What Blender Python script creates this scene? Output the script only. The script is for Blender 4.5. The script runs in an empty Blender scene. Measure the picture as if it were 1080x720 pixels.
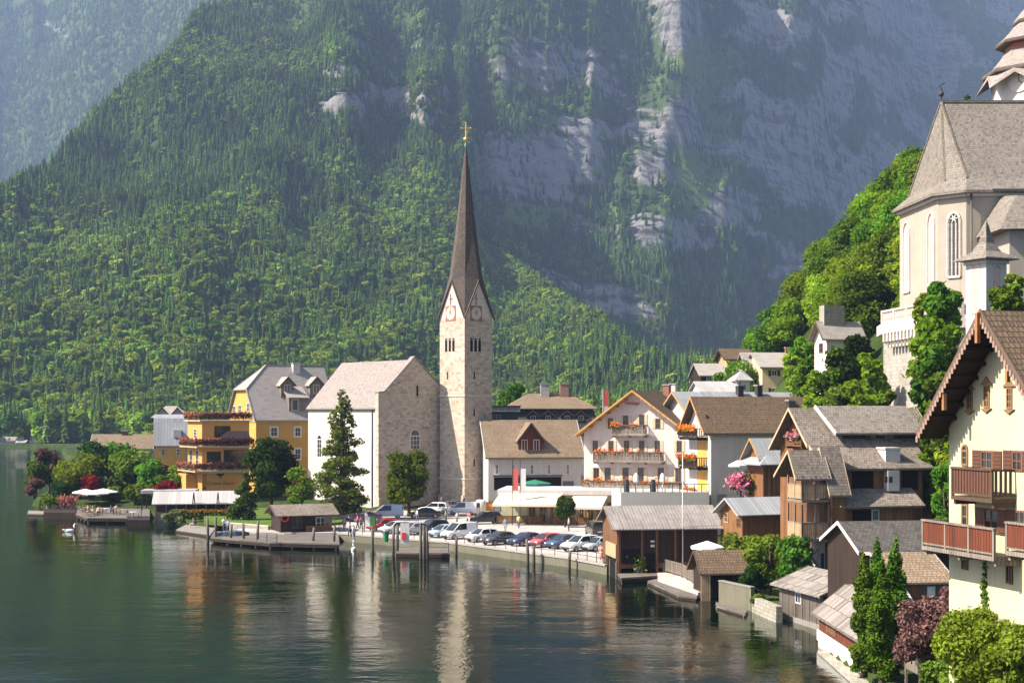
import bpy, math, random
import numpy as np
from mathutils import Matrix, Vector
SC = bpy.context.scene
COL = SC.collection
F, H0, CX, CZ = 1484.0, 435.0, 540.0, 15.5
R = math.radians

def X_(px, D): return (px - CX) * D / F
def Z_(py, D): return CZ + (H0 - py) * D / F
def W_(px, py, D): return Vector((X_(px, D), D, Z_(py, D)))
def G_(px, py, zg):            # ground point of height zg seen at a pixel
    D = (CZ - zg) * F / (py - H0)
    return Vector((X_(px, D), D, zg))

# ------------------------------------------------------------------ mesh builder
class MB:
    def __init__(s): s.v = []; s.f = []; s.M = None
    def add(s, vs, fs):
        b = len(s.v)
        for p in vs:
            p = Vector(p)
            s.v.append(tuple(s.M @ p) if s.M else tuple(p))
        s.f += [tuple(b + i for i in f) for f in fs]
        return s
    def hexa(s, a):            # 8 points: bottom 4 ccw, top 4 ccw
        return s.add(a, [(3,2,1,0),(4,5,6,7),(0,1,5,4),(1,2,6,5),(2,3,7,6),(3,0,4,7)])
    def box(s, x0,y0,z0,x1,y1,z1):
        x0,x1=min(x0,x1),max(x0,x1); y0,y1=min(y0,y1),max(y0,y1); z0,z1=min(z0,z1),max(z0,z1)
        return s.hexa([(x0,y0,z0),(x1,y0,z0),(x1,y1,z0),(x0,y1,z0),(x0,y0,z1),(x1,y0,z1),(x1,y1,z1),(x0,y1,z1)])
    def beam(s, p, q, w, h=None):
        p, q = Vector(p), Vector(q); h = h or w; d = (q-p).normalized()
        up = Vector((0,0,1)) if abs(d.z) < .95 else Vector((0,1,0))
        r = d.cross(up).normalized(); u = r.cross(d).normalized()
        c = [(-1,-1),(1,-1),(1,1),(-1,1)]
        a = [p + r*(i*w/2) + u*(j*h/2) for i,j in c] + [q + r*(i*w/2) + u*(j*h/2) for i,j in c]
        return s.hexa(a)
    def tube(s, pts, rad, n=8, cap=True):
        pts = [Vector(p) for p in pts]
        if not hasattr(rad, '__len__'): rad = [rad]*len(pts)
        vs, fs = [], []
        for i, p in enumerate(pts):
            d = (pts[min(i+1,len(pts)-1)] - pts[max(i-1,0)]).normalized()
            up = Vector((0,0,1)) if abs(d.z) < .9 else Vector((1,0,0))
            r = d.cross(up).normalized(); u = r.cross(d).normalized()
            for k in range(n):
                t = 2*math.pi*k/n
                vs.append(p + (r*math.cos(t) + u*math.sin(t))*rad[i])
        for i in range(len(pts)-1):
            for k in range(n):
                a, b = i*n+k, i*n+(k+1)%n
                fs.append((a, b, b+n, a+n))
        if cap:
            fs.append(tuple(range(n-1,-1,-1))); fs.append(tuple(range((len(pts)-1)*n, len(pts)*n)))
        return s.add(vs, fs)
    def lathe(s, prof, n=16, c=(0,0,0), ph=0):
        vs, fs = [], []
        for r, z in prof:
            for k in range(n):
                t = 2*math.pi*k/n + ph
                vs.append((c[0]+max(r,1e-4)*math.cos(t), c[1]+max(r,1e-4)*math.sin(t), c[2]+z))
        for i in range(len(prof)-1):
            for k in range(n):
                a, b = i*n+k, i*n+(k+1)%n
                fs.append((a, b, b+n, a+n))
        fs.append(tuple(range(n-1,-1,-1))); fs.append(tuple(range((len(prof)-1)*n, len(prof)*n)))
        return s.add(vs, fs)
    def ell(s, c, r, n=10, m=6):
        prof = [(math.sin(math.pi*i/m), -math.cos(math.pi*i/m)) for i in range(m+1)]
        vs, fs = [], []
        for a, z in prof:
            for k in range(n):
                t = 2*math.pi*k/n
                vs.append((c[0]+r[0]*max(a,1e-3)*math.cos(t), c[1]+r[1]*max(a,1e-3)*math.sin(t), c[2]+r[2]*z))
        for i in range(m):
            for k in range(n):
                a, b = i*n+k, i*n+(k+1)%n
                fs.append((a, b, b+n, a+n))
        return s.add(vs, fs)
    def prism(s, poly, z0, z1):   # poly ccw in xy
        n = len(poly)
        vs = [(x,y,z0) for x,y in poly] + [(x,y,z1) for x,y in poly]
        fs = [tuple(range(n-1,-1,-1)), tuple(range(n,2*n))] + [(i,(i+1)%n,(i+1)%n+n,i+n) for i in range(n)]
        return s.add(vs, fs)
    def extr(s, poly, a0, a1, ax):  # poly of (s,z); extruded along x ('u') or y ('v')
        n = len(poly)
        if ax == 'u': vs = [(a0,p,z) for p,z in poly] + [(a1,p,z) for p,z in poly]
        else: vs = [(p,a0,z) for p,z in poly] + [(p,a1,z) for p,z in poly]
        fs = [tuple(range(n-1,-1,-1)), tuple(range(n,2*n))] + [(i,(i+1)%n,(i+1)%n+n,i+n) for i in range(n)]
        return s.add(vs, fs)
    def build(s, name, mat, parent=None, smooth=False, fix=True):
        me = bpy.data.meshes.new(name)
        me.from_pydata(s.v, [], s.f)
        if fix:
            import bmesh
            bm = bmesh.new(); bm.from_mesh(me)
            bmesh.ops.recalc_face_normals(bm, faces=bm.faces)
            bm.to_mesh(me); bm.free()
        auto_uv(me)
        if smooth:
            me.polygons.foreach_set('use_smooth', [True]*len(me.polygons))
        me.materials.append(mat)
        o = bpy.data.objects.new(name, me); COL.objects.link(o)
        if parent: o.parent = parent
        return o

def auto_uv(me):
    uv = me.uv_layers.new(name='UVMap')
    nl = len(me.loops)
    if nl == 0: return
    co = np.empty(len(me.vertices)*3, np.float32); me.vertices.foreach_get('co', co); co = co.reshape(-1,3)
    vi = np.empty(nl, np.int32); me.loops.foreach_get('vertex_index', vi)
    nf = len(me.polygons)
    lt = np.empty(nf, np.int32); me.polygons.foreach_get('loop_total', lt)
    nr = np.empty(nf*3, np.float32); me.polygons.foreach_get('normal', nr); nr = nr.reshape(-1,3)
    fi = np.repeat(np.arange(nf), lt)
    n = nr[fi]
    u = np.stack([-n[:,1], n[:,0], np.zeros(nl)], 1)
    flat = np.linalg.norm(u, axis=1) < 1e-3
    u[flat] = (1,0,0); u /= np.linalg.norm(u, axis=1)[:,None]
    v = np.cross(n, u)
    p = co[vi]
    out = np.stack([(p*u).sum(1), (p*v).sum(1)], 1).astype(np.float32)
    uv.data.foreach_set('uv', out.ravel())

def thing(name, label, cat, loc=(0,0,0), rz=0, group=None):
    o = bpy.data.objects.new(name, None); COL.objects.link(o)
    o.location = loc; o.rotation_euler = (0,0,rz); o.empty_display_size = .3
    return tag(o, label, cat, group)
def tag(o, label, cat, group=None):
    o['label'] = label; o['category'] = cat
    if group: o['group'] = group
    return o
def struct(o): o['kind'] = 'structure'; return o
def dup(root, loc, rz, sc=1.0, label=None, group=None):
    r = root.copy(); COL.objects.link(r); r.location = loc; r.rotation_euler = (0,0,rz)
    r.scale = (sc,)*3 if not hasattr(sc, '__len__') else sc
    if label: r['label'] = label
    if group: r['group'] = group
    for ch in list(root.children):
        c = ch.copy(); COL.objects.link(c); c.parent = r
        for g in ch.children:
            d = g.copy(); COL.objects.link(d); d.parent = c
    return r

# ------------------------------------------------------------------ materials
MATS = {}
class NT:
    def __init__(s, name):
        s.m = bpy.data.materials.new(name); s.m.use_nodes = True
        s.t = s.m.node_tree; s.t.nodes.clear()
        s.out = s.n('ShaderNodeOutputMaterial')
    def n(s, ty, **kw):
        nd = s.t.nodes.new(ty)
        for k, v in kw.items():
            if k == 'ins':
                for a, b in v.items():
                    nd.inputs[a].default_value = b
            else: setattr(nd, k, v)
        return nd
    def l(s, a, b): s.t.links.new(a, b)
    def ramp(s, fac, stops):
        r = s.n('ShaderNodeValToRGB')
        e = r.color_ramp.elements
        while len(e) < len(stops): e.new(.5)
        for el, (p, c) in zip(e, stops): el.position = p; el.color = (*c, 1) if len(c) == 3 else c
        s.l(fac, r.inputs[0]); return r.outputs[0]
    def mix(s, fac, a, b, mode='MIX'):
        m = s.n('ShaderNodeMix', data_type='RGBA', blend_type=mode)
        for sock, v in ((m.inputs[0], fac), (m.inputs[6], a), (m.inputs[7], b)):
            if hasattr(v, 'links'): s.l(v, sock)
            elif isinstance(v, (int, float)): sock.default_value = v
            else: sock.default_value = (*v, 1) if len(v) == 3 else v
        return m.outputs[2]
    def noise(s, vec, scale, detail=4, rough=.6):
        n = s.n('ShaderNodeTexNoise', ins={'Scale': scale, 'Detail': detail, 'Roughness': rough})
        if vec: s.l(vec, n.inputs['Vector'])
        return n.outputs[0]
    def coord(s, k='Object', scale=None, rot=None):
        c = s.n('ShaderNodeTexCoord').outputs[k]
        if scale or rot:
            mp = s.n('ShaderNodeMapping')
            if scale: mp.inputs['Scale'].default_value = scale
            if rot: mp.inputs['Rotation'].default_value = rot
            s.l(c, mp.inputs[0]); c = mp.outputs[0]
        return c
    def bsdf(s, col, rough=.8, bump=None, bstr=.3, bdist=.05, metal=0, spec=.3):
        b = s.n('ShaderNodeBsdfPrincipled')
        for k, v in (('Base Color', col), ('Roughness', rough)):
            if hasattr(v, 'links'): s.l(v, b.inputs[k])
            elif isinstance(v, (int, float)): b.inputs[k].default_value = v
            else: b.inputs[k].default_value = (*v, 1) if len(v) == 3 else v
        b.inputs['Metallic'].default_value = metal
        b.inputs['Specular IOR Level'].default_value = spec
        if bump is not None:
            bp = s.n('ShaderNodeBump', ins={'Strength': bstr, 'Distance': bdist})
            s.l(bump, bp.inputs['Height']); s.l(bp.outputs[0], b.inputs['Normal'])
        s.l(b.outputs[0], s.out.inputs[0]); return b

def sc(c, k): return tuple(min(1, x*k) for x in c)
def plain(name, c, rough=.6, metal=0, var=.12, scale=3., spec=.4):
    if name in MATS: return MATS[name]
    t = NT(name)
    nz = t.noise(t.coord('Object'), scale, 3)
    col = t.ramp(nz, [(.3, sc(c, 1-var)), (.7, sc(c, 1+var))])
    t.bsdf(col, rough, metal=metal, spec=spec)
    MATS[name] = t.m; return t.m
def stucco(name, c, dirt=(.25,.22,.18), amt=.35, rough=.9):
    if name in MATS: return MATS[name]
    t = NT(name); co = t.coord('Object')
    a = t.ramp(t.noise(co, .5, 5), [(.3, sc(c,.88)), (.7, sc(c,1.06))])
    st = t.noise(t.coord('Object', (2.2,2.2,.14)), 1., 5, .75)     # rain streaks
    m = t.ramp(st, [(.5, (0,0,0)), (.66, (amt,)*3)])
    col = t.mix(m, a, tuple(x*.6+y*.4 for x, y in zip(c, dirt)))
    t.bsdf(col, rough, t.noise(co, 25, 4), .25, .02, spec=.15)
    MATS[name] = t.m; return t.m
def bricks(name, cs, mortar, bw, bh, mort=.02, rough=.85, bump=.6, off=.5, bias=0., weather=.25, wcol=None, dist=.03):
    """running-bond pattern in metres on the face's own uv: masonry, shingles, tiles, planks"""
    if name in MATS: return MATS[name]
    t = NT(name); uv = t.coord('UV')
    wob = t.noise(uv, 1.7, 2)
    wv = t.n('ShaderNodeVectorMath', operation='SCALE', ins={'Scale': min(bh,bw)*.25}); t.l(wob, wv.inputs[0])
    av = t.n('ShaderNodeVectorMath', operation='ADD'); t.l(uv, av.inputs[0]); t.l(wv.outputs[0], av.inputs[1])
    b = t.n('ShaderNodeTexBrick', offset=off, squash=.72 if mort > .017 else 1., squash_frequency=3, ins={'Scale': 1., 'Brick Width': bw, 'Row Height': bh, 'Mortar Size': mort,
            'Mortar Smooth': .1, 'Bias': bias, 'Color1': (0,0,0,1), 'Color2': (1,1,1,1), 'Mortar': (.5,.5,.5,1)})
    t.l(av.outputs[0], b.inputs['Vector'])
    stops = [(i/(len(cs)-1), c) for i, c in enumerate(cs)]
    col = t.ramp(b.outputs['Color'], stops)
    fine = t.noise(uv, 9, 4)
    col = t.mix(.5, col, t.ramp(fine, [(.25,(.55,)*3), (.75,(1.35,)*3)]), 'MULTIPLY')
    big = t.noise(t.coord('Object'), .35, 5, .65)
    col = t.mix(t.ramp(big, [(.42,(0,0,0)), (.68,(weather,)*3)]), col, wcol or sc(cs[0], .55))
    col = t.mix(b.outputs['Fac'], col, mortar)
    inv = t.n('ShaderNodeMath', operation='SUBTRACT', ins={0: 1.}); t.l(b.outputs['Fac'], inv.inputs[1])
    h = t.n('ShaderNodeMath', operation='MULTIPLY_ADD', ins={1: .8}); t.l(inv.outputs[0], h.inputs[0]); t.l(fine, h.inputs[2])
    t.bsdf(col, rough, h.outputs[0], bump, dist, spec=.2)
    MATS[name] = t.m; return t.m
def planks(name, cs, w=.18, ln=3.2, vert=True, gap=(.02,.015,.01), rough=.75, weather=.3, wcol=None):
    if name in MATS: return MATS[name]
    t = NT(name)
    uv = t.coord('UV', rot=(0,0,math.pi/2) if vert else None)
    b = t.n('ShaderNodeTexBrick', offset=.37, ins={'Scale': 1., 'Brick Width': ln, 'Row Height': w, 'Mortar Size': .012, 'Mortar Smooth': .2,
            'Color1': (0,0,0,1), 'Color2': (1,1,1,1), 'Mortar': (.5,.5,.5,1)})
    t.l(uv, b.inputs['Vector'])
    col = t.ramp(b.outputs['Color'], [(i/(len(cs)-1), c) for i, c in enumerate(cs)])
    mp = t.n('ShaderNodeMapping', ins={'Scale': (.8, 14, 1)}); t.l(uv, mp.inputs[0])
    gr = t.noise(mp.outputs[0], 1.5, 5, .7)
    col = t.mix(.7, col, t.ramp(gr, [(.25,(.5,)*3), (.75,(1.4,)*3)]), 'MULTIPLY')
    big = t.noise(t.coord('Object'), .6, 4)
    col = t.mix(t.ramp(big, [(.45,(0,0,0)), (.7,(weather,)*3)]), col, wcol or sc(cs[0], .45))
    col = t.mix(b.outputs['Fac'], col, gap)
    t.bsdf(col, rough, gr, .3, .02, spec=.25)
    MATS[name] = t.m; return t.m
def foliage(name, dark, light, trans=.3, hue=.04, vv=.35):
    if name in MATS: return MATS[name]
    t = NT(name)
    at = t.n('ShaderNodeAttribute', attribute_name='rnd').outputs['Fac']
    col = t.ramp(at, [(0., dark), (1., light)])
    oi = t.n('ShaderNodeObjectInfo').outputs['Random']
    hs = t.n('ShaderNodeHueSaturation')
    for nm, lo, hi in (('Hue', .5-hue, .5+hue*.6), ('Value', 1-vv, 1+vv)):
        mr = t.n('ShaderNodeMapRange', ins={'To Min': lo, 'To Max': hi})
        if nm == 'Value':
            wn = t.n('ShaderNodeTexWhiteNoise', noise_dimensions='1D'); t.l(oi, wn.inputs['W']); t.l(wn.outputs[0], mr.inputs[0])
        else: t.l(oi, mr.inputs[0])
        t.l(mr.outputs[0], hs.inputs[nm])
    t.l(col, hs.inputs['Color']); col = hs.outputs[0]
    d = t.n('ShaderNodeBsdfDiffuse'); tr = t.n('ShaderNodeBsdfTranslucent')
    t.l(col, d.inputs[0])
    tc = t.mix(1., col, (1.25,1.15,.45), 'MULTIPLY'); t.l(tc, tr.inputs[0])
    m = t.n('ShaderNodeMixShader', ins={0: trans}); t.l(d.outputs[0], m.inputs[1]); t.l(tr.outputs[0], m.inputs[2])
    t.l(m.outputs[0], t.out.inputs[0])
    if name.startswith('forest'):
        ti = t.n('ShaderNodeAttribute', attribute_type='INSTANCER', attribute_name='tint').outputs['Fac']
        a1_ = t.n('ShaderNodeMath', operation='ADD', ins={1: 1.}); t.l(ti, a1_.inputs[0])
        cm = t.n('ShaderNodeCombineColor'); 
        for q in range(3): t.l(a1_.outputs[0], cm.inputs[q])
        c2 = t.mix(1., col, cm.outputs[0], 'MULTIPLY'); t.l(c2, d.inputs[0]); t.l(t.mix(1., c2, (1.1,1.12,.5), 'MULTIPLY'), tr.inputs[0])
    MATS[name] = t.m; return t.m
def glassy(name='window_glass', c=(.018,.022,.028), rough=.06):
    if name in MATS: return MATS[name]
    t = NT(name)
    nz = t.noise(t.coord('Object'), .9, 2)
    t.bsdf(t.ramp(nz, [(.3, sc(c,.6)), (.7, sc(c,1.8))]), rough, spec=.6); MATS[name] = t.m; return t.m
def paint(name, c, rough=.25):
    if name in MATS: return MATS[name]
    t = NT(name); b = t.bsdf(c, rough, spec=.5); b.inputs['Coat Weight'].default_value = .6; b.inputs['Coat Roughness'].default_value = .08
    MATS[name] = t.m; return t.m

WHITE = stucco('white_plaster', (.55,.5,.465), (.2,.17,.14), .5)
PINKW = stucco('warm_white_plaster', (.58,.5,.465))
CREAM = stucco('cream_plaster', (.47,.445,.3), (.23,.2,.13), .6)
YELLOW = stucco('ochre_plaster', (.58,.33,.085))
ORANGE = stucco('orange_plaster', (.6,.31,.09))
BEIGE = stucco('beige_plaster', (.6,.47,.3))
GREYP = stucco('grey_plaster', (.42,.4,.38))
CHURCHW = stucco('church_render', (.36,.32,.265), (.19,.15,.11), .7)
SIDEW = stucco('church_side_render', (.54,.49,.45), (.26,.21,.18), .5)
STONE = bricks('tower_masonry', [(.33,.265,.205),(.56,.475,.385),(.42,.34,.265),(.59,.515,.43),(.47,.39,.31)], (.34,.28,.22), .74, .37, .018, bump=.9, weather=.2, wcol=(.33,.26,.2))
STONEL = bricks('pale_masonry', [(.55,.48,.41),(.68,.61,.54),(.6,.52,.45)], (.42,.36,.3), .62, .36, .015, bump=.5, weather=.25)
RUBBLE = bricks('rubble_wall', [(.3,.27,.23),(.45,.42,.37),(.36,.32,.28)], (.22,.2,.17), .5, .28, .03, bump=1., weather=.5, wcol=(.14,.15,.08))
CONC = stucco('old_concrete', (.22,.205,.18), (.06,.065,.035), .8)
QUAYW = stucco('mossy_quay_stone', (.15,.14,.105), (.03,.045,.02), .9)
SLATEP = bricks('pale_slate', [(.2,.172,.155),(.31,.272,.25),(.25,.217,.2)], (.13,.11,.1), .3, .22, .008, bump=.5, weather=.3, wcol=(.24,.2,.18))
SLATEG = bricks('grey_roof_sheet', [(.26,.235,.215),(.33,.3,.275),(.295,.268,.246)], (.17,.155,.145), .9, .5, .012, bump=.3, weather=.3, wcol=(.3,.28,.27))
SHING = bricks('weathered_shingles', [(.15,.12,.1),(.29,.245,.21),(.2,.165,.14)], (.07,.055,.045), .22, .26, .012, bump=.9, weather=.6, wcol=(.1,.095,.055))
SHINGC = bricks('church_shingles', [(.135,.118,.1),(.26,.23,.2),(.19,.165,.14)], (.07,.06,.05), .25, .3, .012, bump=.8, weather=.3, wcol=(.16,.13,.1))
TILEB = bricks('brown_tiles', [(.11,.075,.05),(.19,.13,.085),(.145,.1,.065)], (.045,.03,.02), .25, .3, .02, bump=.9, weather=.5, wcol=(.07,.065,.04))
TILEL = bricks('tan_tiles', [(.2,.145,.095),(.3,.22,.15),(.24,.18,.12)], (.09,.06,.04), .3, .3, .02, bump=.9, weather=.5, wcol=(.14,.115,.075))
TILED = bricks('dark_tiles', [(.06,.055,.05),(.11,.1,.09),(.08,.07,.065)], (.03,.027,.024), .3, .28, .015, bump=.7, weather=.2)
SPIRE = bricks('spire_slate', [(.07,.055,.046),(.125,.1,.085),(.095,.075,.063)], (.045,.036,.03), .28, .24, .01, bump=.5, weather=.2)
METAL = bricks('standing_seam_metal', [(.25,.26,.275),(.32,.335,.35),(.285,.3,.31)], (.16,.17,.18), .55, 6., .02, rough=.5, bump=.5, off=0, weather=.2)
METALW = bricks('pale_metal_sheet', [(.34,.32,.31),(.43,.41,.4),(.385,.365,.355)], (.22,.21,.2), .6, 6., .015, rough=.5, bump=.4, off=0, weather=.15)
PLANKR = bricks('board_roof', [(.13,.112,.1),(.29,.26,.24),(.2,.175,.157)], (.07,.055,.045), .42, 1.0, .02, bump=.8, weather=.3, wcol=(.17,.14,.12), dist=.05)
WOODO = planks('orange_wood', [(.15,.065,.026),(.25,.115,.045),(.19,.085,.033)])
WOODB = planks('brown_wood', [(.12,.055,.027),(.2,.095,.045),(.15,.07,.035)])
WOODD = planks('dark_wood', [(.018,.01,.008),(.035,.02,.013),(.025,.015,.01)])
WOODG = planks('grey_wood', [(.16,.13,.105),(.26,.22,.185),(.2,.165,.135)])
WOODGD = planks('dark_grey_wood', [(.07,.058,.05),(.14,.12,.1),(.1,.085,.07)])
WOODR = planks('red_brown_wood', [(.095,.025,.013),(.155,.042,.019),(.125,.033,.016)])
WOODL = planks('light_wood', [(.42,.28,.16),(.55,.38,.22),(.48,.33,.19)])
DECK = planks('deck_boards', [(.1,.085,.07),(.2,.175,.15),(.145,.125,.105)], vert=False)
SOFFIT = planks('larch_soffit', [(.42,.22,.07),(.55,.3,.1),(.48,.26,.08)])
TRIMW = plain('white_trim', (.6,.58,.55), .6)
TRIMG = plain('grey_trim', (.32,.3,.28), .7)
TRIMB = plain('brown_trim', (.07,.04,.025), .7)
TRIMBG = plain('beige_trim', (.45,.34,.22), .7)
SHUTL = plain('pale_shutter', (.5,.42,.3), .7)
SHUTB = plain('brown_shutter', (.09,.035,.02), .7)
SHUTD = plain('dark_shutter', (.025,.018,.014), .8)
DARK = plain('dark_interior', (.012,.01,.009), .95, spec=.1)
IRON = plain('dark_iron', (.03,.03,.032), .6)
STEEL = plain('galvanised_steel', (.35,.36,.37), .45, .6)
COPPER = plain('dark_gutter', (.07,.06,.055), .5)
GOLD = plain('gilded_copper', (.8,.5,.12), .3, .9)
CANVAS = plain('cream_canvas', (.66,.57,.45), .9, var=.05)
CANVASW = plain('white_canvas', (.82,.8,.77), .9, var=.04)
GLASS = glassy()
def tone(c, n=None, r=.7): return plain(n or 'paint_%d_%d_%d' % tuple(int(x*100) for x in c), c, r)

# ------------------------------------------------------------------ buildings
class House:
    """local x along the face seen on the right, local y along the face seen on the left (both run back from the corner)"""
    def __init__(s, name, label, cat, px, D, zg, ang, parent=None, group=None, flip=False):
        s.a = R(ang); s.D = D; s.zg = zg
        s.c = Vector((X_(px, D), D, zg))
        s.u = Vector((math.cos(s.a), math.sin(s.a))); s.v = Vector((-math.sin(s.a), math.cos(s.a)))
        s.W = s.V = 10.
        if parent is None:
            s.root = thing(name, label, cat, s.c, s.a, group); s.T = None
        else:
            s.root = parent.root
            m0 = Matrix.Translation(parent.c) @ Matrix.Rotation(parent.a, 4, 'Z')
            m1 = Matrix.Translation(s.c) @ Matrix.Rotation(s.a, 4, 'Z')
            s.T = m0.inverted() @ m1
            if parent.T is not None: s.T = parent.T @ s.T if False else s.T
    def along(s, px, d, o=None):
        o = o or Vector((s.c.x, s.c.y)); k = (px-CX)/F
        return (k*o.y - o.x) / (d.x - k*d.y)
    def setW(s, px): s.W = s.along(px, s.u); return s.W
    def setV(s, px): s.V = s.along(px, s.v); return s.V
    def hz(s, py, D=None): return Z_(py, D or s.D) - s.zg
    def fo(s, face, n=0):
        c = Vector((s.c.x, s.c.y))
        if face == 'F': return c - s.v*n, s.u
        if face == 'L': return c - s.u*n, s.v
        if face == 'R': return c + s.u*(s.W+n), s.v
    def fp(s, face, px, py, n=0):
        o, d = s.fo(face, n); t = s.along(px, d, o)
        return t, Z_(py, (o + d*t).y) - s.zg
    def loc(s, face, t, n, z):
        if face == 'F': return (t, -n, z)
        if face == 'L': return (-n, t, z)
        if face == 'R': return (s.W+n, t, z)
    def fbox(s, mb, face, t0, t1, z0, z1, n0, n1):
        a = s.loc(face, t0, n0, z0); b = s.loc(face, t1, n1, z1)
        return mb.box(*a, *b)
    def part(s, name, mb, mat, parent=None, smooth=False):
        o = mb.build(name, mat, parent or s.root, smooth)
        if s.T is not None and parent is None: o.matrix_local = s.T
        return o
    # roof + walls from one cross-section (eave .. ridge .. eave), extruded along 'u' or 'v'
    def gable(s, pts, ax, a0, a1, wall=None, roof=None, oe=.5, og=.5, t=.22, zb=-2., verge=None, gutter=None, wn='wall', rn='roof', og0=None, og1=None, oe0=None, oe1=None, walls=True):
        og0 = og if og0 is None else og0; og1 = og if og1 is None else og1
        oe0 = oe if oe0 is None else oe0; oe1 = oe if oe1 is None else oe1
        w = None
        if walls:
            poly = [(pts[0][0], zb), (pts[-1][0], zb)] + list(reversed(pts))
            w = s.part(wn, MB().extr(poly, a0, a1, ax), wall)
        P = [Vector(p) for p in pts]
        d0 = (P[0]-P[1]).normalized(); d1 = (P[-1]-P[-2]).normalized()
        P[0] = P[0] + d0*oe0; P[-1] = P[-1] + d1*oe1
        lo = [(p.x, p.y+.012) for p in P]; hi = [(p.x, p.y+.012+t) for p in P]
        mb = MB(); A0, A1 = a0-og0, a1+og1
        for i in range(len(P)-1):
            q = [lo[i], lo[i+1], hi[i+1], hi[i]]
            mb.extr(q, A0, A1, ax)
        r = s.part(rn, mb, roof)
        if verge:
            m = MB()
            for A, e in ((A0,-1), (A1,1)):
                for i in range(len(P)-1):
                    q = [(lo[i][0], lo[i][1]-.06), (lo[i+1][0], lo[i+1][1]-.06), (hi[i+1][0], hi[i+1][1]+.03), (hi[i][0], hi[i][1]+.03)]
                    m.extr(q, A + e*.004, A + e*.06, ax)
            m.build('bargeboard', verge, r)
        if gutter:
            m = MB()
            for p, e in ((lo[0],-1), (lo[-1],1)):
                q0 = (A0, p[0]+e*.09, p[1]+.02) if ax == 'u' else (p[0]+e*.09, A0, p[1]+.02)
                q1 = (A1, p[0]+e*.09, p[1]+.02) if ax == 'u' else (p[0]+e*.09, A1, p[1]+.02)
                m.tube([q0, q1], .08, 6)
            m.build('gutter', gutter, r)
        return w, r
    def hip(s, x0, y0, x1, y1, ze, zr, wall, roof, o=.5, zb=-2., t=.18, i0=None, i1=None, ax='u', walls=True, wn='wall', rn='roof', fascia=None):
        if walls: s.part(wn, MB().box(x0,y0,zb,x1,y1,ze), wall)
        X0,Y0,X1,Y1 = x0-o,y0-o,x1+o,y1+o
        if ax == 'u':
            ym = (Y0+Y1)/2; i0 = (Y1-Y0)/2 if i0 is None else i0; i1 = (Y1-Y0)/2 if i1 is None else i1
            a, b = (X0+i0, ym, zr), (X1-i1, ym, zr)
            fs = [(4,5,9,8),(5,6,9),(6,7,8,9),(7,4,8)]
        else:
            xm = (X0+X1)/2; i0 = (X1-X0)/2 if i0 is None else i0; i1 = (X1-X0)/2 if i1 is None else i1
            a, b = (xm, Y0+i0, zr), (xm, Y1-i1, zr)
            fs = [(4,5,8),(5,6,9,8),(6,7,9),(7,4,8,9)]
        z = ze+.01
        vs = [(X0,Y0,z),(X1,Y0,z),(X1,Y1,z),(X0,Y1,z),(X0,Y0,z+t),(X1,Y0,z+t),(X1,Y1,z+t),(X0,Y1,z+t),a,b]
        fs += [(3,2,1,0),(0,1,5,4),(1,2,6,5),(2,3,7,6),(3,0,4,7)]
        r = s.part(rn, MB().add(vs, fs), roof)
        if fascia:
            m = MB()
            for p, q in ((0,1),(1,2),(2,3),(3,0)):
                m.beam(Vector(vs[p])+Vector((0,0,t*.5)), Vector(vs[q])+Vector((0,0,t*.5)), .1, t*.8)
            m.build('fascia', fascia, r)
        return r
    def win(s, face, t0, t1, z0, z1, frame=None, shut=None, mull=(1,1), fw=.09, arch=False, sill=None, surround=None, proud=.05, pane=None, shw=None, name='window'):
        if t0 > t1: t0, t1 = t1, t0
        if z0 > z1: z0, z1 = z1, z0
        frame = frame or TRIMW; m = MB(); w = t1-t0
        fw = min(fw, w*.2)
        s.fbox(m, face, t0, t0+fw, z0, z1, -.05, proud); s.fbox(m, face, t1-fw, t1, z0, z1, -.05, proud)
        s.fbox(m, face, t0+fw, t1-fw, z0, z0+fw, -.05, proud-.003); s.fbox(m, face, t0+fw, t1-fw, z1-fw, z1, -.05, proud-.003)
        for i in range(mull[0]):
            x = t0 + w*(i+1)/(mull[0]+1); s.fbox(m, face, x-.03, x+.03, z0+fw, z1-fw, -.05, proud-.012)
        for i in range(mull[1]):
            z = z0 + (z1-z0)*(i+1)/(mull[1]+1); s.fbox(m, face, t0+fw, t1-fw, z-.025, z+.025, -.05, proud-.016)
        if arch:
            n = 8; r = w/2; cx = (t0+t1)/2
            for i in range(n):
                a0, a1 = math.pi*i/n, math.pi*(i+1)/n
                k = 1.35 if arch == 'gothic' else 1.
                p = Vector(s.loc(face, cx+(r-fw/2)*math.cos(a0), proud/2, z1+(r-fw/2)*k*math.sin(a0)))
                q = Vector(s.loc(face, cx+(r-fw/2)*math.cos(a1), proud/2, z1+(r-fw/2)*k*math.sin(a1)))
                m.beam(p, q, fw if face == 'F' else proud, fw)
        o = s.part(name, m, frame)
        g = MB(); s.fbox(g, face, t0+fw*.5, t1-fw*.5, z0+fw*.5, z1-fw*.5, -.04, .015)
        if arch:
            n = 8; r = w/2-fw*.5; cx = (t0+t1)/2; k = 1.35 if arch == 'gothic' else 1.
            pts = [(cx+r*math.cos(math.pi*i/n), z1-fw*.5+r*k*math.sin(math.pi*i/n)) for i in range(n+1)]
            vs = [s.loc(face, a, .014, b) for a, b in pts]
            g.add(vs, [tuple(range(n+1))])
        s2 = g.build('pane', pane or GLASS, o)
        if shut:
            sw = shw or w*.52
            for a, b in ((t0-sw-.01, t0-.01), (t1+.01, t1+sw+.01)):
                q = MB(); s.fbox(q, face, a, b, z0, z1, .01, .055)
                for i in range(5):
                    z = z0 + (z1-z0)*(i+.5)/5; s.fbox(q, face, a+.05, b-.05, z-.02, z+.02, .05, .075)
                q.build('shutter', shut, o)
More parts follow.
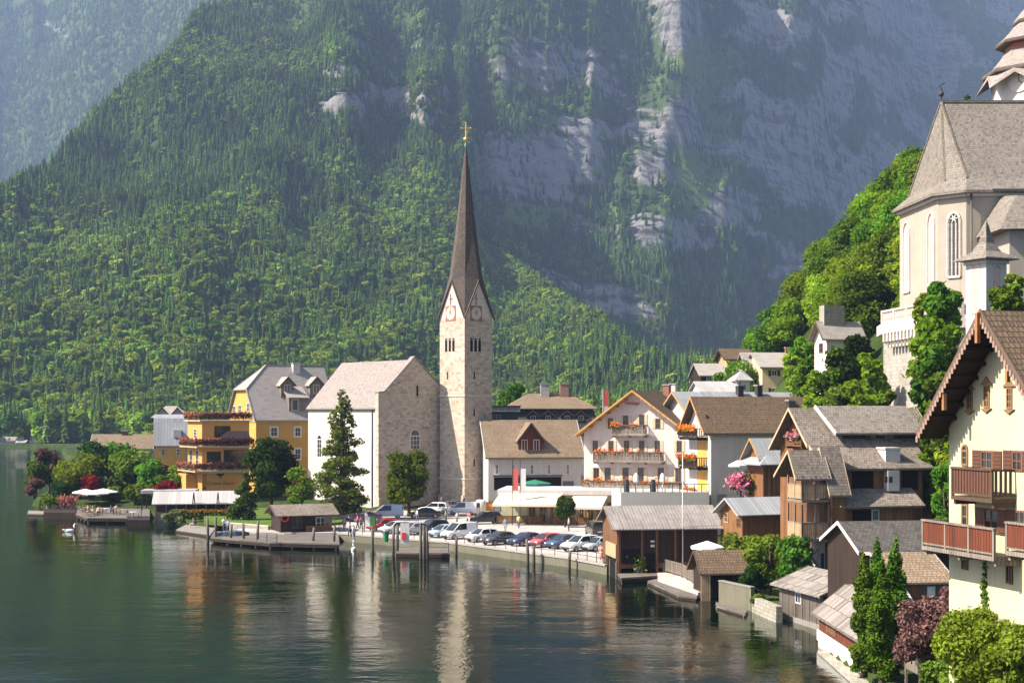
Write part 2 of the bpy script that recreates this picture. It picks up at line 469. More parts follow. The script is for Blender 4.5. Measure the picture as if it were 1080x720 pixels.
        if sill:
            q = MB(); s.fbox(q, face, t0-.12, t1+.12, z0-.09, z0-.002, 0, .14); q.build('sill', sill, o)
        if surround:
            q = MB(); e = .2
            for a, b, c, d in ((t0-e,t0-.004,z0-e,z1+e),(t1+.004,t1+e,z0-e,z1+e),(t0-.004,t1+.004,z1+.004,z1+e),(t0-.004,t1+.004,z0-e,z0-.004)):
                s.fbox(q, face, a, b, c, d, 0, .03)
            q.build('surround', surround, o)
        return o
    def winp(s, face, x0, y0, x1, y1, **k):
        a, z1 = s.fp(face, x0, y0); b, z0 = s.fp(face, x1, y1); _, z1b = s.fp(face, x1, y0)
        return s.win(face, a, b, z0, (z1+z1b)/2 if abs(z1-z1b) < 1 else z1, **k)
    def panel(s, name, face, x0, y0, x1, y1, mat, n0=0., n1=.06):
        a, z1 = s.fp(face, x0, y0); b, z0 = s.fp(face, x1, y1)
        m = MB(); s.fbox(m, face, min(a,b), max(a,b), z0, z1, n0, n1); return s.part(name, m, mat)
    def balcony(s, face, t0, t1, z, depth=1.1, h=1., mat=None, panel=None, flowers=None, seed=0, brackets=True, solid=.7, returns=(True,True), fdens=1.):
        if t0 > t1: t0, t1 = t1, t0
        mat = mat or WOODB; m = MB()
        s.fbox(m, face, t0, t1, z-.16, z, 0.005, depth)
        if brackets:
            k = max(2, int((t1-t0)/2.2)+1)
            for i in range(k):
                x = t0+.1 + (t1-t0-.2)*i/(k-1)
                s.fbox(m, face, x-.07, x+.07, z-.36, z-.165, 0.005, depth*.9)
        o = s.part('balcony', m, mat)
        r = MB(); k = max(2, int((t1-t0)/1.5)+1)
        for i in range(k):
            x = t0+.05 + (t1-t0-.1)*i/(k-1); s.fbox(r, face, x-.05, x+.05, z+.002, z+h, depth-.1, depth)
        s.fbox(r, face, t0-.02, t1+.02, z+h, z+h+.08, depth-.13, depth+.03)
        s.fbox(r, face, t0+.1, t1-.1, z+.08, z+.15, depth-.08, depth-.02)
        for i, (e, on) in enumerate(((t0, returns[0]), (t1, returns[1]))):
            if on:
                q = (e, e+.08) if i == 0 else (e-.08, e)
                s.fbox(r, face, *q, z+h-.02, z+h+.06, .01, depth-.14); s.fbox(r, face, *q, z+.08, z+.15, .01, depth-.14)
                for j in range(1, int(depth/.22)):
                    s.fbox(r, face, q[0]+.02, q[1]-.02, z+.15, z+h-.02, j*.22-.05, j*.22+.05)
        r.build('railing', mat, o)
        if panel is not None:
            q = MB(); n = max(3, int((t1-t0)/.2))
            for i in range(n):
                x = t0+.1 + (t1-t0-.2)*i/n; wv = (t1-t0-.2)/n
                s.fbox(q, face, x+wv*(1-solid)/2, x+wv*(1+solid)/2, z+.155, z+h-.005, depth-.07, depth-.03)
            q.build('balusters', panel, o)
        if flowers:
            b = MB(); s.fbox(b, face, t0+.05, t1-.05, z+h-.12, z+h+.05, depth+.04, depth+.24); b.build('flower_box', TRIMB, o)
            rng = np.random.default_rng(seed+7)
            nn = int((t1-t0)*90*fdens)
            # uneven clumps of blossom
            cen = rng.uniform(t0+.1, t1-.1, max(2, int((t1-t0)*1.1))); c = cen[rng.integers(0, len(cen), nn)]
            tt = np.clip(c + rng.normal(0, .3, nn), t0, t1); n_ = depth+.16+rng.normal(0,.12,nn); zz = z+h+.08+rng.normal(0,.17,nn)
            P = np.array([s.loc(face, a, b_, c_) for a, b_, c_ in zip(tt, n_, zz)])
            f = leaf_obj('flowers', P, .13, rng, flowers, o)
            k = nn//3; P2 = P[:k] + rng.normal(0,.1,(k,3)) - np.array([0,0,.12])
            leaf_obj('flower_leaves', P2, .14, rng, GREENL, o)
        return o
    def chimney(s, x, y, z0, z1, w=.7, d=.7, mat=None, pots=1, cap=None):
        m = MB().box(x-w/2,y-d/2,z0,x+w/2,y+d/2,z1); o = s.part('chimney', m, mat or WHITE)
        MB().box(x-w/2-.1,y-d/2-.1,z1+.002,x+w/2+.1,y+d/2+.1,z1+.14).build('chimney_cap', cap or TRIMG, o)
        for i in range(pots):
            MB().lathe([(.14,0),(.12,.45),(.16,.47),(.16,.5)], 10, (x+(i-(pots-1)/2)*.45, y, z1+.142)).build('chimney_pot', IRON, o)
        return o
    def pipe(s, face, t, z0, z1, n=.1, r=.06, mat=None):
        return s.part('downpipe', MB().tube([s.loc(face,t,n,z0), s.loc(face,t,n,z1)], r, 8), mat or COPPER, smooth=True)

# ------------------------------------------------------------------ foliage meshes
def leaf_mesh(name, P, size, rng, mat, out=None, elong=1.6, rnd=None):
    N = len(P)
    n = rng.normal(0,1,(N,3))
    if out is not None: n = n*.75 + out*.9
    n[:,2] += .35
    n /= np.linalg.norm(n, axis=1)[:,None]+1e-9
    a = rng.normal(0,1,(N,3)); a -= (a*n).sum(1)[:,None]*n; a /= np.linalg.norm(a,axis=1)[:,None]+1e-9
    b = np.cross(n, a)
    s = size*rng.uniform(.5,1.5,N)[:,None]
    A = a*s*elong*.5; B = b*s*.5
    bend = n*s*.18
    V = np.stack([P-A, P-B+bend, P+A, P+B+bend], 1).reshape(-1,3).astype(np.float32)
    me = bpy.data.meshes.new(name)
    me.vertices.add(4*N); me.vertices.foreach_set('co', V.ravel())
    me.loops.add(4*N); me.loops.foreach_set('vertex_index', np.arange(4*N, dtype=np.int32))
    me.polygons.add(N); me.polygons.foreach_set('loop_start', np.arange(0,4*N,4,dtype=np.int32))
    at = me.attributes.new('rnd','FLOAT','FACE')
    at.data.foreach_set('value', (rng.random(N) if rnd is None else rnd).astype(np.float32))
    me.materials.append(mat); me.update(calc_edges=True)
    return me
def leaf_obj(name, P, size, rng, mat, parent=None, **k):
    o = bpy.data.objects.new(name, leaf_mesh(name, P, size, rng, mat, **k)); COL.objects.link(o)
    if parent: o.parent = parent
    return o
GREENL = foliage('leaf_green', (.04,.09,.012), (.13,.24,.03), trans=.35)
GREEND = foliage('leaf_dark_green', (.012,.035,.008), (.045,.09,.018))
GREENY = foliage('leaf_yellow_green', (.045,.1,.008), (.15,.26,.025), trans=.35)
GREENB = foliage('leaf_bright', (.05,.115,.01), (.15,.27,.03), trans=.4)
GREENH = foliage('leaf_hillside', (.075,.15,.01), (.22,.36,.03), trans=.45)
GREENC = foliage('leaf_cypress', (.02,.06,.006), (.07,.165,.014), trans=.2)
GREENLA = foliage('leaf_larch', (.085,.12,.02), (.22,.27,.06), trans=.45)
REDL = foliage('leaf_red', (.09,.008,.012), (.3,.025,.03), hue=.01)
PURPL = foliage('leaf_purple', (.07,.035,.038), (.24,.135,.13), hue=.01)
FORG = foliage('blossom_orange', (.6,.1,.02), (.9,.3,.05), hue=.01, vv=.1)
FPNK = foliage('blossom_pink', (.5,.1,.25), (.8,.35,.5), hue=.01, vv=.1)
FDUL = foliage('blossom_dusky', (.22,.06,.06), (.5,.25,.22), hue=.01, vv=.1)
BARK = plain('bark', (.07,.05,.035), .9, var=.4, scale=6)
CORE = plain('shaded_inner_foliage', (.012,.022,.006), 1., spec=0)

def blob_points(rng, blobs, n):
    vol = np.array([b[3]*b[4]*b[5] for b in blobs])**.67; pr = vol/vol.sum()
    k = rng.choice(len(blobs), n, p=pr); B = np.array(blobs)[k]
    d = rng.normal(0,1,(n,3)); d /= np.linalg.norm(d,axis=1)[:,None]
    r = rng.random(n)**.28
    r *= np.where(rng.random(n) < .1, rng.uniform(1.05,1.32,n), 1.)
    r *= 1 + .16*np.sin(d[:,0]*9+k)*np.sin(d[:,1]*8+k*2)*np.sin(d[:,2]*7)
    return B[:,:3] + d*r[:,None]*B[:,3:6], d, k
def crown_blobs(rng, h, rad, base, shape='round', n=16):
    bl = []
    for i in range(n):
        f = (i+.5)/n; a = rng.uniform(0,6.28)
        if shape == 'round':
            z = base + (h-base)*(.15+.75*f); prof = math.sqrt(max(.05,1-((z-(base+(h-base)*.48))/((h-base)*.56))**2))
            rr = rad*prof*.62*rng.uniform(.55,1.05); br = rad*rng.uniform(.3,.48)
            bl.append((rr*math.cos(a), rr*math.sin(a), z, br, br, br*rng.uniform(.65,.95)))
        elif shape == 'column':
            z = base + (h-base)*f; prof = min(1, (1-f)*2.6+.08)*min(1, f*4+.55)
            rr = rad*.35*prof; br = rad*.72*prof*rng.uniform(.85,1.1)+.05
            bl.append((rr*math.cos(a), rr*math.sin(a), z, br, br, (h-base)/n*1.6))
        elif shape == 'cone':
            z = base + (h-base)*f; prof = (1-f)**.8+.06
            rr = rad*prof*rng.uniform(.35,.8); br = rad*prof*rng.uniform(.25,.5)+.12
            bl.append((rr*math.cos(a), rr*math.sin(a), z, br*1.2, br*1.2, br*.55+.1))
        elif shape == 'larch':
            z = base + (h-base)*f; prof = (1-f)**.75+.07
            rr = rad*prof*rng.uniform(.25,.95); br = rad*prof*rng.uniform(.13,.26)+.1
            bl.append((rr*math.cos(a), rr*math.sin(a), z-rr*.15, br*1.4, br*1.4, br*.5+.12))
        elif shape == 'bush':
            z = h*rng.uniform(.2,.75); rr = rad*rng.uniform(0,.75); br = min(rad*.45, h*.45)*rng.uniform(.6,1)
            bl.append((rr*math.cos(a), rr*math.sin(a), max(z,br*.6), br, br, br*.85))
    return bl
def make_tree(name, label, cat, loc, h, rad, mat, shape='round', n=3000, leaf=.3, base=None, seed=1, nb=16, group=None, trunk=.0, core=True, sq=(1,1)):
    rng = np.random.default_rng(seed); base = h*.25 if base is None else base
    root = thing(name, label, cat, loc, rng.uniform(0,6.28) if sq == (1,1) else 0, group)
    bl = crown_blobs(rng, h, rad, base, shape, nb)
    bl = [(b[0]*sq[0], b[1]*sq[1], b[2], b[3]*sq[0], b[4]*sq[1], b[5]) for b in bl]
    P, d, k = blob_points(rng, bl, n)
    ok = P[:,2] > .03
    P, d, k = P[ok], d[ok], k[ok]
    cl = rng.random(len(bl))[k]*.5 + rng.random(len(P))*.5
    leaf_obj('crown', P, leaf, rng, mat, root, out=d, rnd=cl)
    m = MB(); tr = trunk or h*.022+.04
    top = base+(h-base)*.7
    if shape in ('cone','column','larch'): top = h*.93
    m.tube([(0,0,-.3),(tr*.3,0,base*.6),(-tr*.3,tr*.4,base+(top-base)*.4),(0,0,top)], [tr*1.3,tr,tr*.7,tr*.2], 7)
    for b in bl[::2]:
        z0 = min(base+(b[2]-base)*.35, top*.9); z0 = max(z0, .1)
        m.tube([(0,0,z0), (b[0]*.5,b[1]*.5,(z0+b[2])/2+.05), (b[0]*.95,b[1]*.95,b[2])], [tr*.45,tr*.3,tr*.12], 5)
    t = m.build('trunk', BARK, root, smooth=True)
    return root
# ================================================================== camera, light, air
cd = bpy.data.cameras.new('camera'); cam = bpy.data.objects.new('camera', cd); COL.objects.link(cam)
cam.location = (0,0,CZ); cam.rotation_euler = (R(90),0,0)
cd.sensor_width = 36; cd.lens = F/1080*36; cd.shift_y = (H0-360)/1080
cd.clip_end = 30000; cd.clip_start = .5
SC.camera = cam
SUN_EL, SUN_PHI = 45., 77.      # elevation; degrees round to the left from straight behind the camera
S = Vector((-math.sin(R(SUN_PHI))*math.cos(R(SUN_EL)), -math.cos(R(SUN_PHI))*math.cos(R(SUN_EL)), math.sin(R(SUN_EL))))
sl = bpy.data.lights.new('sun','SUN'); sun = bpy.data.objects.new('sun', sl); COL.objects.link(sun)
sl.energy = 5.; sl.angle = R(.5); sl.color = (1,.91,.77)
sun.rotation_euler = (-S).to_track_quat('-Z','Y').to_euler(); sun.location = (-200,-200,300)
w = bpy.data.worlds.new('World'); SC.world = w; w.use_nodes = True
nt = w.node_tree; nt.nodes.clear()
sky = nt.nodes.new('ShaderNodeTexSky'); sky.sky_type = 'NISHITA'; sky.sun_disc = False
sky.sun_elevation = R(SUN_EL); sky.sun_rotation = math.atan2(S.x, S.y); sky.altitude = 500; sky.air_density = .6; sky.dust_density = 2.5; sky.ozone_density = .2
bg = nt.nodes.new('ShaderNodeBackground'); bg.inputs[1].default_value = .1
wo = nt.nodes.new('ShaderNodeOutputWorld'); nt.links.new(sky.outputs[0], bg.inputs[0]); nt.links.new(bg.outputs[0], wo.inputs[0])
vs_ = SC.view_settings; SC.display_settings.display_device = 'sRGB'
vs_.view_transform = 'Standard'; vs_.look = 'None'; vs_.gamma = 1; vs_.exposure = 1.38
SC.cycles.max_bounces = 6; SC.cycles.diffuse_bounces = 3; SC.cycles.glossy_bounces = 3; SC.cycles.transmission_bounces = 2
SC.cycles.volume_bounces = 0; SC.cycles.transparent_max_bounces = 4
SC.cycles.use_denoising = True; SC.cycles.denoiser = 'OPENIMAGEDENOISE'
SC.cycles.sample_clamp_indirect = 6; SC.cycles.caustics_reflective = False; SC.cycles.caustics_refractive = False
SC.render.film_transparent = False

# ================================================================== numpy noise
def vnoise(x, y, seed=0):
    xi = np.floor(x).astype(np.int64); yi = np.floor(y).astype(np.int64); fx = x-xi; fy = y-yi
    fx = fx*fx*fx*(fx*(fx*6-15)+10); fy = fy*fy*fy*(fy*(fy*6-15)+10)
    def h(a, b):
        n = (a*374761393 + b*668265263 + seed*1442695041) & 0xffffffff
        n = ((n ^ (n >> 13))*1274126177) & 0xffffffff
        return ((n ^ (n >> 16)) & 0xffff)/65535.*2-1
    return (h(xi,yi)*(1-fx)+h(xi+1,yi)*fx)*(1-fy) + (h(xi,yi+1)*(1-fx)+h(xi+1,yi+1)*fx)*fy
def fbm(x, y, o=5, seed=0, g=.5):
    a, t, r = 1., 0., 0.
    for i in range(o):
        t += a*vnoise(x*2**i+17.3*i, y*2**i-9.1*i, seed+i); r += a; a *= g
    return t/r
def sst(a, b, x): t = np.clip((x-a)/(b-a),0,1); return t*t*(3-2*t)

# ================================================================== land
SHORE_PX = [(30,533),(78,541),(118,548),(150,545),(190,551),(214,556),(250,562),(290,568),(357,570),(420,576),(470,580),(500,584),(557,592),(600,598),(640,606),(690,606),(735,620),(795,640),(822,650),(865,662),(865,691),(905,722),(940,760),(985,840)]
SHORE = [(X_(px, CZ*F/(py-H0)), CZ*F/(py-H0)) for px, py in SHORE_PX]
LAND = SHORE + [(14,36),(60,30),(700,30),(700,760),(-900,760),(-900,628),(-190,622),(-180,560),(-150,470),(-98,330),(-88,270)]
def in_poly(x, y, P):
    r = np.zeros(x.shape, bool); n = len(P)
    for i in range(n):
        (x0,y0),(x1,y1) = P[i], P[(i+1)%n]
        if y0 == y1: continue
        c = ((y0 > y) != (y1 > y)) & (x < (x1-x0)*(y-y0)/(y1-y0)+x0); r ^= c
    return r
def dist_poly(x, y, P):
    d = np.full(x.shape, 1e9); n = len(P)
    for i in range(n):
        (x0,y0),(x1,y1) = P[i], P[(i+1)%n]; dx, dy = x1-x0, y1-y0; L = dx*dx+dy*dy
        t = np.clip(((x-x0)*dx+(y-y0)*dy)/L, 0, 1)
        d = np.minimum(d, np.hypot(x-x0-t*dx, y-y0-t*dy))
    return d
def landz(x, y):
    z = .45 + 1.05*sst(206, 232, y)
    z = z + 5.6*sst(14.5, 18.5, x-(y-57)*.36)*(1-sst(70, 92, y))
    t = np.clip((y-132)/38, 0, 1); x0 = 34-8*t; sl = 2.6-1.5*t
    x0 = np.where(y < 172, np.maximum(x0, 43-17*sst(153, 172, y)), x0)
    x0 = x0 + np.maximum(0, y-240)*.37
    hill = np.maximum(0, x-x0)*sl*sst(128, 136, y)
    cap = 24.*(1-sst(160, 172, y)) + 400*sst(160, 172, y)
    hill = np.minimum(hill, cap)
    hill = np.where(hill > 44, 44+(hill-44)*.5, hill)
    z = z + hill + 3.*sst(8, 40, x)*sst(160, 200, y)
    z = z + 22*sst(250, 620, y)*sst(-20, 200, x)
    return z
def near_height(x, y):
    ins = in_poly(x, y, LAND); d = dist_poly(x, y, LAND)
    return np.where(ins, np.minimum(landz(x,y), -1.2+d*2.2), -1.2-np.minimum(d*.5, 5))

# ================================================================== mountains: slope integrated away from the lake along each bearing
PX = np.arange(-330, 1411, 2.)
Yn = np.concatenate([np.arange(34, 130, 2.), np.arange(130, 300, 1.5), np.arange(300, 640, 4.)])
Yf = np.concatenate([np.arange(640, 1500, 5.), np.arange(1500, 4300, 8.)])
YY = np.concatenate([Yn, Yf])
nP, nY = len(PX), len(YY)
kx = (PX-CX)/F
ZT = np.zeros((nY, nP)); ROCK = np.zeros((nY, nP)); GRASS = np.zeros((nY, nP))
for j, y in enumerate(Yn): ZT[j] = near_height(kx*y, np.full(nP, y))
# rock faces and open green gullies: where they stand as bearing and height of the wall (px, py, half sizes, tilt, strength)
CLIFFS = [(562,212,64,36,0,1.),(525,176,40,10,.1,.6),(400,133,72,15,.12,.85),(430,160,50,13,.1,.7),(360,100,40,10,.1,.3),(470,120,30,24,0,.5),
  (712,32,34,44,.25,.6),(808,48,48,13,-.05,1.),(884,118,20,62,-.5,1.),(905,190,16,46,-.5,.8),(955,35,30,28,-.3,.9),(985,70,34,40,-.5,.8),(930,90,26,20,-.3,.7),
  (618,186,22,28,0,.7),(545,95,55,26,.1,.55),(580,70,40,18,.1,.5),(640,100,22,40,-.4,.5),(690,268,86,11,.02,.7),(655,275,60,16,0,.45),(700,322,40,10,0,.5),
  (720,142,16,40,-.1,.6),(835,215,26,13,-.3,.55),(850,150,15,40,-.4,.5),(780,225,18,22,-.2,.4),(830,270,22,12,0,.4),(1010,140,40,30,-.3,.6),(760,350,50,10,0,.4),(395,60,40,14,.2,.25),(430,15,60,12,.1,.3),
  (60,40,30,8,-.6,.5),(215,330,10,5,0,.2),(1080,220,60,60,-.3,.6),(1180,120,80,60,-.3,.7),(-100,90,80,30,-.3,.5)]
MEADOW = [(742,76,34,26,0,1.),(735,112,20,20,0,.7),(752,150,22,30,-.2,.6),(738,205,34,40,-.1,.75),(760,185,30,26,0,.5),(690,110,16,26,0,.4),(562,262,54,13,-.05,.9),(170,408,60,20,0,.2),(285,256,24,5,.3,.35),(640,246,26,10,0,.4),(700,240,30,10,0,.4)]
def patch(PXX, PY, L):
    o = np.zeros(PXX.shape)
    for cx, cy, rx, ry, tl, st in L:
        dx, dy = PXX-cx, PY-cy
        a = (dx*math.cos(tl)-dy*math.sin(tl))/rx; b = (dx*math.sin(tl)+dy*math.cos(tl))/ry
        o = np.maximum(o, st*np.clip(1.35-np.sqrt(a*a+b*b)*1.,0,1)**.7)
    return np.clip(o, 0, 1)
crest1 = np.interp(PX, [-330,-60,0,50,100,165,260,330,420,520], [420,262,226,185,118,72,4,-60,-140,-260])
crest2 = np.interp(PX, [440,520,560,640,690,730,780,900], [250,298,322,368,396,408,414,420])
z = ZT[len(Yn)-1].copy(); z = np.maximum(z, -2)
passed1 = np.zeros(nP, bool); passed2 = np.zeros(nP, bool); drop = np.zeros(nP)
# the spur's gap behind the first crest narrows to nothing to the right
gap = np.interp(PX, [-330,0,260,420,520], [1700,1350,520,120,0])
lowr = sst(505, 560, PX)
prev = YY[len(Yn)-1]
far_start = np.interp(PX,[500,700,780,1100,1411],[1500,1520,1600,2800,3500])
for j, y in enumerate(Yf):
    dy = y-prev; prev = y
    py = H0 - (z-CZ)*F/y; x = kx*y
    base_start = np.interp(PX, [-330,0,200,520,760,1400],[690,690,700,820,900,1000])
    on = sst(0, 90, y-base_start)
    el = np.clip((H0-py)/435, 0, 1.3)
    nz1 = fbm(x/170, y/170, 4, 3); nz2 = fbm(x/60, y/60, 4, 9)
    s1 = (.34 + .34*el + .22*nz1 + .2*nz2)
    wv = 10*fbm(PX/38, np.full(nP, 0)+py/38, 3, 21)
    ck = patch(PX+wv*1.3, py+wv, CLIFFS); mk = patch(PX+wv, py+wv, MEADOW)
    strat = vnoise(np.zeros(nP)+x/300, z/14., 31)
    s_rock = 2.2 + 1.6*strat + .8*nz2
    # first spur, lower shoulder, then the far wall
    slope = s1*on
    slope = slope + (s_rock-slope)*np.clip(ck,0,1)*on
    left = (PX < 500)
    passed1 |= left & (py <= crest1) & (y > 800)
    passed2 |= (PX >= 500) & (py <= crest2) & (y > 850)
    drop = np.where(passed1|passed2, drop+dy, 0)
    g1 = passed1 & (drop < gap); g2 = passed2 & (y < far_start)
    slope = np.where(g1, -.25+.3*nz1, slope)
    slope = np.where(g2, -.02+.15*nz1, slope)
    farw = (passed1 & ~g1)
    slope = np.where(farw, np.interp(PX,[-330,-80],[.25,1])*.75+.5*nz1+.3*nz2+.5*np.maximum(0,ck)*1.5, slope)
    farw2 = (passed2 & ~g2)
    fw = .95+.45*nz1+.35*nz2 + ck*(1.6+1.2*strat) - mk*.25
    slope = np.where(farw2, np.maximum(fw,.15), slope)
    # tail: past the top the wall rounds off
    slope = np.where(py < -150, np.minimum(slope, .1), slope)
    slope = np.where(py < -80, np.minimum(slope, .4), slope)
    # the right-hand wall turns away to the right: its bearing rows step back with the bearing
    z = np.maximum(z + slope*dy, -3 if j < 5 else 1.)
    i = len(Yn)+j
    ZT[i] = z
    py2 = H0 - (z-CZ)*F/y
    steep = np.clip((slope-1.25)/.9, 0, 1)
    ROCK[i] = np.clip(np.maximum(ck*1.0, steep*.55) + .25*nz2, 0, 1)
    band = sst(-.18,.14, fbm(x/150, z/38., 4, 88)) * sst(-.22,.12, fbm(x/260, z/150., 3, 91))
    wild = np.where(farw2, 1., np.where((PX > 300), sst(250,120,py)*.0+np.clip((205-py)/80,0,1)*np.clip((PX-300)/90,0,1), 0.))
    ROCK[i] = np.clip(np.maximum(ROCK[i], band*wild*.95*(1-mk)), 0, 1)
    GRASS[i] = mk*(1-ck)
# gullies and ribs on the far walls, and soften along the bearing
XX = kx[None,:]*YY[:,None]; YG = np.repeat(YY[:,None], nP, 1)
far = sst(900, 1500, YG)
rid = 1-np.abs(fbm(XX/240+YG/900, YG/700-XX/1500, 4, 55))*2
ZT += far*(rid*26 + 9*fbm(XX/45, YG/45, 4, 77))*sst(0, 60, ZT)
midl = sst(720, 860, YG)*(1-far)
rid2 = 1-np.abs(fbm(XX/150+YG/700, YG/420-XX/700, 4, 58))*2
ZT += midl*(rid2*16-6 + 6*fbm(XX/40, YG/40, 4, 79))*sst(3, 40, ZT)
K = np.array([1,3,4,3,1.]); K /= K.sum()
nf = len(Yn)
for rep in range(2):
    A = np.pad(ZT[nf:], ((0,0),(2,2)), mode='edge'); ZT[nf:] = sum(K[i]*A[:,i:i+nP] for i in range(5))
verts = np.stack([XX, YG, ZT], -1).reshape(-1,3).astype(np.float32)
ii = np.arange(nY-1)[:,None]*nP + np.arange(nP-1)[None,:]
quads = np.stack([ii, ii+1, ii+nP+1, ii+nP], -1).reshape(-1,4).astype(np.int32)
me = bpy.data.meshes.new('terrain')
me.vertices.add(len(verts)); me.vertices.foreach_set('co', verts.ravel())
me.loops.add(quads.size); me.loops.foreach_set('vertex_index', quads.ravel())
me.polygons.add(len(quads)); me.polygons.foreach_set('loop_start', np.arange(0, quads.size, 4, dtype=np.int32))
for nm, A in (('rock', ROCK), ('grass', GRASS)):
    at = me.attributes.new(nm, 'FLOAT', 'POINT'); at.data.foreach_set('value', A.ravel().astype(np.float32))
me.update(calc_edges=True)
me.polygons.foreach_set('use_smooth', [True]*len(quads))
terrain = bpy.data.objects.new('terrain', me); COL.objects.link(terrain); struct(terrain)
t = NT('mountain_ground'); co = t.coord('Object')
rk = t.n('ShaderNodeAttribute', attribute_name='rock').outputs['Fac']; gr = t.n('ShaderNodeAttribute', attribute_name='grass').outputs['Fac']
nb = t.noise(co, .012, 8, .65); nf_ = t.noise(t.coord('Object', (.045,.045,.06)), 1., 8, .7)
soil = t.ramp(t.noise(co, .05, 6), [(.3,(.025,.045,.012)),(.7,(.06,.09,.022))])
grass = t.ramp(t.noise(co, .08, 6), [(.3,(.06,.1,.02)),(.7,(.15,.19,.04))])
st1 = t.noise(t.coord('Object', (.008,.008,.085)), 1., 5, .6); st2 = t.noise(t.coord('Object', (.07,.07,.011)), 1., 6, .7)
sm = t.n('ShaderNodeMath', operation='MULTIPLY_ADD', ins={1: .45}); t.l(st1, sm.inputs[0])
sm2 = t.n('ShaderNodeMath', operation='MULTIPLY', ins={1: .55}); t.l(st2, sm2.inputs[0]); t.l(sm2.outputs[0], sm.inputs[2])
rock = t.ramp(sm.outputs[0], [(.38,(.03,.03,.03)),(.46,(.09,.088,.085)),(.5,(.17,.165,.16)),(.56,(.235,.225,.215)),(.61,(.11,.105,.095)),(.66,(.2,.19,.18))])
geo = t.n('ShaderNodeNewGeometry').outputs['Normal']; sx = t.n('ShaderNodeSeparateXYZ'); t.l(geo, sx.inputs[0])
a1 = t.n('ShaderNodeMath', operation='ADD'); t.l(rk, a1.inputs[0])
a2 = t.n('ShaderNodeMath', operation='MULTIPLY_ADD', ins={1: .9, 2: -.45}); t.l(nf_, a2.inputs[0]); t.l(a2.outputs[0], a1.inputs[1])
rm = t.ramp(a1.outputs[0], [(.34,(0,0,0)),(.5,(1,1,1))])
g1 = t.n('ShaderNodeMath', operation='MULTIPLY_ADD', ins={1: .8, 2: -.4}); t.l(nb, g1.inputs[0]); g2 = t.n('ShaderNodeMath', operation='ADD'); t.l(gr, g2.inputs[0]); t.l(g1.outputs[0], g2.inputs[1])
col = t.mix(t.ramp(g2.outputs[0], [(.25,(0,0,0)),(.5,(1,1,1))]), soil, grass)
col = t.mix(rm, col, rock)
t.bsdf(col, .95, nf_, 1., 6., spec=.1)
me.materials.append(t.m)

def sample_grid(A, pxv, yv):
    fi = np.interp(yv, YY, np.arange(nY)); fj = (pxv-PX[0])/2
    i = np.clip(fi.astype(int), 0, nY-2); j = np.clip(fj.astype(int), 0, nP-2); a = fi-i; b = fj-j
    return (A[i,j]*(1-b)+A[i,j+1]*b)*(1-a) + (A[i+1,j]*(1-b)+A[i+1,j+1]*b)*a
def ground_z(x, y): return float(landz(np.array([x]), np.array([y]))[0])

# ================================================================== lake
t = NT('lake_water')
co = t.coord('Object')
def wave(sc_, rot, scale, det):
    mp = t.n('ShaderNodeMapping', ins={'Scale': sc_, 'Rotation': (0,0,rot)}); t.l(co, mp.inputs[0])
    return t.noise(mp.outputs[0], scale, det, .55)
w1 = wave((1.15,.85,1), .2, .75, 3); w2 = wave((1.1,1.,1), -.3, 2.2, 4); w3 = wave((1,3,1), .1, .09, 3)
calm = t.ramp(w3, [(.35,(.25,)*3),(.65,(1,)*3)])
ad = t.n('ShaderNodeMath', operation='MULTIPLY_ADD', ins={1: .55}); t.l(w2, ad.inputs[0]); t.l(w1, ad.inputs[2])
hm = t.n('ShaderNodeMath', operation='MULTIPLY'); t.l(ad.outputs[0], hm.inputs[0]); t.l(calm, hm.inputs[1])
bp = t.n('ShaderNodeBump', ins={'Strength': 1., 'Distance': .03}); t.l(hm.outputs[0], bp.inputs['Height'])
df = t.n('ShaderNodeBsdfDiffuse', ins={'Color': (.0008,.005,.0018,1)})
gl = t.n('ShaderNodeBsdfGlossy', ins={'Roughness': .012, 'Color': (.97,1,.95,1)})
fr = t.n('ShaderNodeFresnel', ins={'IOR': 1.6})
for nd in (gl, fr): t.l(bp.outputs[0], nd.inputs['Normal'])
mx = t.n('ShaderNodeMixShader'); t.l(fr.outputs[0], mx.inputs[0]); t.l(df.outputs[0], mx.inputs[1]); t.l(gl.outputs[0], mx.inputs[2])
t.l(mx.outputs[0], t.out.inputs[0])
o = MB().add([(-1400,-120,0),(700,-120,0),(700,760,0),(-1400,760,0)], [(0,1,2,3)]).build('lake', t.m); struct(o)

# ================================================================== haze
hb = MB().box(-2600,-130,-9, 3600,4420,1720).build('haze', bpy.data.materials.new('haze'))
hb['kind'] = 'stuff'
hm_ = hb.data.materials[0]; hm_.use_nodes = True; ht = hm_.node_tree; ht.nodes.clear()
pv = ht.nodes.new('ShaderNodeVolumePrincipled'); ho = ht.nodes.new('ShaderNodeOutputMaterial')
pv.inputs['Color'].default_value = (.46,.63,1,1); pv.inputs['Density'].default_value = 1.05e-4; pv.inputs['Anisotropy'].default_value = .1
ht.links.new(pv.outputs[0], ho.inputs['Volume'])

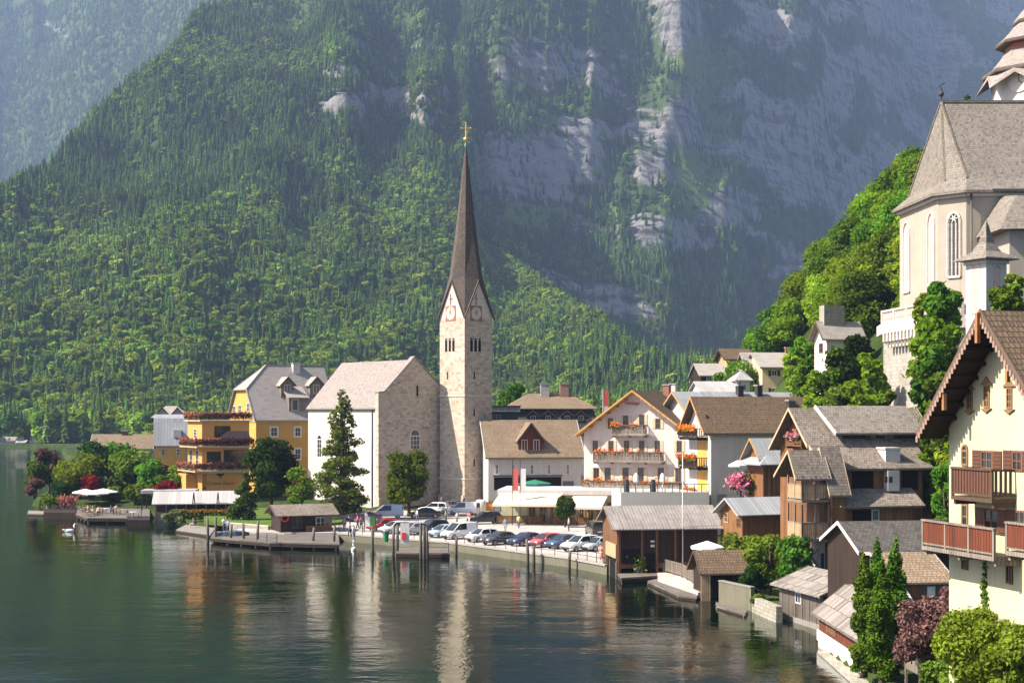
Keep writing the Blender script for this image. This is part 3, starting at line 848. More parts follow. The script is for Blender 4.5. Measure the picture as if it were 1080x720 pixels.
# ================================================================== forest (nobody could count it): one object, trees set on the terrain
def proto_conifer(seed, h=1.):
    rng = np.random.default_rng(seed); vs, fs = [], []
    L = 13
    for i in range(L):
        f = i/(L-1); z = .1+.86*f; r = .19*(1-f)**.85+.012; n = 9 if f < .7 else 6
        ph = rng.uniform(0,6.28)
        for k in range(n):
            a = ph+6.283*k/n+rng.uniform(-.2,.2); rr = r*rng.uniform(.65,1.2); wd = .42
            b = len(vs)
            vs += [(0,0,z+.05+.03*rng.random()), (rr*.62*math.cos(a-wd), rr*.62*math.sin(a-wd), z-.015), (rr*math.cos(a), rr*math.sin(a), z-.05-.03*rng.random()), (rr*.62*math.cos(a+wd), rr*.62*math.sin(a+wd), z-.015)]
            fs.append((b,b+1,b+2,b+3))
    b = len(vs); n = 6
    vs += [(.015*math.cos(k), .015*math.sin(k), 0) for k in np.linspace(0,6.28,n,endpoint=False)] + [(0,0,.9)]
    fs += [(b+k, b+(k+1)%n, b+n) for k in range(n)]
    return vs, fs
def proto_decid(seed):
    rng = np.random.default_rng(seed)
    bl = crown_blobs(rng, 1., .4, .12, 'round', 11)
    P, d, k = blob_points(rng, bl, 420)
    return P, d, np.clip(.6*rng.random(11)[k]+.4*rng.random(420),0,1)
protos = bpy.data.collections.new('forest_tree_kinds')
FOR_C = foliage('forest_conifer', (.035,.075,.016), (.085,.155,.032), trans=.2, hue=.03, vv=.4)
FOR_D = foliage('forest_broadleaf', (.085,.155,.014), (.21,.3,.035), trans=.38, hue=.035, vv=.3)
for i in range(3):
    vs, fs = proto_conifer(i); m = bpy.data.meshes.new('conifer'); m.from_pydata(vs, [], fs)
    at = m.attributes.new('rnd','FLOAT','FACE'); at.data.foreach_set('value', np.random.default_rng(i).random(len(fs)).astype(np.float32))
    m.materials.append(FOR_C); protos.objects.link(bpy.data.objects.new('a_conifer_%d' % i, m))
for i in range(3):
    P, d, rn = proto_decid(40+i); m = leaf_mesh('broadleaf', P, .17, np.random.default_rng(i), FOR_D, out=d, rnd=rn, elong=1.2)
    protos.objects.link(bpy.data.objects.new('b_broadleaf_%d' % i, m))
rng = np.random.default_rng(5)
def scatter(n, y0, y1, p0, p1):
    p = rng.uniform(p0, p1, n); y = np.sqrt(rng.uniform(y0*y0, y1*y1, n)); return p, y
ps, ys = [], []
for n, y0, y1, p0, p1 in ((52000,640,1700,-120,800), (30000,1500,2900,-120,560), (22000,2300,3900,-120,330), (34000,1600,2600,480,1200), (24000,2500,3900,-60,1200)):
    p, y = scatter(n, y0, y1, p0, p1); ps.append(p); ys.append(y)
p = np.concatenate(ps); y = np.concatenate(ys); x = (p-CX)/F*y
z = sample_grid(ZT, p, y); rk = sample_grid(ROCK, p, y); gs = sample_grid(GRASS, p, y)
py = H0-(z-CZ)*F/y
nz = fbm(x/70, y/70, 4, 101); nl = fbm(x/260, y/260, 3, 131)
keep = (py > -130) & (z > 1.4) & (rng.random(len(p)) > np.clip(rk*1.3-.05+.5*nz*(rk > .1)+.25*(y > 1750)*(p > 470), 0, .97)) & (rng.random(len(p)) > gs*.8) & ~((y < 700) & (rng.random(len(p)) < .3))
dens = rng.random(len(p)) < np.clip(.9+.35*nz, .35, 1)
keep &= dens
# only slopes the lake side can see (crest lines hide what lies behind)
ang = (ZT-CZ)/YY[:,None]; hid = np.maximum.accumulate(ang, 0)
vis = ((z+14-CZ)/y) > sample_grid(hid, p, y)-.004
keep &= vis
p, x, y, z, nz, nl, py, gs = (A[keep] for A in (p, x, y, z, nz, nl, py, gs))
low = np.clip((py-150)/300, 0, 1)
pd = np.clip(.2+.38*low+.9*nl*1.0 + .6*gs - .5*(y > 1600), .05, .95)
dec = rng.random(len(p)) < pd
h = np.where(dec, rng.uniform(6, 12.5, len(p)), rng.uniform(8, 19, len(p)))
h = h*(1+.35*fbm(x/90,y/90,3,61))*np.where(y < 1100, 1.12, 1)*np.where(y > 1900, 1.25, 1)*np.where(gs > .35, .6, 1)
fo = bpy.data.meshes.new('forest'); fo.vertices.add(len(p))
fo.vertices.foreach_set('co', np.stack([x,y,z-.4],1).astype(np.float32).ravel())
tint = np.clip(.5*fbm(x/55,y/55,3,301)+.35*fbm(x/17,y/17,2,305)-.05+.15*low, -.6, .8)
for nm, ty, A in (('tint','FLOAT',tint), ('size','FLOAT',h), ('turn','FLOAT',rng.uniform(0,6.28,len(p)))):
    at = fo.attributes.new(nm, ty, 'POINT'); at.data.foreach_set('value', A.astype(np.float32))
at = fo.attributes.new('pick','INT','POINT'); at.data.foreach_set('value', np.where(dec, rng.integers(3,6,len(p)), rng.integers(0,3,len(p))).astype(np.int32))
forest = bpy.data.objects.new('forest', fo); COL.objects.link(forest); forest['kind'] = 'stuff'; forest['label'] = 'dense mixed forest covering the mountain slopes'
print('FOREST', len(p))
ng = bpy.data.node_groups.new('forest_trees', 'GeometryNodeTree')
ng.interface.new_socket('Geometry', in_out='INPUT', socket_type='NodeSocketGeometry'); ng.interface.new_socket('Geometry', in_out='OUTPUT', socket_type='NodeSocketGeometry')
N = ng.nodes; gi = N.new('NodeGroupInput'); go = N.new('NodeGroupOutput'); ci = N.new('GeometryNodeCollectionInfo'); ci.inputs[0].default_value = protos
ci.inputs['Separate Children'].default_value = True; ci.inputs['Reset Children'].default_value = True
ip = N.new('GeometryNodeInstanceOnPoints'); ip.inputs['Pick Instance'].default_value = True
def attr(nm, ty):
    a = N.new('GeometryNodeInputNamedAttribute'); a.data_type = ty; a.inputs[0].default_value = nm
    return [q for q in a.outputs if q.enabled and q.name == 'Attribute'][0]
cx_ = N.new('ShaderNodeCombineXYZ'); ng.links.new(attr('turn','FLOAT'), cx_.inputs[2])
ng.links.new(gi.outputs[0], ip.inputs['Points']); ng.links.new(ci.outputs[0], ip.inputs['Instance'])
ng.links.new(attr('pick','INT'), ip.inputs['Instance Index']); ng.links.new(cx_.outputs[0], ip.inputs['Rotation']); ng.links.new(attr('size','FLOAT'), ip.inputs['Scale'])
ng.links.new(ip.outputs[0], go.inputs[0])
md = forest.modifiers.new('trees','NODES'); md.node_group = ng
# ================================================================== ground surfaces
def sheet(name, px_pts, z, mat, zs=None):
    pts = [(G_(a, b, z).x, G_(a, b, z).y) for a, b in px_pts]
    return struct(MB().prism(pts[::-1] if area(pts) < 0 else pts, z-.6, z).build(name, mat))
def area(P): return sum(P[i][0]*P[(i+1)%len(P)][1]-P[(i+1)%len(P)][0]*P[i][1] for i in range(len(P)))
t = NT('quay_paving'); co = t.coord('Object')
c1 = t.ramp(t.noise(co, .25, 6, .65), [(.3,(.3,.27,.25)),(.7,(.46,.42,.39))])
c2 = t.mix(t.ramp(t.noise(co, 1.1, 5, .7), [(.55,(0,0,0)),(.72,(.5,)*3)]), c1, (.17,.155,.14))
t.bsdf(c2, .9, t.noise(co, 12, 4), .3, .02, spec=.2); PAVE = t.m
QZ = .85
q = [(s_[0], s_[1]) for s_ in SHORE if X_(285,170) <= s_[0] <= X_(640,135)+.01]
def shore_pt(px, py): D = CZ*F/(py-H0); return (X_(px,D), D)
car_park = [shore_pt(357,570), shore_pt(420,576), shore_pt(470,580), shore_pt(500,584), shore_pt(557,592), shore_pt(600,598), shore_pt(640,606)]
back = [(X_(700,150),150),(X_(705,182),182),(X_(640,188),188),(X_(530,207),207),(X_(400,212),212),(X_(372,208),208),(X_(345,190),190)]
P = car_park + back
o = struct(MB().prism(P if area(P) > 0 else P[::-1], -1.6, QZ).build('quay', QUAYW))
Pi = [(x*.9985+.02, y+.25) for x, y in car_park] + [(x, y-.2) for x, y in back]
struct(MB().prism(Pi if area(Pi) > 0 else Pi[::-1], QZ+.002, QZ+.03).build('car_park_paving', PAVE))
# kerb stones along the quay edge
m = MB()
for a, b in zip(car_park[:-1], car_park[1:]): m.beam((a[0],a[1]+.2,QZ+.05), (b[0],b[1]+.2,QZ+.05), .4, .16)
struct(m.build('quay_kerb', tone((.3,.28,.25),'kerb_stone')))
# second row kerb strip and bay lines
m = MB()
for i in range(17):
    a = G_(430+i*12.2, 566+i*1.2, QZ+.04); m.beam((a.x,a.y,QZ+.036), (a.x+2.2,a.y+3.6,QZ+.036), .12, .006)
struct(m.build('bay_markings', TRIMW))
t = NT('lawn'); co = t.coord('Object')
t.bsdf(t.ramp(t.noise(co, .9, 6, .7), [(.3,(.045,.085,.012)),(.7,(.11,.17,.03))]), .95, t.noise(co, 9, 4), .6, .06, spec=.1); LAWN = t.m
def flat(name, pts, z, mat): return struct(MB().prism(pts if area(pts) > 0 else pts[::-1], z-.5, z).build(name, mat))
flat('lawn', [(X_(215,186),186),(X_(300,176),176),(X_(362,184),184),(X_(366,206),206),(X_(330,214),214),(X_(215,208),208)], 1.25, LAWN)
flat('footpath', [(X_(250,172.5),172.5),(X_(300,170.5),170.5),(X_(357,171),171),(X_(360,182),182),(X_(300,176.2),176.2),(X_(250,177),177)], .95, PAVE)

def wall_run(name, label, pts, h, mat, w=.35, z0=-1.5, cat='wall', cap=None):
    o = thing(name, label, cat, (pts[0][0], pts[0][1], 0)); b = Vector((pts[0][0], pts[0][1], 0))
    m = MB(); c = MB()
    for p_, q_ in zip(pts[:-1], pts[1:]):
        p_, q_ = Vector(p_)-b, Vector(q_)-b
        d = (q_-p_).normalized()*.02
        zt0, zt1 = p_.z+h, q_.z+h
        n = Vector((-d.y, d.x, 0)).normalized()*w/2
        m.hexa([(p_-n).to_2d().to_3d()+Vector((0,0,z0)), (q_-n).to_2d().to_3d()+Vector((0,0,z0)), (q_+n).to_2d().to_3d()+Vector((0,0,z0)), (p_+n).to_2d().to_3d()+Vector((0,0,z0)),
                (p_-n).to_2d().to_3d()+Vector((0,0,zt0)), (q_-n).to_2d().to_3d()+Vector((0,0,zt1)), (q_+n).to_2d().to_3d()+Vector((0,0,zt1)), (p_+n).to_2d().to_3d()+Vector((0,0,zt0))])
        c.beam(Vector((p_.x,p_.y,zt0+.05)), Vector((q_.x,q_.y,zt1+.05)), w+.1, .1)
    m.build('wall_body', mat, o)
    if cap: c.build('coping', cap, o)
    return o

# ================================================================== evangelical church and its tower
h = House('stone_church','lakeside church with rubble stone gable, white side wall and pale slate roof','church',400,215,1.5,41)
h.setW(473); h.setV(325)
apx = h.W/2; zr = h.hz(378, 219); ze = h.hz(430)
h.gable([(0,ze),(apx,zr-.4),(h.W,ze-.2)], 'u' if False else 'v', .9, h.V, SIDEW, SLATEP, oe=.35, og=.0, og1=.25, t=.25, gutter=COPPER, walls=True)
zs = h.hz(414)
gp = [(-.15,-2),(h.W+.05,-2),(h.W+.05,zs-.6),(apx,zr+.25),(.9,zs+.15),(-.15,zs)]
h.part('gable_wall', MB().extr(gp, 0, .85, 'v'), STONE)
c = MB()
for a, b in (((-.2,zs),(.9,zs+.15)),((.9,zs+.15),(apx,zr+.3)),((apx,zr+.3),(h.W+.1,zs-.55))):
    c.beam((a[0],.4,a[1]+.06),(b[0],.4,b[1]+.06), 1.1, .14)
h.part('gable_coping', c, SLATEP)
h.winp('F', 432, 459, 443, 474, frame=TRIMW, mull=(2,2), arch=True, fw=.16, proud=.06)
h.winp('F', 438.5, 406, 441.5, 418, frame=STONE, mull=(0,0), fw=.08, pane=DARK)
for px in (337,):
    a, z = h.fp('L', px, 490); h.win('L', a-.7, a+.7, z+1.2, z+4.2, mull=(1,3), arch=True, fw=.14, frame=TRIMW)
a, _ = h.fp('L', 393, 450); h.pipe('L', a, -.5, ze, .12, .09)
h.part('plinth', MB().box(-.12,-.1,-2,h.W,.05,1.1), STONE)
m = MB(); h.fbox(m, 'F', 0, h.W, 4.0, 4.2, .05, .12); h.part('string_course', m, STONE)
h.pipe('F', h.W-.35, -.5, zs-1, .18, .09)
CH = h
# tower
h = House('church_tower','tall pale stone church tower with steep brown slate spire and gilded cross','tower',490,217.5,1.5,44)
h.setW(518); h.setV(463); wd = (h.W+h.V)/2; h.W = h.V = wd
zc = h.hz(334.5); zg_ = h.hz(296, h.D+1.8); mid = wd/2
b = MB().box(0,0,-2,wd,wd,zc-.001); h.part('shaft', b, STONE)
for nm, pts in (('F',[(0,0),(wd,0),(mid,0)]),('L',None),('R',None),('B',None)):
    pass
gm = MB()
th = .5
for k in range(4):
    M = Matrix.Translation((mid,mid,0)) @ Matrix.Rotation(k*math.pi/2,4,'Z') @ Matrix.Translation((-mid,-mid,0))
    gm.M = M; gm.add([(0,0,zc),(wd,0,zc),(mid,0,zg_),(0.5,th,zc),(wd-.5,th,zc),(mid,th,zg_-.6)], [(0,1,2),(5,4,3),(0,2,5,3),(2,1,4,5),(0,3,4,1)])
gm.M = None; h.part('belfry_gable', gm, STONEL)
# spire: steep octagon above the gables, flaring down to the four corners
apz = h.hz(156, h.D+4); vs, fs = [], []
ctr = Vector((mid,mid,0))
ring = []
rg = h.hz(291, h.D+2)
for k in range(8):
    a = k*math.pi/4 - math.pi/2
    r = mid+.12 if k % 2 == 0 else 2.6
    ring.append(ctr + Vector((r*math.cos(a), r*math.sin(a), (zg_+.12) if k % 2 == 0 else rg)))
cor = [ctr + Vector((s_*(mid+.28), t_*(mid+.28), zc-.15)) for s_, t_ in ((1,-1),(1,1),(-1,1),(-1,-1))]
up = [ctr + Vector((1.7*math.cos(k*math.pi/4-math.pi/2), 1.7*math.sin(k*math.pi/4-math.pi/2), rg+(apz-rg)*.33)) for k in range(8)]
tip = [ctr + Vector((.12*math.cos(k*math.pi/4-math.pi/2), .12*math.sin(k*math.pi/4-math.pi/2), apz)) for k in range(8)]
vs = ring + cor + up + tip
for k in range(8):
    fs.append((k, (k+1)%8, 12+(k+1)%8, 12+k)); fs.append((12+k, 12+(k+1)%8, 20+(k+1)%8, 20+k))
for q_ in range(4):
    g0, kk, g1 = 2*q_, 2*q_+1, (2*q_+2)%8
    fs.append((g0, 8+q_, kk)); fs.append((kk, 8+q_, g1))
fs.append(tuple(range(20,28)))
sp = h.part('spire', MB().add(vs, fs), SPIRE)
m = MB()
for q_ in range(4):
    g0, g1 = ring[2*q_], ring[(2*q_+2)%8]
    m.beam(cor[q_], g0, .22, .2); m.beam(cor[q_], g1, .22, .2)
m.build('eaves_board', TRIMB, sp)
f = MB().lathe([(.12,0),(.2,.25),(.26,.5),(.14,.8),(.12,1.1)], 10, (mid,mid,apz-.05)); fo_ = f.build('finial', tone((.12,.26,.2),'verdigris'), sp, True)
MB().ell((mid,mid,apz+1.35),(.42,.42,.42),14,8).build('gilded_ball', GOLD, fo_, True)
m = MB(); d = Vector((math.cos(-h.a), math.sin(-h.a), 0)); z0 = apz+1.75
m.beam((mid,mid,z0),(mid,mid,z0+2.1),.13); m.beam(Vector((mid,mid,z0+1.35))-d*.72, Vector((mid,mid,z0+1.35))+d*.72, .13)
for e in (-1,1): m.ell(Vector((mid,mid,z0+1.35))+d*.75*e, (.13,.13,.13), 6, 4)
m.ell((mid,mid,z0+2.15),(.13,.13,.13),6,4); m.build('cross', GOLD, fo_)
DIAL = plain('clock_dial',(.6,.55,.48),.6); REDP = plain('faded_red_paint',(.3,.12,.08),.8)
for face in 'FL':
    cx_px = 502 if face == 'F' else 475.5
    t0, zc_ = h.fp(face, cx_px, 330.5); r = 1.0
    m = MB(); h.fbox(m, face, t0-1.2, t0+1.2, zc_-1.2, zc_+1.2, 0, .05)
    ck = h.part('clock', m, REDP)
    def disc(r0, n0, n1, mat, nm, seg=24):
        q = MB(); vs = []
        for n_ in (n0, n1):
            for i in range(seg): vs.append(h.loc(face, t0+r0*math.cos(6.2832*i/seg), n_, zc_+r0*math.sin(6.2832*i/seg)))
        q.add(vs, [tuple(range(seg)), tuple(range(2*seg-1,seg-1,-1))] + [(i,(i+1)%seg,(i+1)%seg+seg,i+seg) for i in range(seg)])
        return q.build(nm, mat, ck)
    disc(1.02, .052, .09, DIAL, 'dial'); disc(.45, .092, .1, tone((.42,.33,.27),'inner_dial_paint'), 'inner_dial')
    for i in range(12):
        q = MB(); a = i*math.pi/6; q.beam(h.loc(face, t0+.74*math.cos(a), .1, zc_+.74*math.sin(a)), h.loc(face, t0+.95*math.cos(a), .1, zc_+.95*math.sin(a)), .09, .03); q.build('hour_mark', IRON, ck)
    q = MB(); q.beam(h.loc(face,t0,.13,zc_), h.loc(face,t0+.28,.13,zc_+.55), .11,.03); q.beam(h.loc(face,t0,.14,zc_), h.loc(face,t0-.1,.14,zc_+.85), .07,.03); q.build('hands', GOLD, ck)
    q = MB(); q.beam(h.loc(face,t0,.06,zc_+1.3), h.loc(face,t0,.06,zc_+3.1), .14,.06); q.beam(h.loc(face,t0-.42,.06,zc_+2.3), h.loc(face,t0+.42,.06,zc_+2.3), .12,.06)
    h.part('wall_cross', q, REDP)
    # triple belfry lights
    tb, zb_ = h.fp(face, 501.5 if face == 'F' else 474.5, 363)
    for k in (-1,0,1):
        h.win(face, tb+k*.86-.33, tb+k*.86+.33, zb_-1.2, zb_+.7, frame=STONEL, mull=(0,0), arch=True, fw=.045, pane=DARK, proud=.03, name='belfry_light')
for face, px, py in (('F',500,396),('F',500,435),('F',500,488),('L',472,396)):
    t0, zz = h.fp(face, px, py); h.win(face, t0-.2, t0+.2, zz-.6, zz+.6, frame=STONE, mull=(0,0), fw=.05, pane=DARK, name='slit_window')
for py in (417, 505):
    zz = h.hz(py); h.part('string_course', MB().box(-.12,-.12,zz-.1,wd+.12,wd+.12,zz+.1), STONEL)
h.part('plinth', MB().box(-.2,-.2,-2,wd+.2,wd+.2,1.2), STONE)
# ================================================================== yellow hotel
h = House('yellow_hotel','large ochre yellow hotel with grey dormered roof and stepped flower balconies','hotel',270,236,1.5,31)
h.setW(357); h.setV(242); YH = h
ze = h.hz(440); zr = h.hz(386, 243); hj = h.hz(411); V = h.V; vm = V/2; ins = 4.2; W = h.W
# walls with the clipped left gable
zj = hj; sj = (zj-ze)/(zr-ze)*vm
poly = [(0,-2),(V,-2),(V,ze),(V-sj,zj),(sj,zj),(0,ze)]
h.part('wall', MB().extr(poly, 0, W, 'u'), YELLOW)
og = .5
def RP(v0, z0): return z0
e = .5; sl = (zr-ze)/vm; t = .2
lo = [(-og,-e,ze-e*sl),(W,-e,ze-e*sl),(W,vm,zr),(ins,vm,zr),(-og,sj,zj),(-og,V-sj,zj),(-og,V+e,ze-e*sl),(W,V+e,ze-e*sl)]
lo = [(a,b,c+.02) for a,b,c in lo]; hi = [(a,b,c+t) for a,b,c in lo]
vs = lo+hi
fs = [(8,9,10,11,12),(11,10,15,14,13),(11,13,12),(0,4,3,2,1),(3,5,6,7,2),(3,4,5),(0,1,9,8),(8,12,4,0),(12,13,5,4),(13,14,6,5),(14,15,7,6),(1,2,10,9),(2,7,15,10)]
rf = h.part('roof', MB().add(vs, fs), SLATEG)
m = MB()
for a, b in ((11,12),(11,13),(11,10),(8,12)): m.beam(Vector(vs[a])+Vector((0,0,.04)), Vector(vs[b])+Vector((0,0,.04)), .22, .12)
m.build('ridge_cap', TRIMG, rf)
m = MB(); h.fbox(m,'F',-.1,W,ze-.75,ze-.45,0,.18); h.fbox(m,'L',-.1,V,ze-.75,ze-.45,0.001,.18); h.part('cornice', m, TRIMW)
def dormer(h, x0, x1, y, zb, zev, zrd, wall, roof, wins=1, og=.45, depth=5, front=True, wfr=None, vg=TRIMB):
    """small gabled dormer whose front stands at local y"""
    m = MB().extr([(x0,zb),(x1,zb),(x1,zev),((x0+x1)/2,zrd),(x0,zev)], y, y+depth, 'v'); d = h.part('dormer', m, wall)
    q = MB(); xm = (x0+x1)/2; k = (zrd-zev)/(xm-x0)
    for sx in (-1,1):
        xe = (x0-.35) if sx < 0 else (x1+.35); ze_ = zev-.35*k
        q.extr([(xe,ze_+.01),(xm,zrd+.01),(xm,zrd+.15),(xe,ze_+.15)], y-og, y+depth, 'v')
    q.build('dormer_roof', roof, d)
    q = MB()
    for sx in (-1,1):
        xe = (x0-.35) if sx < 0 else (x1+.35); q.beam((xe,y-og-.03,zev-.35*k+.06),(xm,y-og-.03,zrd+.08),.05,.2)
    q.build('bargeboard', vg, d)
    for i in range(wins):
        w_ = (x1-x0)*.5/wins; c_ = x0+(x1-x0)*(i+.5)/wins; zz0 = zb+(zev-zb)*.25; zz1 = zev-.05
        fr = MB(); g = MB()
        for a,b_,c2,d2 in ((c_-w_/2,c_-w_/2+.08,zz0,zz1),(c_+w_/2-.08,c_+w_/2,zz0,zz1),(c_-w_/2+.08,c_+w_/2-.08,zz0,zz0+.08),(c_-w_/2+.08,c_+w_/2-.08,zz1-.08,zz1),(c_-.03,c_+.03,zz0+.08,zz1-.08)):
            fr.box(a,y-.06,c2,b_,y+.05,d2)
        f_ = fr.build('dormer_window', wfr or TRIMW, d); g.box(c_-w_/2+.04,y-.02,zz0+.04,c_+w_/2-.04,y+.04,zz1-.04)
    return d
def roofpt(px, py, oy):      # helper for things standing on the front slope: local x where the pixel column meets plane y=oy
    o = Vector((h.c.x,h.c.y))+h.v*oy; t_ = h.along(px, h.u, o); return t_, Z_(py, (o+h.u*t_).y)-h.zg
x0, z1 = roofpt(303, 415, .6); x1, z0 = roofpt(324, 436, .6)
# lower shed dormer with sloping cheek roof
m = MB().extr([(.6,z0-1),(.6,z1-.6),(4.5,z1+1.5),(4.5,z0-1)], x0+.3, x1, 'u'); d = h.part('dormer', m, WOODG)
MB().extr([(.1,z1-.8),(4.8,z1+1.7),(4.8,z1+1.85),(.1,z1-.65)], x0, x1+.3, 'u').build('dormer_roof', SLATEG, d)
a0, zz = roofpt(311, 427, .6); m = MB(); m.box(a0-.6,.5,zz-1,a0+.6,.62,zz+1); ww = m.build('dormer_window', TRIMW, d); MB().box(a0-.48,.48,zz-.88,a0+.48,.56,zz+.88).build('pane', GLASS, ww)
for px0, px1 in ((294.5,311.5),(325,342)):
    x0, za = roofpt(px0+2, 405, 2.3); x1, zb_ = roofpt(px1-2, 414, 2.3); _, zt = roofpt((px0+px1)/2, 398, 2.3)
    dormer(h, x0, x1, 2.3, zb_-.8, za, zt, WOODG, SLATEG)
a0, z0 = roofpt(312, 393, vm-.6); _, z1 = roofpt(312, 383.5, vm-.6); h.chimney(a0, vm-.6, z0-1.5, z1, 1.3, .9, WHITE, pots=0)
for a,b in ((284,294),(309.5,318.5),(330,339)):
    h.winp('F', a+1.5, 450.5, b-1.5, 460, surround=TRIMW, mull=(1,1)); h.winp('F', a+1.5, 473, b-1.5, 484, surround=TRIMW, mull=(1,1))
for px, py in ((247,455),(257,452),(262,430),(253,432),(247,433)): h.winp('L', px-1.6, py-5, px+1.6, py+4, surround=None, mull=(1,1))
# balcony wing
g = House('wing','','',213,224,1.5,31,parent=h); g.setW(263); g.setV(198)
zt = g.hz(443); zf3 = g.hz(470.5); zf2 = g.hz(496)
g.part('wing_wall', MB().box(0,0,-2,g.W,g.V,zt), ORANGE)
g.part('bay_wall', MB().extr([(g.V*.35,-2),(g.V+1.5,-2),(g.V+1.5,zf2-.6),(g.V*.35,zf2-.6)], -1.8, -.002, 'u'), ORANGE)
for zz, ex, sd, fl in ((zt+.02,.5,1,FDUL),(zf3,1.3,2,FDUL),(zf2,1.7,3,FDUL)):
    m = MB().box(-ex,-ex,zz-.22,g.W+.4,g.V+.3,zz); o = g.part('terrace_slab', m, TRIMBG)
    r = MB(); b = MB(); hh = 1.05
    for (p_, q_) in (((-ex+.06,-ex+.06),(g.W+.3,-ex+.06)),((-ex+.06,-ex+.06),(-ex+.06,g.V+.2))):
        L = math.dist(p_,q_); n = int(L/1.4)
        for i in range(n+1):
            x = p_[0]+(q_[0]-p_[0])*i/n; y = p_[1]+(q_[1]-p_[1])*i/n; r.box(x-.05,y-.05,zz+.002,x+.05,y+.05,zz+hh)
        r.beam((*p_,zz+hh+.04),(*q_,zz+hh+.04),.12,.08)
        n = int(L/.16)
        for i in range(n):
            x = p_[0]+(q_[0]-p_[0])*(i+.5)/n; y = p_[1]+(q_[1]-p_[1])*(i+.5)/n; b.box(x-.045,y-.045,zz+.1,x+.045,y+.045,zz+hh)
    rr = r.build('railing', WOODB, o); b.build('balusters', WOODL if sd == 3 else WOODB, rr)
    rng = np.random.default_rng(sd); nn = 1500
    tt = rng.random(nn); f_ = tt < .68
    P = np.where(f_[:,None], np.stack([-ex+(g.W+ex)*(tt/.68), np.full(nn,-ex-.12), np.full(nn,zz+hh*.85)],1), np.stack([np.full(nn,-ex-.12), -ex+(g.V+ex)*((tt-.68)/.32), np.full(nn,zz+hh*.85)],1))
    P += rng.normal(0,1,(nn,3))*np.array([.12,.1,.2]); leaf_obj('flowers', P, .2, rng, fl, o); leaf_obj('flower_leaves', P[:600]-np.array([0,0,.25]), .2, rng, GREEND, o)
# recessed loggias, windows
for fc, x0, y0, x1, y1 in (('F',226,449,243,461),('F',218,476,233,494),('F',236,474,262,494)):
    a, z1 = g.fp(fc,x0,y0); b, z0 = g.fp(fc,x1,y1); g.win(fc, a, b, z0, z1, frame=WOODR, mull=(3,1), pane=GLASS)
for px, y0, y1 in ((206,452,462),(201.5,474,491),(208,474,490)): g.winp('L', px-1.5, y0, px+1.5, y1, mull=(1,2))
g.winp('F', 214.5, 500, 217, 516, frame=WOODR, mull=(0,1))
a, z1 = g.fp('F', 224, 464.5); b, z0 = g.fp('F', 262, 464.5); zt_ = g.hz(454.5)
m = MB().add([(a,-1.2,z1),(b,-1.2,z1),(b,.0,zt_),(a+2.5,0.,zt_),(a,-1.2,z1-.12),(b,-1.2,z1-.12)], [(0,1,2,3),(0,4,5,1),(0,3,4),(3,2,5,4)]); g.part('canopy', m, tone((.2,.12,.09),'brown_canvas'))
m = MB(); g.fbox(m,'F',0,g.W,zf2-.5,zf2-.3,0,.1); g.part('cornice', m, TRIMW)
gx, gz_ = g.fp('F', 232.5, 511)
def text(body, size, parent, loc, rot, mat, ex=.02, align='CENTER', shear=0, name='lettering'):
    c = bpy.data.curves.new(name, 'FONT'); c.body = body; c.size = size; c.extrude = ex; c.align_x = align; c.shear = shear
    c.materials.append(mat); o = bpy.data.objects.new(name, c); COL.objects.link(o); o.parent = parent
    o.matrix_local = Matrix.Translation(loc) @ rot; return o
INK = plain('sign_ink', (.05,.03,.02), .8)
def face_rot(h, face):
    Rx = Matrix.Rotation(R(90),4,'X')
    return Rx if face == 'F' else Matrix.Rotation(R(-90),4,'Z') @ Rx
sg = MB(); g.fbox(sg,'F',gx-2.9,gx+2.9,gz_-.25,gz_+3.1,.0,.02); sgo = g.part('sign_panel', sg, ORANGE)
text('Grüner Baum', .82, sgo, (gx,-.03,gz_), Matrix.Rotation(R(90),4,'X'), INK)
m = MB(); m.box(gx-.09,-.05,gz_+1.0,gx+.09,-.022,gz_+1.6)
for dx, dz, r_ in ((-.35,1.75,.3),(.35,1.75,.3),(0,2.0,.38),(-.2,1.6,.25),(.2,1.6,.25)): m.ell((gx+dx,-.03,gz_+dz),(r_,.02,r_),10,6)
m.build('tree_emblem', INK, sgo)
# ================================================================== roofs and pavilion at the lake, in front of the hotel
h = House('lakeside_pavilion','low open lakeside pavilion with long white sheet roof on posts','pavilion',163,201,.7,10); h.setW(250); h.V = 5
h.gable([(0,h.hz(531)),(3.6,h.hz(519.5,203)),(6,h.hz(522,206))],'u',0,h.W,WOODD,METALW,oe=.4,og=.3,t=.12,verge=TRIMW,walls=False)
m = MB()
for i in range(9):
    x = .2+(h.W-.4)*i/8; m.box(x-.09,.1,-1,x+.09,.28,h.hz(531))
h.part('posts', m, WOODG); h.part('back_wall', MB().box(0,4,-1,h.W,4.2,h.hz(524)), WOODD)
h.part('low_wall', MB().box(0,.35,-1.5,h.W,.6,.5), CONC)
for px in (204.5,230):
    a, z = h.fp('F', px, 519); h.part('gable_post', MB().beam((a-.35,-.3,-.2),(a,-.3,z),.14).beam((a+.35,-.3,-.2),(a,-.3,z),.14), WOODD)
h = House('terrace_canopy','flat pale canopy roof over the dining terrace beside the pavilion','canopy',148,212,.7,6); h.setW(206); h.V=5
h.part('roof', MB().box(0,0,h.hz(520.5),h.W,5,h.hz(517)), METALW); m = MB()
for x in (.2,h.W*.33,h.W*.66,h.W-.2):
    for y in (.2,4.8): m.box(x-.08,y-.08,-1,x+.08,y+.08,h.hz(520.5)-.002)
h.part('posts', m, WOODD)
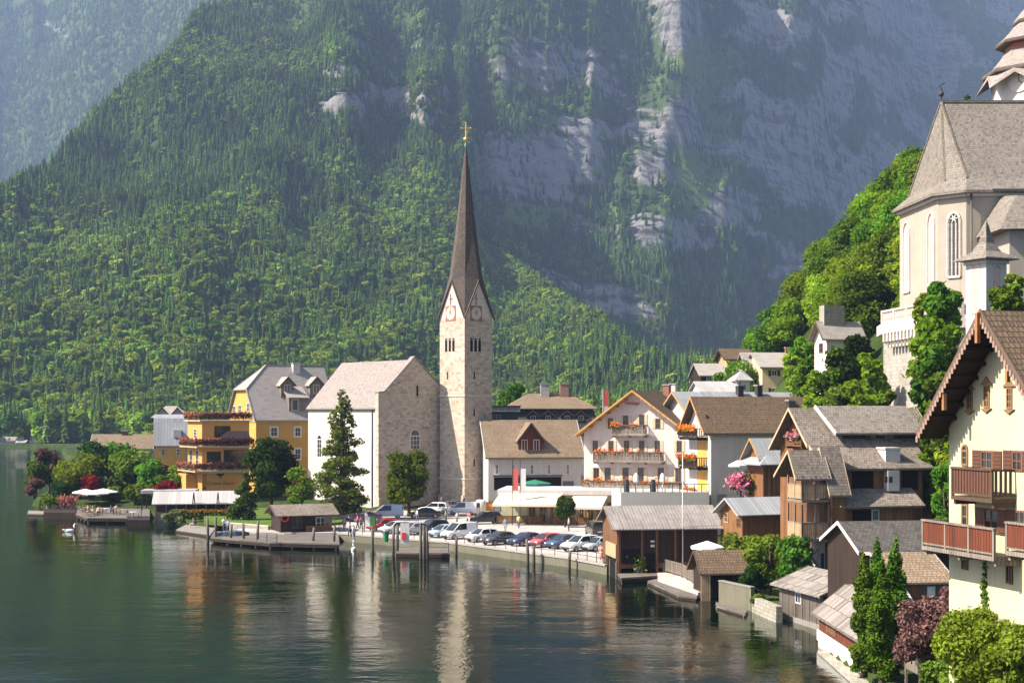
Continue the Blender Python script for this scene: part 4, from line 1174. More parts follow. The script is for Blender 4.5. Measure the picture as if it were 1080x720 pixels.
# ================================================================== kiosk on the pier
h = House('pier_kiosk','dark wooden pier kiosk with shingled roof, lifebuoy and orange bench','kiosk',296,171,.75,23); h.setW(350); h.setV(286)
ze = h.hz(542); zr = h.hz(532.5,174)
h.gable([(0,ze),(h.V/2,zr),(h.V,ze)],'u',0,h.W,WOODD,SHING,oe=.8,og=.75,t=.1,verge=TRIMB)
a, z = h.fp('F',304,557); h.winp('F',308,545,319,557,frame=WOODB,mull=(1,0)); h.winp('F',333,545,343,557,frame=TRIMW,mull=(1,1))
h.part('side_panel', MB().box(h.W*.86,-.06,-.3,h.W,-.003,ze-.1), WOODG)
a, z = h.fp('F',295.5,546)
m = MB(); n=14
for k in range(n):
    a0, a1 = 6.2832*k/n, 6.2832*(k+1)/n; m.beam((a+.55+.42*math.cos(a0),-.12,z+.42*math.sin(a0)),(a+.55+.42*math.cos(a1),-.12,z+.42*math.sin(a1)),.18,.18)
lb = tag(m.build('lifebuoy', tone((.8,.08,.04),'lifebuoy_red')), 'round red lifebuoy hanging on the dark pier kiosk', 'lifebuoy'); lb.matrix_world = Matrix.Translation(h.c) @ Matrix.Rotation(h.a,4,'Z')
bb = thing('bench','orange wooden bench in front of the dark pier kiosk','bench', h.c + (h.u*4.6).to_3d() - (h.v*.75).to_3d(), h.a)
MB().box(-1.6,-.3,.38,1.6,.2,.45).build('seat', WOODO, bb); MB().box(-1.6,.2,.45,1.6,.27,.95).build('backrest', WOODO, bb)
for x in (-1.4,1.4): MB().box(x-.05,-.25,-.0,x+.05,.22,.378).build('leg', WOODB, bb)
# ================================================================== the low grey-roofed house and the dark mansard behind
h = House('long_white_house','long white house with wide grey shingle roof and red timber dormer','house',515,212,1.4,8); h.setW(613); h.V = 13
zev = h.hz(480.5); zr = h.hz(444,219)
h.gable([(0,zev),(6.5,zr),(13,zev)],'u',0,h.W,WHITE,TILEL,oe=.7,og=.5,t=.2,gutter=COPPER,verge=TRIMW)
x0,z0 = roofpt(547,474,.8); x1,_ = roofpt(572,474,.8); _,za = roofpt(560,463,.8); _,zt = roofpt(560,446.5,.8)
dormer(h,x0,x1,.8,z0-1.2,za,zt,WOODR,TILEL,wins=2,og=.9,depth=6)
for px in (524,541,561,579,599): h.winp('F',px-1.8,489.5,px+1.8,500,mull=(1,1),sill=TRIMW)
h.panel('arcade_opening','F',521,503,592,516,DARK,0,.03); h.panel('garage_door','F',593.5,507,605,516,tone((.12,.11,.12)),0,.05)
m = MB(); _, z1 = h.fp('F',556,502); a,_ = h.fp('F',520,502); b,_ = h.fp('F',593,502); h.fbox(m,'F',a,b,z1,z1+.18,0,.12); h.part('lintel', m, TRIMB)
h = House('mansard_house','dark mansard roofed house with white chimneys behind the long white house','house',535,243,1.5,3); h.setW(627); h.V=12
z1=h.hz(443); z2=h.hz(431.5); z3=h.hz(415,249)
h.hip(0,0,h.W,12,z1,z1+.6,WHITE,TILED,o=.3)
vs=[(-.6,-.6,z1),(h.W+.6,-.6,z1),(h.W+.6,12.6,z1),(-.6,12.6,z1),(.3,.3,z2),(h.W-.3,.3,z2),(h.W-.3,11.7,z2),(.3,11.7,z2)]
h.part('mansard_slope', MB().hexa(vs), TILED)
h.hip(0,0,h.W,12,z2+.005,z3,WHITE,TILEL,o=.6,walls=False,rn='upper_roof',i0=4.5,i1=4.5,t=.15)
for px in (562,578,598,612.5):
    x,z = roofpt(px,440,-.3); dormer(h,x-.9,x+.9,-.5,z-.9,z+.35,z+1.1,TILED,TILED,og=.2,depth=2)
for px,mt in ((574.5,METALW),(595,tone((.3,.17,.12)))):
    x,z = roofpt(px,405,5); _,zb_ = roofpt(px,417,5); h.chimney(x,5,zb_-1,z,1.5,1.1,mt,pots=0)
h = House('flat_dark_house','low dark flat roofed house beside the church tower','house',514,232,1.5,4); h.setW(546); h.V=9
h.part('wall', MB().box(0,0,-2,h.W,9,h.hz(434)), tone((.05,.05,.055),'charcoal_cladding')); h.part('roof', MB().box(-.4,-.4,h.hz(434)+.002,h.W+.4,9.4,h.hz(429)), METAL)
h.winp('F',520,437,528,443,frame=TRIMG); h.part('roof_edge', MB().box(-.5,-.5,h.hz(429)+.002,h.W+.5,.2,h.hz(427.5)), IRON)
# ================================================================== white gabled hotel
h = House('white_gabled_hotel','tall white gabled hotel with flower balconies and many open shutters','hotel',728,186,1.5,63); h.setV(616); h.W=22
V=h.V; t_, zr = h.fp('L',664,413); _, ze0 = h.fp('L',722,456); _, ze1 = h.fp('L',613,456)
zem = (ze0+ze1)/2
h.gable([(0,zem),(V/2,zr),(V,zem)],'u',0,h.W,PINKW,TILEB,oe=1.0,og=1.5,og1=.4,t=.2,verge=SOFFIT)
m = MB(); k=(zr-zem)/(V/2)
for i in range(1,6):
    for sgn in (0,1):
        y=V/2*i/6; z=zem+k*y-.16; yy = y if sgn==0 else V-y; m.box(-1.45,yy-.07,z-.1,.02,yy+.07,z+.1)
h.part('rafter_ends', m, SOFFIT)
q=MB()
for sgn in (0,1):
    a=(-1.5,-.7 if sgn==0 else V+.7, zem-.7*k-.03); b=(-1.5,V/2,zr-.03); q.extr([(a[1],a[2]-.02),(b[1],b[2]-.02),(b[1],b[2]),(a[1],a[2])], -1.48,-.01,'u')
h.part('soffit', q, SOFFIT)
WB = WOODB
for px,y0,y1 in ((644,441,452),(660,438,451),(677,437,449),(694,441,452)): h.winp('L',px-2.8,y0,px+2.8,y1,frame=WB,shut=SHUTL,mull=(1,1))
for px in (628,644.5,661,677,693.5,716.5): h.winp('L',px-2.8,464.5,px+2.8,476.5,frame=WB,shut=SHUTL,mull=(1,1))
for px in (629,641,660,676,697,715.5): h.winp('L',px-3.2,493,px+3.2,508,frame=WB,shut=SHUTL,mull=(1,1))
def bal(face,x0,x1,pyf,pyr,**k):
    a,z=h.fp(face,x0,pyf); b,_=h.fp(face,x1,pyf); _,zr_=h.fp(face,x0,pyr); return h.balcony(face,a,b,z,h=zr_-z,**k)
bal('L',648,683,458,448,depth=1.1,mat=WOODG,panel=WOODGD,flowers=FORG,seed=1,fdens=.5)
bal('L',629,701,485.5,476,depth=1.2,mat=WOODG,panel=WOODGD,flowers=FORG,seed=2,fdens=.45)
bal('L',617.5,721,514.5,506,depth=1.2,mat=WOODG,panel=WOODG,flowers=FORG,seed=3,fdens=.4)
a,z=h.fp('L',667,426.5)
text('Heritage.', .62, h.root, (-.06,a,z), face_rot(h,'L'), tone((.5,.03,.03),'sign_red'), ex=.03)
h.chimney(9,V/2-1,zr-1.5,zr+1.0,.9,.9,tone((.25,.1,.07)),pots=1); h.chimney(13,V/2-.5,zr-1.5,zr+1.2,.8,.8,WHITE,pots=1)
x=7.; m=MB(); d=dormer  # small roof dormer low on the right slope
h.part('roof_vent', MB().box(6.4,1.6,zem+1.2,7.4,2.6,zem+2.8), IRON)
# ================================================================== restaurant terrace with awnings
h = House('terrace_restaurant','low glass fronted terrace restaurant with cream awnings and flat white roof','restaurant',529,186,.9,-7); h.setW(705); h.V=9
zt=h.hz(521); zr_=h.hz(516)
h.part('wall', MB().box(0,0,-1.5,h.W,9,zt), CREAM); h.part('roof', MB().box(-.5,-.6,zt+.003,h.W+.5,9.5,zr_), WHITE)
for x0,x1 in ((556,566),(568,578),(580,584),(610,617),(619,627),(629,636),(640,650),(652,664),(666,680)):
    h.winp('F',x0,533 if x0<600 else 529,x1,551,frame=SOFFIT,mull=(1,1),fw=.2,proud=.1)
for x0,x1,ya,yb in ((528,594,519.5,532),(605,641,522.5,530.5)):
    a,z1=h.fp('F',x0,ya); b,_=h.fp('F',x1,ya); z0=z1-1.25; dd=3.6
    m=MB().add([(a,-.62,z1),(b,-.62,z1),(b-.6,-dd,z0),(a-.6,-dd,z0),(a,-.62,z1-.05),(b,-.62,z1-.05),(b-.6,-dd,z0-.05),(a-.6,-dd,z0-.05),(a-.6,-dd,z0-.3),(b-.6,-dd,z0-.3)],[(0,1,2,3),(7,6,5,4),(3,2,9,8),(0,3,7,4),(1,5,6,2)])
    w_=h.part('awning',m,CANVAS)
    q=MB()
    for x in (a-.4,(a+b)/2,b-.8): q.beam((x,-dd+.1,-.6),(x,-dd+.1,z0-.06),.07)
    q.build('awning_posts',IRON,w_)
def slat_fence(name,label,p,q,hh,mat,cat='fence',z=.9,post=1.8,rail=TRIMB,group=None,gap=.15,sl=.14):
    p=Vector((*p,z)) if len(p)==2 else Vector(p); q=Vector((*q,z)) if len(q)==2 else Vector(q); L=(q-p); n=max(1,int(L.length/post)); o=thing(name,label,cat,p,0,group)
    m=MB(); d=L/n
    for i in range(n+1): m.beam(d*i+Vector((0,0,-.9)), d*i+Vector((0,0,hh)), .1)
    m.build('post',rail,o); m=MB(); m.beam((0,0,hh*.92),L+Vector((0,0,hh*.92)),.09,.07); m.beam((0,0,hh*.2),L+Vector((0,0,hh*.2)),.06,.07); m.build('rail',rail,o)
    m=MB(); k=max(2,int(L.length/sl)); e=L/k
    for i in range(k): m.beam(e*(i+gap/2)+Vector((0,0,hh*.55)), e*(i+1-gap/2)+Vector((0,0,hh*.55)), .03, hh*.86)
    m.build('slats',mat,o); return o
def pt(px,py,z): v=G_(px,py,z); return (v.x,v.y,z)
slat_fence('terrace_fence','orange wood terrace fence beneath the larger cream awning',pt(524,552.5,.88),pt(572,553,.88),1.15,WOODO)
slat_fence('terrace_fence','orange wood terrace fence right of the clipped round tree',pt(580,553,.88),pt(623,554,.88),1.1,WOODO)
h = House('roof_terrace_block','grey walled roof terrace block between the hotel and boathouse','terrace',655,168,1.5,4); h.setW(748); h.V=8
h.part('wall', MB().box(0,0,-2,h.W,8,h.hz(519)), GREYP)
m=MB()
for i in range(13):
    x=h.W*i/12; m.box(x-.04,.05,h.hz(519)+.002,x+.04,.13,h.hz(511))
m.box(0,.05,h.hz(511),h.W,.13,h.hz(511)+.08); h.part('railing', m, IRON)
for k,px in enumerate((662,672,690,700)):
    a,z=h.fp('F',px,519); mt=IRON if k in(0,2) else CANVASW
    m=MB(); m.lathe([(.05,0),(.06,1.1),(.34,1.25),(.3,1.9),(.12,2.25)] if k%2 else [(.35,0),(.35,.9),(.3,1.),(.28,1.5)],10,(0,0,0)); o=m.build('closed_parasol' if k%2 else 'planter',mt)
    o.location=h.c+(h.u*a).to_3d()+(h.v*.8).to_3d()+Vector((0,0,z)); tag(o,('furled white parasol nearer the tower on the grey roof terrace' if k==1 else 'furled white parasol nearer the flag pole on the grey roof terrace') if k%2 else ('dark round planter left of the furled parasols on the roof terrace' if k==0 else 'dark round planter between the furled parasols on the roof terrace'),'parasol' if k%2 else 'planter')
# ================================================================== brown-roofed house with yellow balcony gable
h = House('brown_roofed_house','white house with broad brown tiled roof and yellow gable of flower balconies','house',750,170,1.8,15); h.setW(873); h.setV(724)
V=h.V; ze=h.hz(455); zr=h.hz(420,h.D+V*.45)
h.gable([(0,ze),(V/2,zr),(V,ze)],'u',0,h.W,PINKW,TILEB,oe=.6,og=1.1,t=.22,verge=SOFFIT,gutter=COPPER)
h.part('gable_cladding', MB().extr([(.05,h.hz(455)-8),(V-.05,h.hz(455)-8),(V-.05,ze-.1),(V/2,zr-.15),(.05,ze-.1)],-.05,-.004,'u'), WHITE)
for ya,yb in ((465,491),(497,526)): h.panel('yellow_panel','L',746,ya,736.5,yb,YELLOW,.052,.075)
for pf,pr,sd in ((461,452,11),(492.5,483,12),(527,518,13)):
    a,z=h.fp('L',747,pf); b,_=h.fp('L',727,pf); _,z2=h.fp('L',747,pr); h.balcony('L',a,b,z,depth=1.5,h=z2-z,mat=WOODD,panel=WOODD,flowers=FORG,seed=sd,fdens=1.5)
for y0,y1 in ((466,483),(498,517),(437,451)):
    for px in (731,737.5,744): h.winp('L',px-1.6,y0,px+1.6,y1,frame=WOODD,shut=None,mull=(1,0))
h.panel('basement_opening','F',756,521,766,531,tone((.25,.2,.2)),0,.04); h.panel('basement_opening','F',781,521,792,531,tone((.25,.2,.2)),0,.04)
x,z=roofpt(834,424,V/2-1.2); h.chimney(x,V/2-1.2,zr-3,zr-.3,.9,.9,IRON,pots=0)
h = House('metal_roofed_house','house with plain grey metal roof just behind the broad brown roof','house',737,184,2.5,22); h.setW(853); h.V=11
h.gable([(0,h.hz(446)),(5.5,h.hz(414.5,190)),(11,h.hz(446))],'u',0,h.W,WHITE,METAL,oe=.6,og=1.,t=.2,verge=SOFFIT)
for px in (780,800): 
    x,z=roofpt(px,410,4.8); h.chimney(x,4.8,z-2,z+.4,.8,.8,IRON,pots=1)
# ================================================================== houses up the slope behind
h = House('beige_house','beige house with brown shutters and grey ridge roof on the slope','house',804,214,13.5,6); h.setW(851); h.V=10
ze=h.hz(387); zr=h.hz(373,219)
h.gable([(0,ze),(5,zr),(10,ze)],'u',0,h.W,BEIGE,SLATEG,oe=.5,og=.5,t=.2,zb=-8,gutter=COPPER)
for px in (816.5,837): h.winp('F',px-3,390.5,px+3,396.5,shut=SHUTB,mull=(1,0),shw=.45); h.winp('F',px-3,409,px+3,417,shut=SHUTB,mull=(1,0),shw=.45)
h.chimney(5.5,5,zr-1,zr+.9,.8,.6,tone((.25,.08,.05)),pots=0)
g = House('annex','','',790,217,13.5,6,parent=h); g.setW(805); g.V=8
g.gable([(0,g.hz(398)),(4,g.hz(373,221)),(8,g.hz(398))],'u',0,g.W-.2,WOODD,SLATEG,oe=.4,og=.4,t=.2,zb=-8,wn='annex_wall',rn='annex_roof')
h = House('old_timber_house','old brown timber house with pale balconies high behind the village','house',767,232,15,6); h.setW(791); h.setV(764); h.V=max(h.V,6)
ze=h.hz(378); h.gable([(0,ze),(h.V/2,h.hz(368)),(h.V,ze)],'u',0,h.W,WOODL,TILEB,oe=.7,og=.7,t=.2,zb=-10,verge=TRIMB)
for px in (773,781): h.winp('F',px-2,379,px+2,384,frame=TRIMW); h.winp('F',px-2,388,px+2,393,frame=TRIMW)
a,z=h.fp('F',768,387.5); b,_=h.fp('F',789,387.5); h.balcony('F',a,b,z,h=.9,mat=WOODL,panel=WOODL)
h = House('grey_roofed_cottage','small cottage with plain grey roof at the foot of the hillside','house',739,224,11,5); h.setW(766); h.V=8
h.gable([(0,h.hz(396)),(4,h.hz(384.5,228)),(8,h.hz(396))],'u',0,h.W,WOODD,SLATEG,oe=.4,og=.3,t=.2,zb=-8); h.winp('F',745,398,751,402)
h = House('bright_roofed_shed','shed with bright white metal roof above the brown tiled house','shed',741,203,9,8); h.setW(779); h.V=7
h.gable([(0,h.hz(415)),(3.5,h.hz(403,206)),(7,h.hz(415))],'u',0,h.W,WHITE,METALW,oe=.4,og=.4,t=.15,zb=-8); h.winp('F',750,416,756,420)
h = House('white_gable_annex','white walled annex with small pale hipped roof beside the beige house','house',777,206,10,12); h.setW(791); h.setV(770); 
h.hip(0,0,h.W,h.V,h.hz(402),h.hz(389),WHITE,METALW,o=.4,zb=-8); h.winp('F',781,405,787,411)
h = House('hillside_cottage','white cottage with grey roof below the church terrace hillside','house',872,172,18,16); h.setW(908); h.setV(859)
ze=h.hz(356); zr=h.hz(341,175); V=h.V
h.gable([(0,ze),(V/2,zr),(V,ze)],'u',0,h.W,WHITE,SLATEG,oe=.5,og=.7,t=.2,zb=-8,verge=WOODB)
h.winp('L',864,362,868,372,frame=WOODB)
x=h.W*.35; h.part('stone_chimney', MB().box(x-1.4,V*.35,zr-2.2,x+1.4,V*.75,h.hz(323,175)), RUBBLE)
# ================================================================== timber house cluster by the water
h = House('large_timber_house','large old timber house with layered shingle roofs and deep dormer','house',862,117,1.4,15); h.setW(984); h.setV(823)
V=h.V; W=h.W; zv=h.hz(472); zr=h.hz(432,120); vm=V/2; k=(zr-zv)/vm
h.gable([(0,zv),(vm,zr),(V,zv)],'u',0,W,WOODO,SHING,oe=.05,og=.9,og1=.5,t=.16,verge=TRIMBG,oe1=.6)
h.part('lower_wall', MB().box(-.02,-.02,-2,W+.02,V,2.6), WHITE)
# gable details
h.winp('L',840,446,846,458,frame=WOODB,mull=(1,1)); a,z=h.fp('L',836,468); b,_=h.fp('L',853,468); h.balcony('L',a,b,z,depth=.7,h=.7,mat=WOODB,panel=WOODB,flowers=FPNK,seed=31,fdens=.4)
# wide shed dormer on the front slope
x0,_=roofpt(888,457,.5); x1,_=roofpt(969,457,.5); zf=h.hz(457.5); zb_=h.hz(470)
d=h.part('dormer', MB().extr([(.6,zb_-1),(.6,zf),(vm,zr+.05),(vm,zb_-1)],x0+.2,x1-.2,'u'), WOODD)
MB().extr([(-.15,zf-.1),(vm+.05,zr+.2),(vm+.05,zr+.36),(-.15,zf+.08)],x0-.9,x1+.5,'u').build('dormer_roof', SHINGC, d)
q=MB(); q.beam((x0-.9,-.15,zf),(x0-1.6+.6,vm,zr+.3),.1,.28); q.build('bargeboard',TRIMW,d)
for px in (918,938): 
    a,z=roofpt(px,463.5,.55); m=MB().box(a-.45,.5,z-.42,a+.45,.58,z+.42); w_=m.build('dormer_window',WOODB,d); MB().box(a-.38,.485,z-.36,a-.03,.53,z+.36).build('pane',GLASS,w_); MB().box(a+.03,.485,z-.36,a+.38,.53,z+.36).build('pane',GLASS,w_)
# first lean-to
za=h.hz(471); zl=h.hz(493.5,115); x0,_=roofpt(871,490,-2.1); x1,_=roofpt(977,490,-2.1)
l1=h.part('lean_to', MB().extr([(-2.0,-2),(0.01,-2),(0.01,za-.25),(-2.0,zl)],x0+.4,x1-.3,'u'), WOODB)
MB().extr([(-2.6,zl-.2),(.2,za),(.2,za+.17),(-2.6,zl-.03)],x0-.4,x1+.4,'u').build('lean_to_roof', SHING, l1)
q=MB(); q.beam((x0-.42,-2.6,zl-.1),(x0-.42,.2,za+.1),.1,.24); q.build('bargeboard',TRIMBG,l1)
def onplane(px,py,oy): 
    o=Vector((h.c.x,h.c.y))+h.v*oy; t_=h.along(px,h.u,o); return t_, Z_(py,(o+h.u*t_).y)-h.zg
def pbox(nm,x0,y0,x1,y1,oy,n,mat,par=None):
    a,z1=onplane(x0,y0,oy); b,z0=onplane(x1,y1,oy); m=MB().box(a,oy-n,z0,b,oy+.02,z1); return m.build(nm,mat,par) if par else h.part(nm,m,mat)
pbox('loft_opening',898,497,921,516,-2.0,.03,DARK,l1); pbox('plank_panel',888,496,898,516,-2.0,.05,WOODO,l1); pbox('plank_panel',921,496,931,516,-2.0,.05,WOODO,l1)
bay=pbox('white_bay',932,496,944,517,-2.0,.7,WHITE,l1); pbox('bay_door',945,497,950,517,-2.0,.1,WOODO,l1)
for px in (934.5,939.5): 
    a,z=onplane(px,505.5,-2.71); MB().box(a-.14,-2.74,z-.25,a+.14,-2.69,z+.25).build('bay_window',IRON,bay)
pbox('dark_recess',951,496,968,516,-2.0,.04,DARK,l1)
a,z0=onplane(931,497,-1.6); b,z1=onplane(950,470,-1.2); c_=h.part('chimney', MB().box(a+.1,-1.9,z0-.5,a+1.45,-.6,onplane(940,473.5,-1.9)[1]), WHITE)
MB().box(a,-2.0,onplane(940,473.5,-1.9)[1]+.003,a+1.55,-.5,onplane(940,473.5,-1.9)[1]+.14).build('chimney_cap',TRIMW,c_)
# second lean-to lower down
za=h.hz(517,114); zl=h.hz(534.5,112); x0,_=roofpt(888,530,-3.8); x1,_=roofpt(970,530,-3.8)
l2=h.part('lower_lean_to', MB().extr([(-3.6,-2),(-1.99,-2),(-1.99,za-.25),(-3.6,zl)],x0+.3,x1-.4,'u'), WOODB)
MB().extr([(-4.2,zl-.2),(-1.9,za),(-1.9,za+.15),(-4.2,zl-.05)],x0-.3,x1+.3,'u').build('lean_to_roof', SHING, l2)
q=MB(); q.beam((x0-.32,-4.2,zl-.1),(x0-.32,-1.9,za+.1),.1,.22); q.build('bargeboard',TRIMBG,l2)
pbox('opening',899,538,920,550,-3.6,.03,DARK,l2); pbox('window',919,537,927,549,-3.6,.06,TRIMW,l2); pbox('pane',920,538,926,548,-3.6,.075,GLASS,l2); pbox('plank_panel',928,536,964,552,-3.6,.04,WOODO,l2)
# balcony tower on the left
g = House('tower_wing','','',846,112.5,1.4,15,parent=h); g.setW(890); g.setV(833)
ze=g.hz(500); zr=g.hz(476,115); zfl=g.hz(568); zf1=g.hz(527)
g.gable([(0,ze),(g.V*.5,zr),(g.V+1,ze)],'u',1.6,g.W*.62,WOODB,SHING,oe=.6,og0=2.3,og1=.1,t=.14,zb=zfl,verge=TRIMBG,wn='balcony_back_wall',rn='balcony_roof')
g.gable([(-.4,g.hz(516)),(g.V*.5,zr+.2),(g.V+1,zr-1)],'u',g.W*.64,g.W,WOODO,SHING,oe=.7,og=.25,t=.14,zb=-2,verge=TRIMBG,wn='side_wall',rn='side_roof')
g.part('white_lower_wall', MB().box(1.9,.6,-2,g.W*.63,g.V,zfl-.01), WHITE)
for zz,pr in ((zfl,g.hz(551.5)),(zf1,g.hz(511))):
    m=MB().box(-.15,-.25,zz-.2,g.W*.62,g.V+.2,zz); o=g.part('balcony',m,WOODG); hh=pr-zz
    r=MB()
    for (p_,q_) in (((-.1,-.2),(g.W*.6,-.2)),((-.1,-.2),(-.1,g.V+.1))):
        L=math.dist(p_,q_); n=max(2,int(L/1.1))
        r.beam((*p_,zz+hh),(*q_,zz+hh),.12,.1)
        for i in range(n+1):
            x=p_[0]+(q_[0]-p_[0])*i/n; y=p_[1]+(q_[1]-p_[1])*i/n; r.box(x-.06,y-.06,zz+.002,x+.06,y+.06,zz+hh+(.72 if zz > zf1-.1 else 1.5))
    r.build('balcony_posts',WOODG,o); b=MB()
    for (p_,q_,mt) in (((-.1,-.17),(g.W*.6,-.17),0),((-.13,-.2),(-.13,g.V+.1),0)):
        n=int(math.dist(p_,q_)/.14)
        for i in range(n):
            x=p_[0]+(q_[0]-p_[0])*(i+.5)/n; y=p_[1]+(q_[1]-p_[1])*(i+.5)/n
            if abs(p_[1]-q_[1])<.1: b.box(x-.055,y-.02,zz+.1,x+.055,y+.02,zz+hh-.06)
            else: b.box(x-.02,y-.055,zz+.1,x+.02,y+.055,zz+hh-.06)
    b.build('balusters',WOODL,o)
    q=MB()
    for y in (.9,2.4): q.box(1.56,y,zz+.3,1.62,y+.9,zz+2.1)
    q.build('door',WOODB,o)
q=MB(); q.beam((0,0,zfl-.15),(2.4,.6,zfl-3.4),.16); q.beam((2.2,0,zfl-.15),(.3,.5,zfl-2.2),.14); q.beam((-.05,g.V*.6,zfl-.15),(2.2,g.V*.6,zfl-3.2),.16); g.part('strut',q,WOODG)
for x0,x1 in ((868,873),(876,882)): 
    a,z1=g.fp('F',x0,583); b,z0=g.fp('F',x1,602); m=MB().box(a,.52,z0,b,.6,z1); w_=g.part('window',m,tone((.35,.42,.5),'pale_blue_frame')); MB().box(a+.06,.5,z0+.06,b-.06,.55,z1-.06).build('pane',GLASS,w_)
a,z1=g.fp('F',886,540); b,z0=g.fp('F',891,550); g.win('F',a,b,z0,z1,frame=WOODL)
# ================================================================== small bay house with tin roof and hut
h = House('timber_bay_house','narrow timber house with carved window bay and grey tin roof','house',808,137,3.,18); h.setW(830); h.setV(791)
V=h.V; ze=h.hz(482); 
h.gable([(0,ze),(V/2,h.hz(463,139)),(V,ze)],'u',-.3,h.W,WOODO,METAL,oe=.5,og=.6,t=.1,verge=SOFFIT)
vs=[(-1.2,-1.1,h.hz(489)),(h.W,-1.1,h.hz(489)),(h.W,.0,h.hz(480)),(-.0,.0,h.hz(480)),(-.0,V,h.hz(480)),(-1.2,V+1.1,h.hz(489))]
m=MB().add([Vector(v)+Vector((0,0,e)) for e in (0,-.12) for v in vs],[(0,1,2,3),(0,3,4,5),(6,9,8,7),(6,11,10,9),(0,6,7,1),(5,11,6,0)]); h.part('skirt_roof',m,METAL)
for px in (793.5,798,802.5): h.winp('L',px-1.7,491,px+1.7,501,frame=WOODL,mull=(1,1),fw=.12)
h.panel('carved_panel','L',806.5,504,792,515,WOODL,0,.08)
m=MB()
for py in (502.5,516.5,489.5): 
    a,z=h.fp('L',807,py); h.fbox(m,'L',0,V,z-.09,z+.09,0.003,.16)
h.part('moulding',m,WOODO)
for i in range(5): h.part('plank_rib', MB().box(.3+i*.55,-.06,-1,.36+i*.55,-.003,ze-.2), WOODG)
a,z=h.fp('L',790,512)
fb=thing('flower_basket','pink hanging flower basket beside the carved timber bay','flowers', W_(779,508,139)); rng=np.random.default_rng(3)
P=rng.normal(0,1,(420,3))*np.array([.5,.4,.42]); leaf_obj('blossom',P,.2,rng,FPNK,fb); P=rng.normal(0,1,(260,3))*np.array([.5,.4,.5])+np.array([.85,0,.1]); leaf_obj('leaves',P,.2,rng,GREEND,fb); MB().box(-.9,-.3,-.75,1.3,.3,-.5).build('flower_box',TRIMB,fb); MB().beam((.2,0,-.75),(.2,0,-3.6),.12).build('stand',WOODB,fb)
h = House('orange_timber_hut','orange timber hut with plain grey tin roof behind the shrubs','hut',783,129,1.2,22); h.setW(834); h.setV(760)
V=h.V; ze=h.hz(541); zr=h.hz(525,132)
h.gable([(0,ze),(V/2,zr),(V,ze)],'u',0,h.W,WOODO,METAL,oe=.5,og=.7,t=.1,verge=TRIMG)
h.winp('L',764,540,768,551,frame=WOODL); h.winp('L',777,546,781,556,frame=WOODB)
# ================================================================== big boathouse
h = House('large_boathouse','large dark boathouse with corrugated pale roof and open water door','boathouse',651,131,.6,9); h.setW(757); h.setV(637); BH=h
V=h.V; ze=h.hz(556); zr=h.hz(534.5,134.5)
CORR=planks('corrugated_roof',[(.21,.19,.178),(.29,.265,.25),(.25,.225,.21)],w=.32,ln=3.,gap=(.12,.1,.09),weather=.35)
h.gable([(0,ze),(V*.62,zr),(V+.5,ze+.4)],'u',0,h.W,WOODB,CORR,oe=.6,og=.5,t=.1,verge=WOODG,zb=.4)
m=MB()
for i in range(int(h.W/.32)): x=.1+i*.32; kk=(zr-ze)/(V*.62); m.beam((x,-.55,ze-.55*kk+.13),(x,V*.62,zr+.13),.1,.06)
h.part('roof_ribs',m,CORR)
h.part('front_cladding', MB().box(.3,-.06,.9,h.W-.1,-.004,ze-.1), WOODD)
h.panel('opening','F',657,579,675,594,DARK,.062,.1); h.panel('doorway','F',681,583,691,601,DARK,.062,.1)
m=MB()
for px in (653,677,692.5,712): a,_=h.fp('F',px,580); m.box(a-.11,-.14,-2,a+.11,-.065,ze-.15)
h.part('posts',m,WOODB); 
h.panel('notice','F',686,569.5,690,571.5,TRIMW,.062,.09); h.panel('notice','F',686,574,690,576.5,TRIMW,.062,.09)
h.panel('water_door','L',650,584,641,608,DARK,.0,.05); h.panel('sign_board','L',650.5,574,640,584,WOODL,.052,.12)
m=MB()
for y in (.15,V*.5,V-.1): m.box(-.1,y-.1,-2,.12,y+.1,1)
for x in (2,4.5,7,9): m.box(x-.1,-.03,-2,x+.1,.14,1)
h.part('piles',m,WOODG)
# dock, fence, parasol, planter in front
dz=.55
def deck(name,label,px,z,mat=DECK,piles=True,th=.16,cat='dock'):
    pts=[G_(a,b,z) for a,b in px]; c=sum(pts,Vector())/len(pts); o=thing(name,label,cat,(c.x,c.y,z)); P=[(p_.x-c.x,p_.y-c.y) for p_ in pts]
    P=P if area(P)>0 else P[::-1]; MB().prism(P,-th,0).build('decking',mat,o)
    m=MB()
    for a,b in zip(P,P[1:]+P[:1]): m.beam((a[0]*.985,a[1]*.985,-th-.18),(b[0]*.985,b[1]*.985,-th-.18),.16,.34)
    if piles: m.build('edge_beam',WOODD,o)
    if piles:
        m=MB()
        for a,b in zip(P,P[1:]+P[:1]):
            k=max(1,int(math.dist(a,b)/2.4))
            for i in range(k): x=a[0]+(b[0]-a[0])*i/k; y=a[1]+(b[1]-a[1])*i/k; m.tube([(x*.95,y*.95,-3),(x*.95,y*.95,-th-.003)],.13,7)
        m.build('piles',WOODG,o)
    return o
deck('boathouse_walkway','narrow plank walkway along the front of the large boathouse',[(651,604),(695,602),(697,606.5),(655,609)],dz)
deck('bathing_dock','low white plank dock jutting out beside the grey slatted fence',[(683,612),(700,608.5),(738,622),(735,629),(716,627)],.35)
pl=thing('flower_pot','pot of yellow green plants on the boathouse walkway','planter',G_(672,603.5,dz)); MB().lathe([(.3,0),(.42,.5),(.45,.55),(.38,.55)],12).build('pot',CONC,pl,True)
rng=np.random.default_rng(9); P=rng.normal(0,1,(500,3))*np.array([.38,.35,.32])+np.array([0,0,.95]); leaf_obj('leaves',P,.17,rng,GREENY,pl)
slat_fence('dock_fence','grey slatted fence round the boathouse terrace, left stretch',pt(694,601,.6),pt(719,608,.6),1.25,WOODG,z=.6,gap=.25,rail=WOODG)
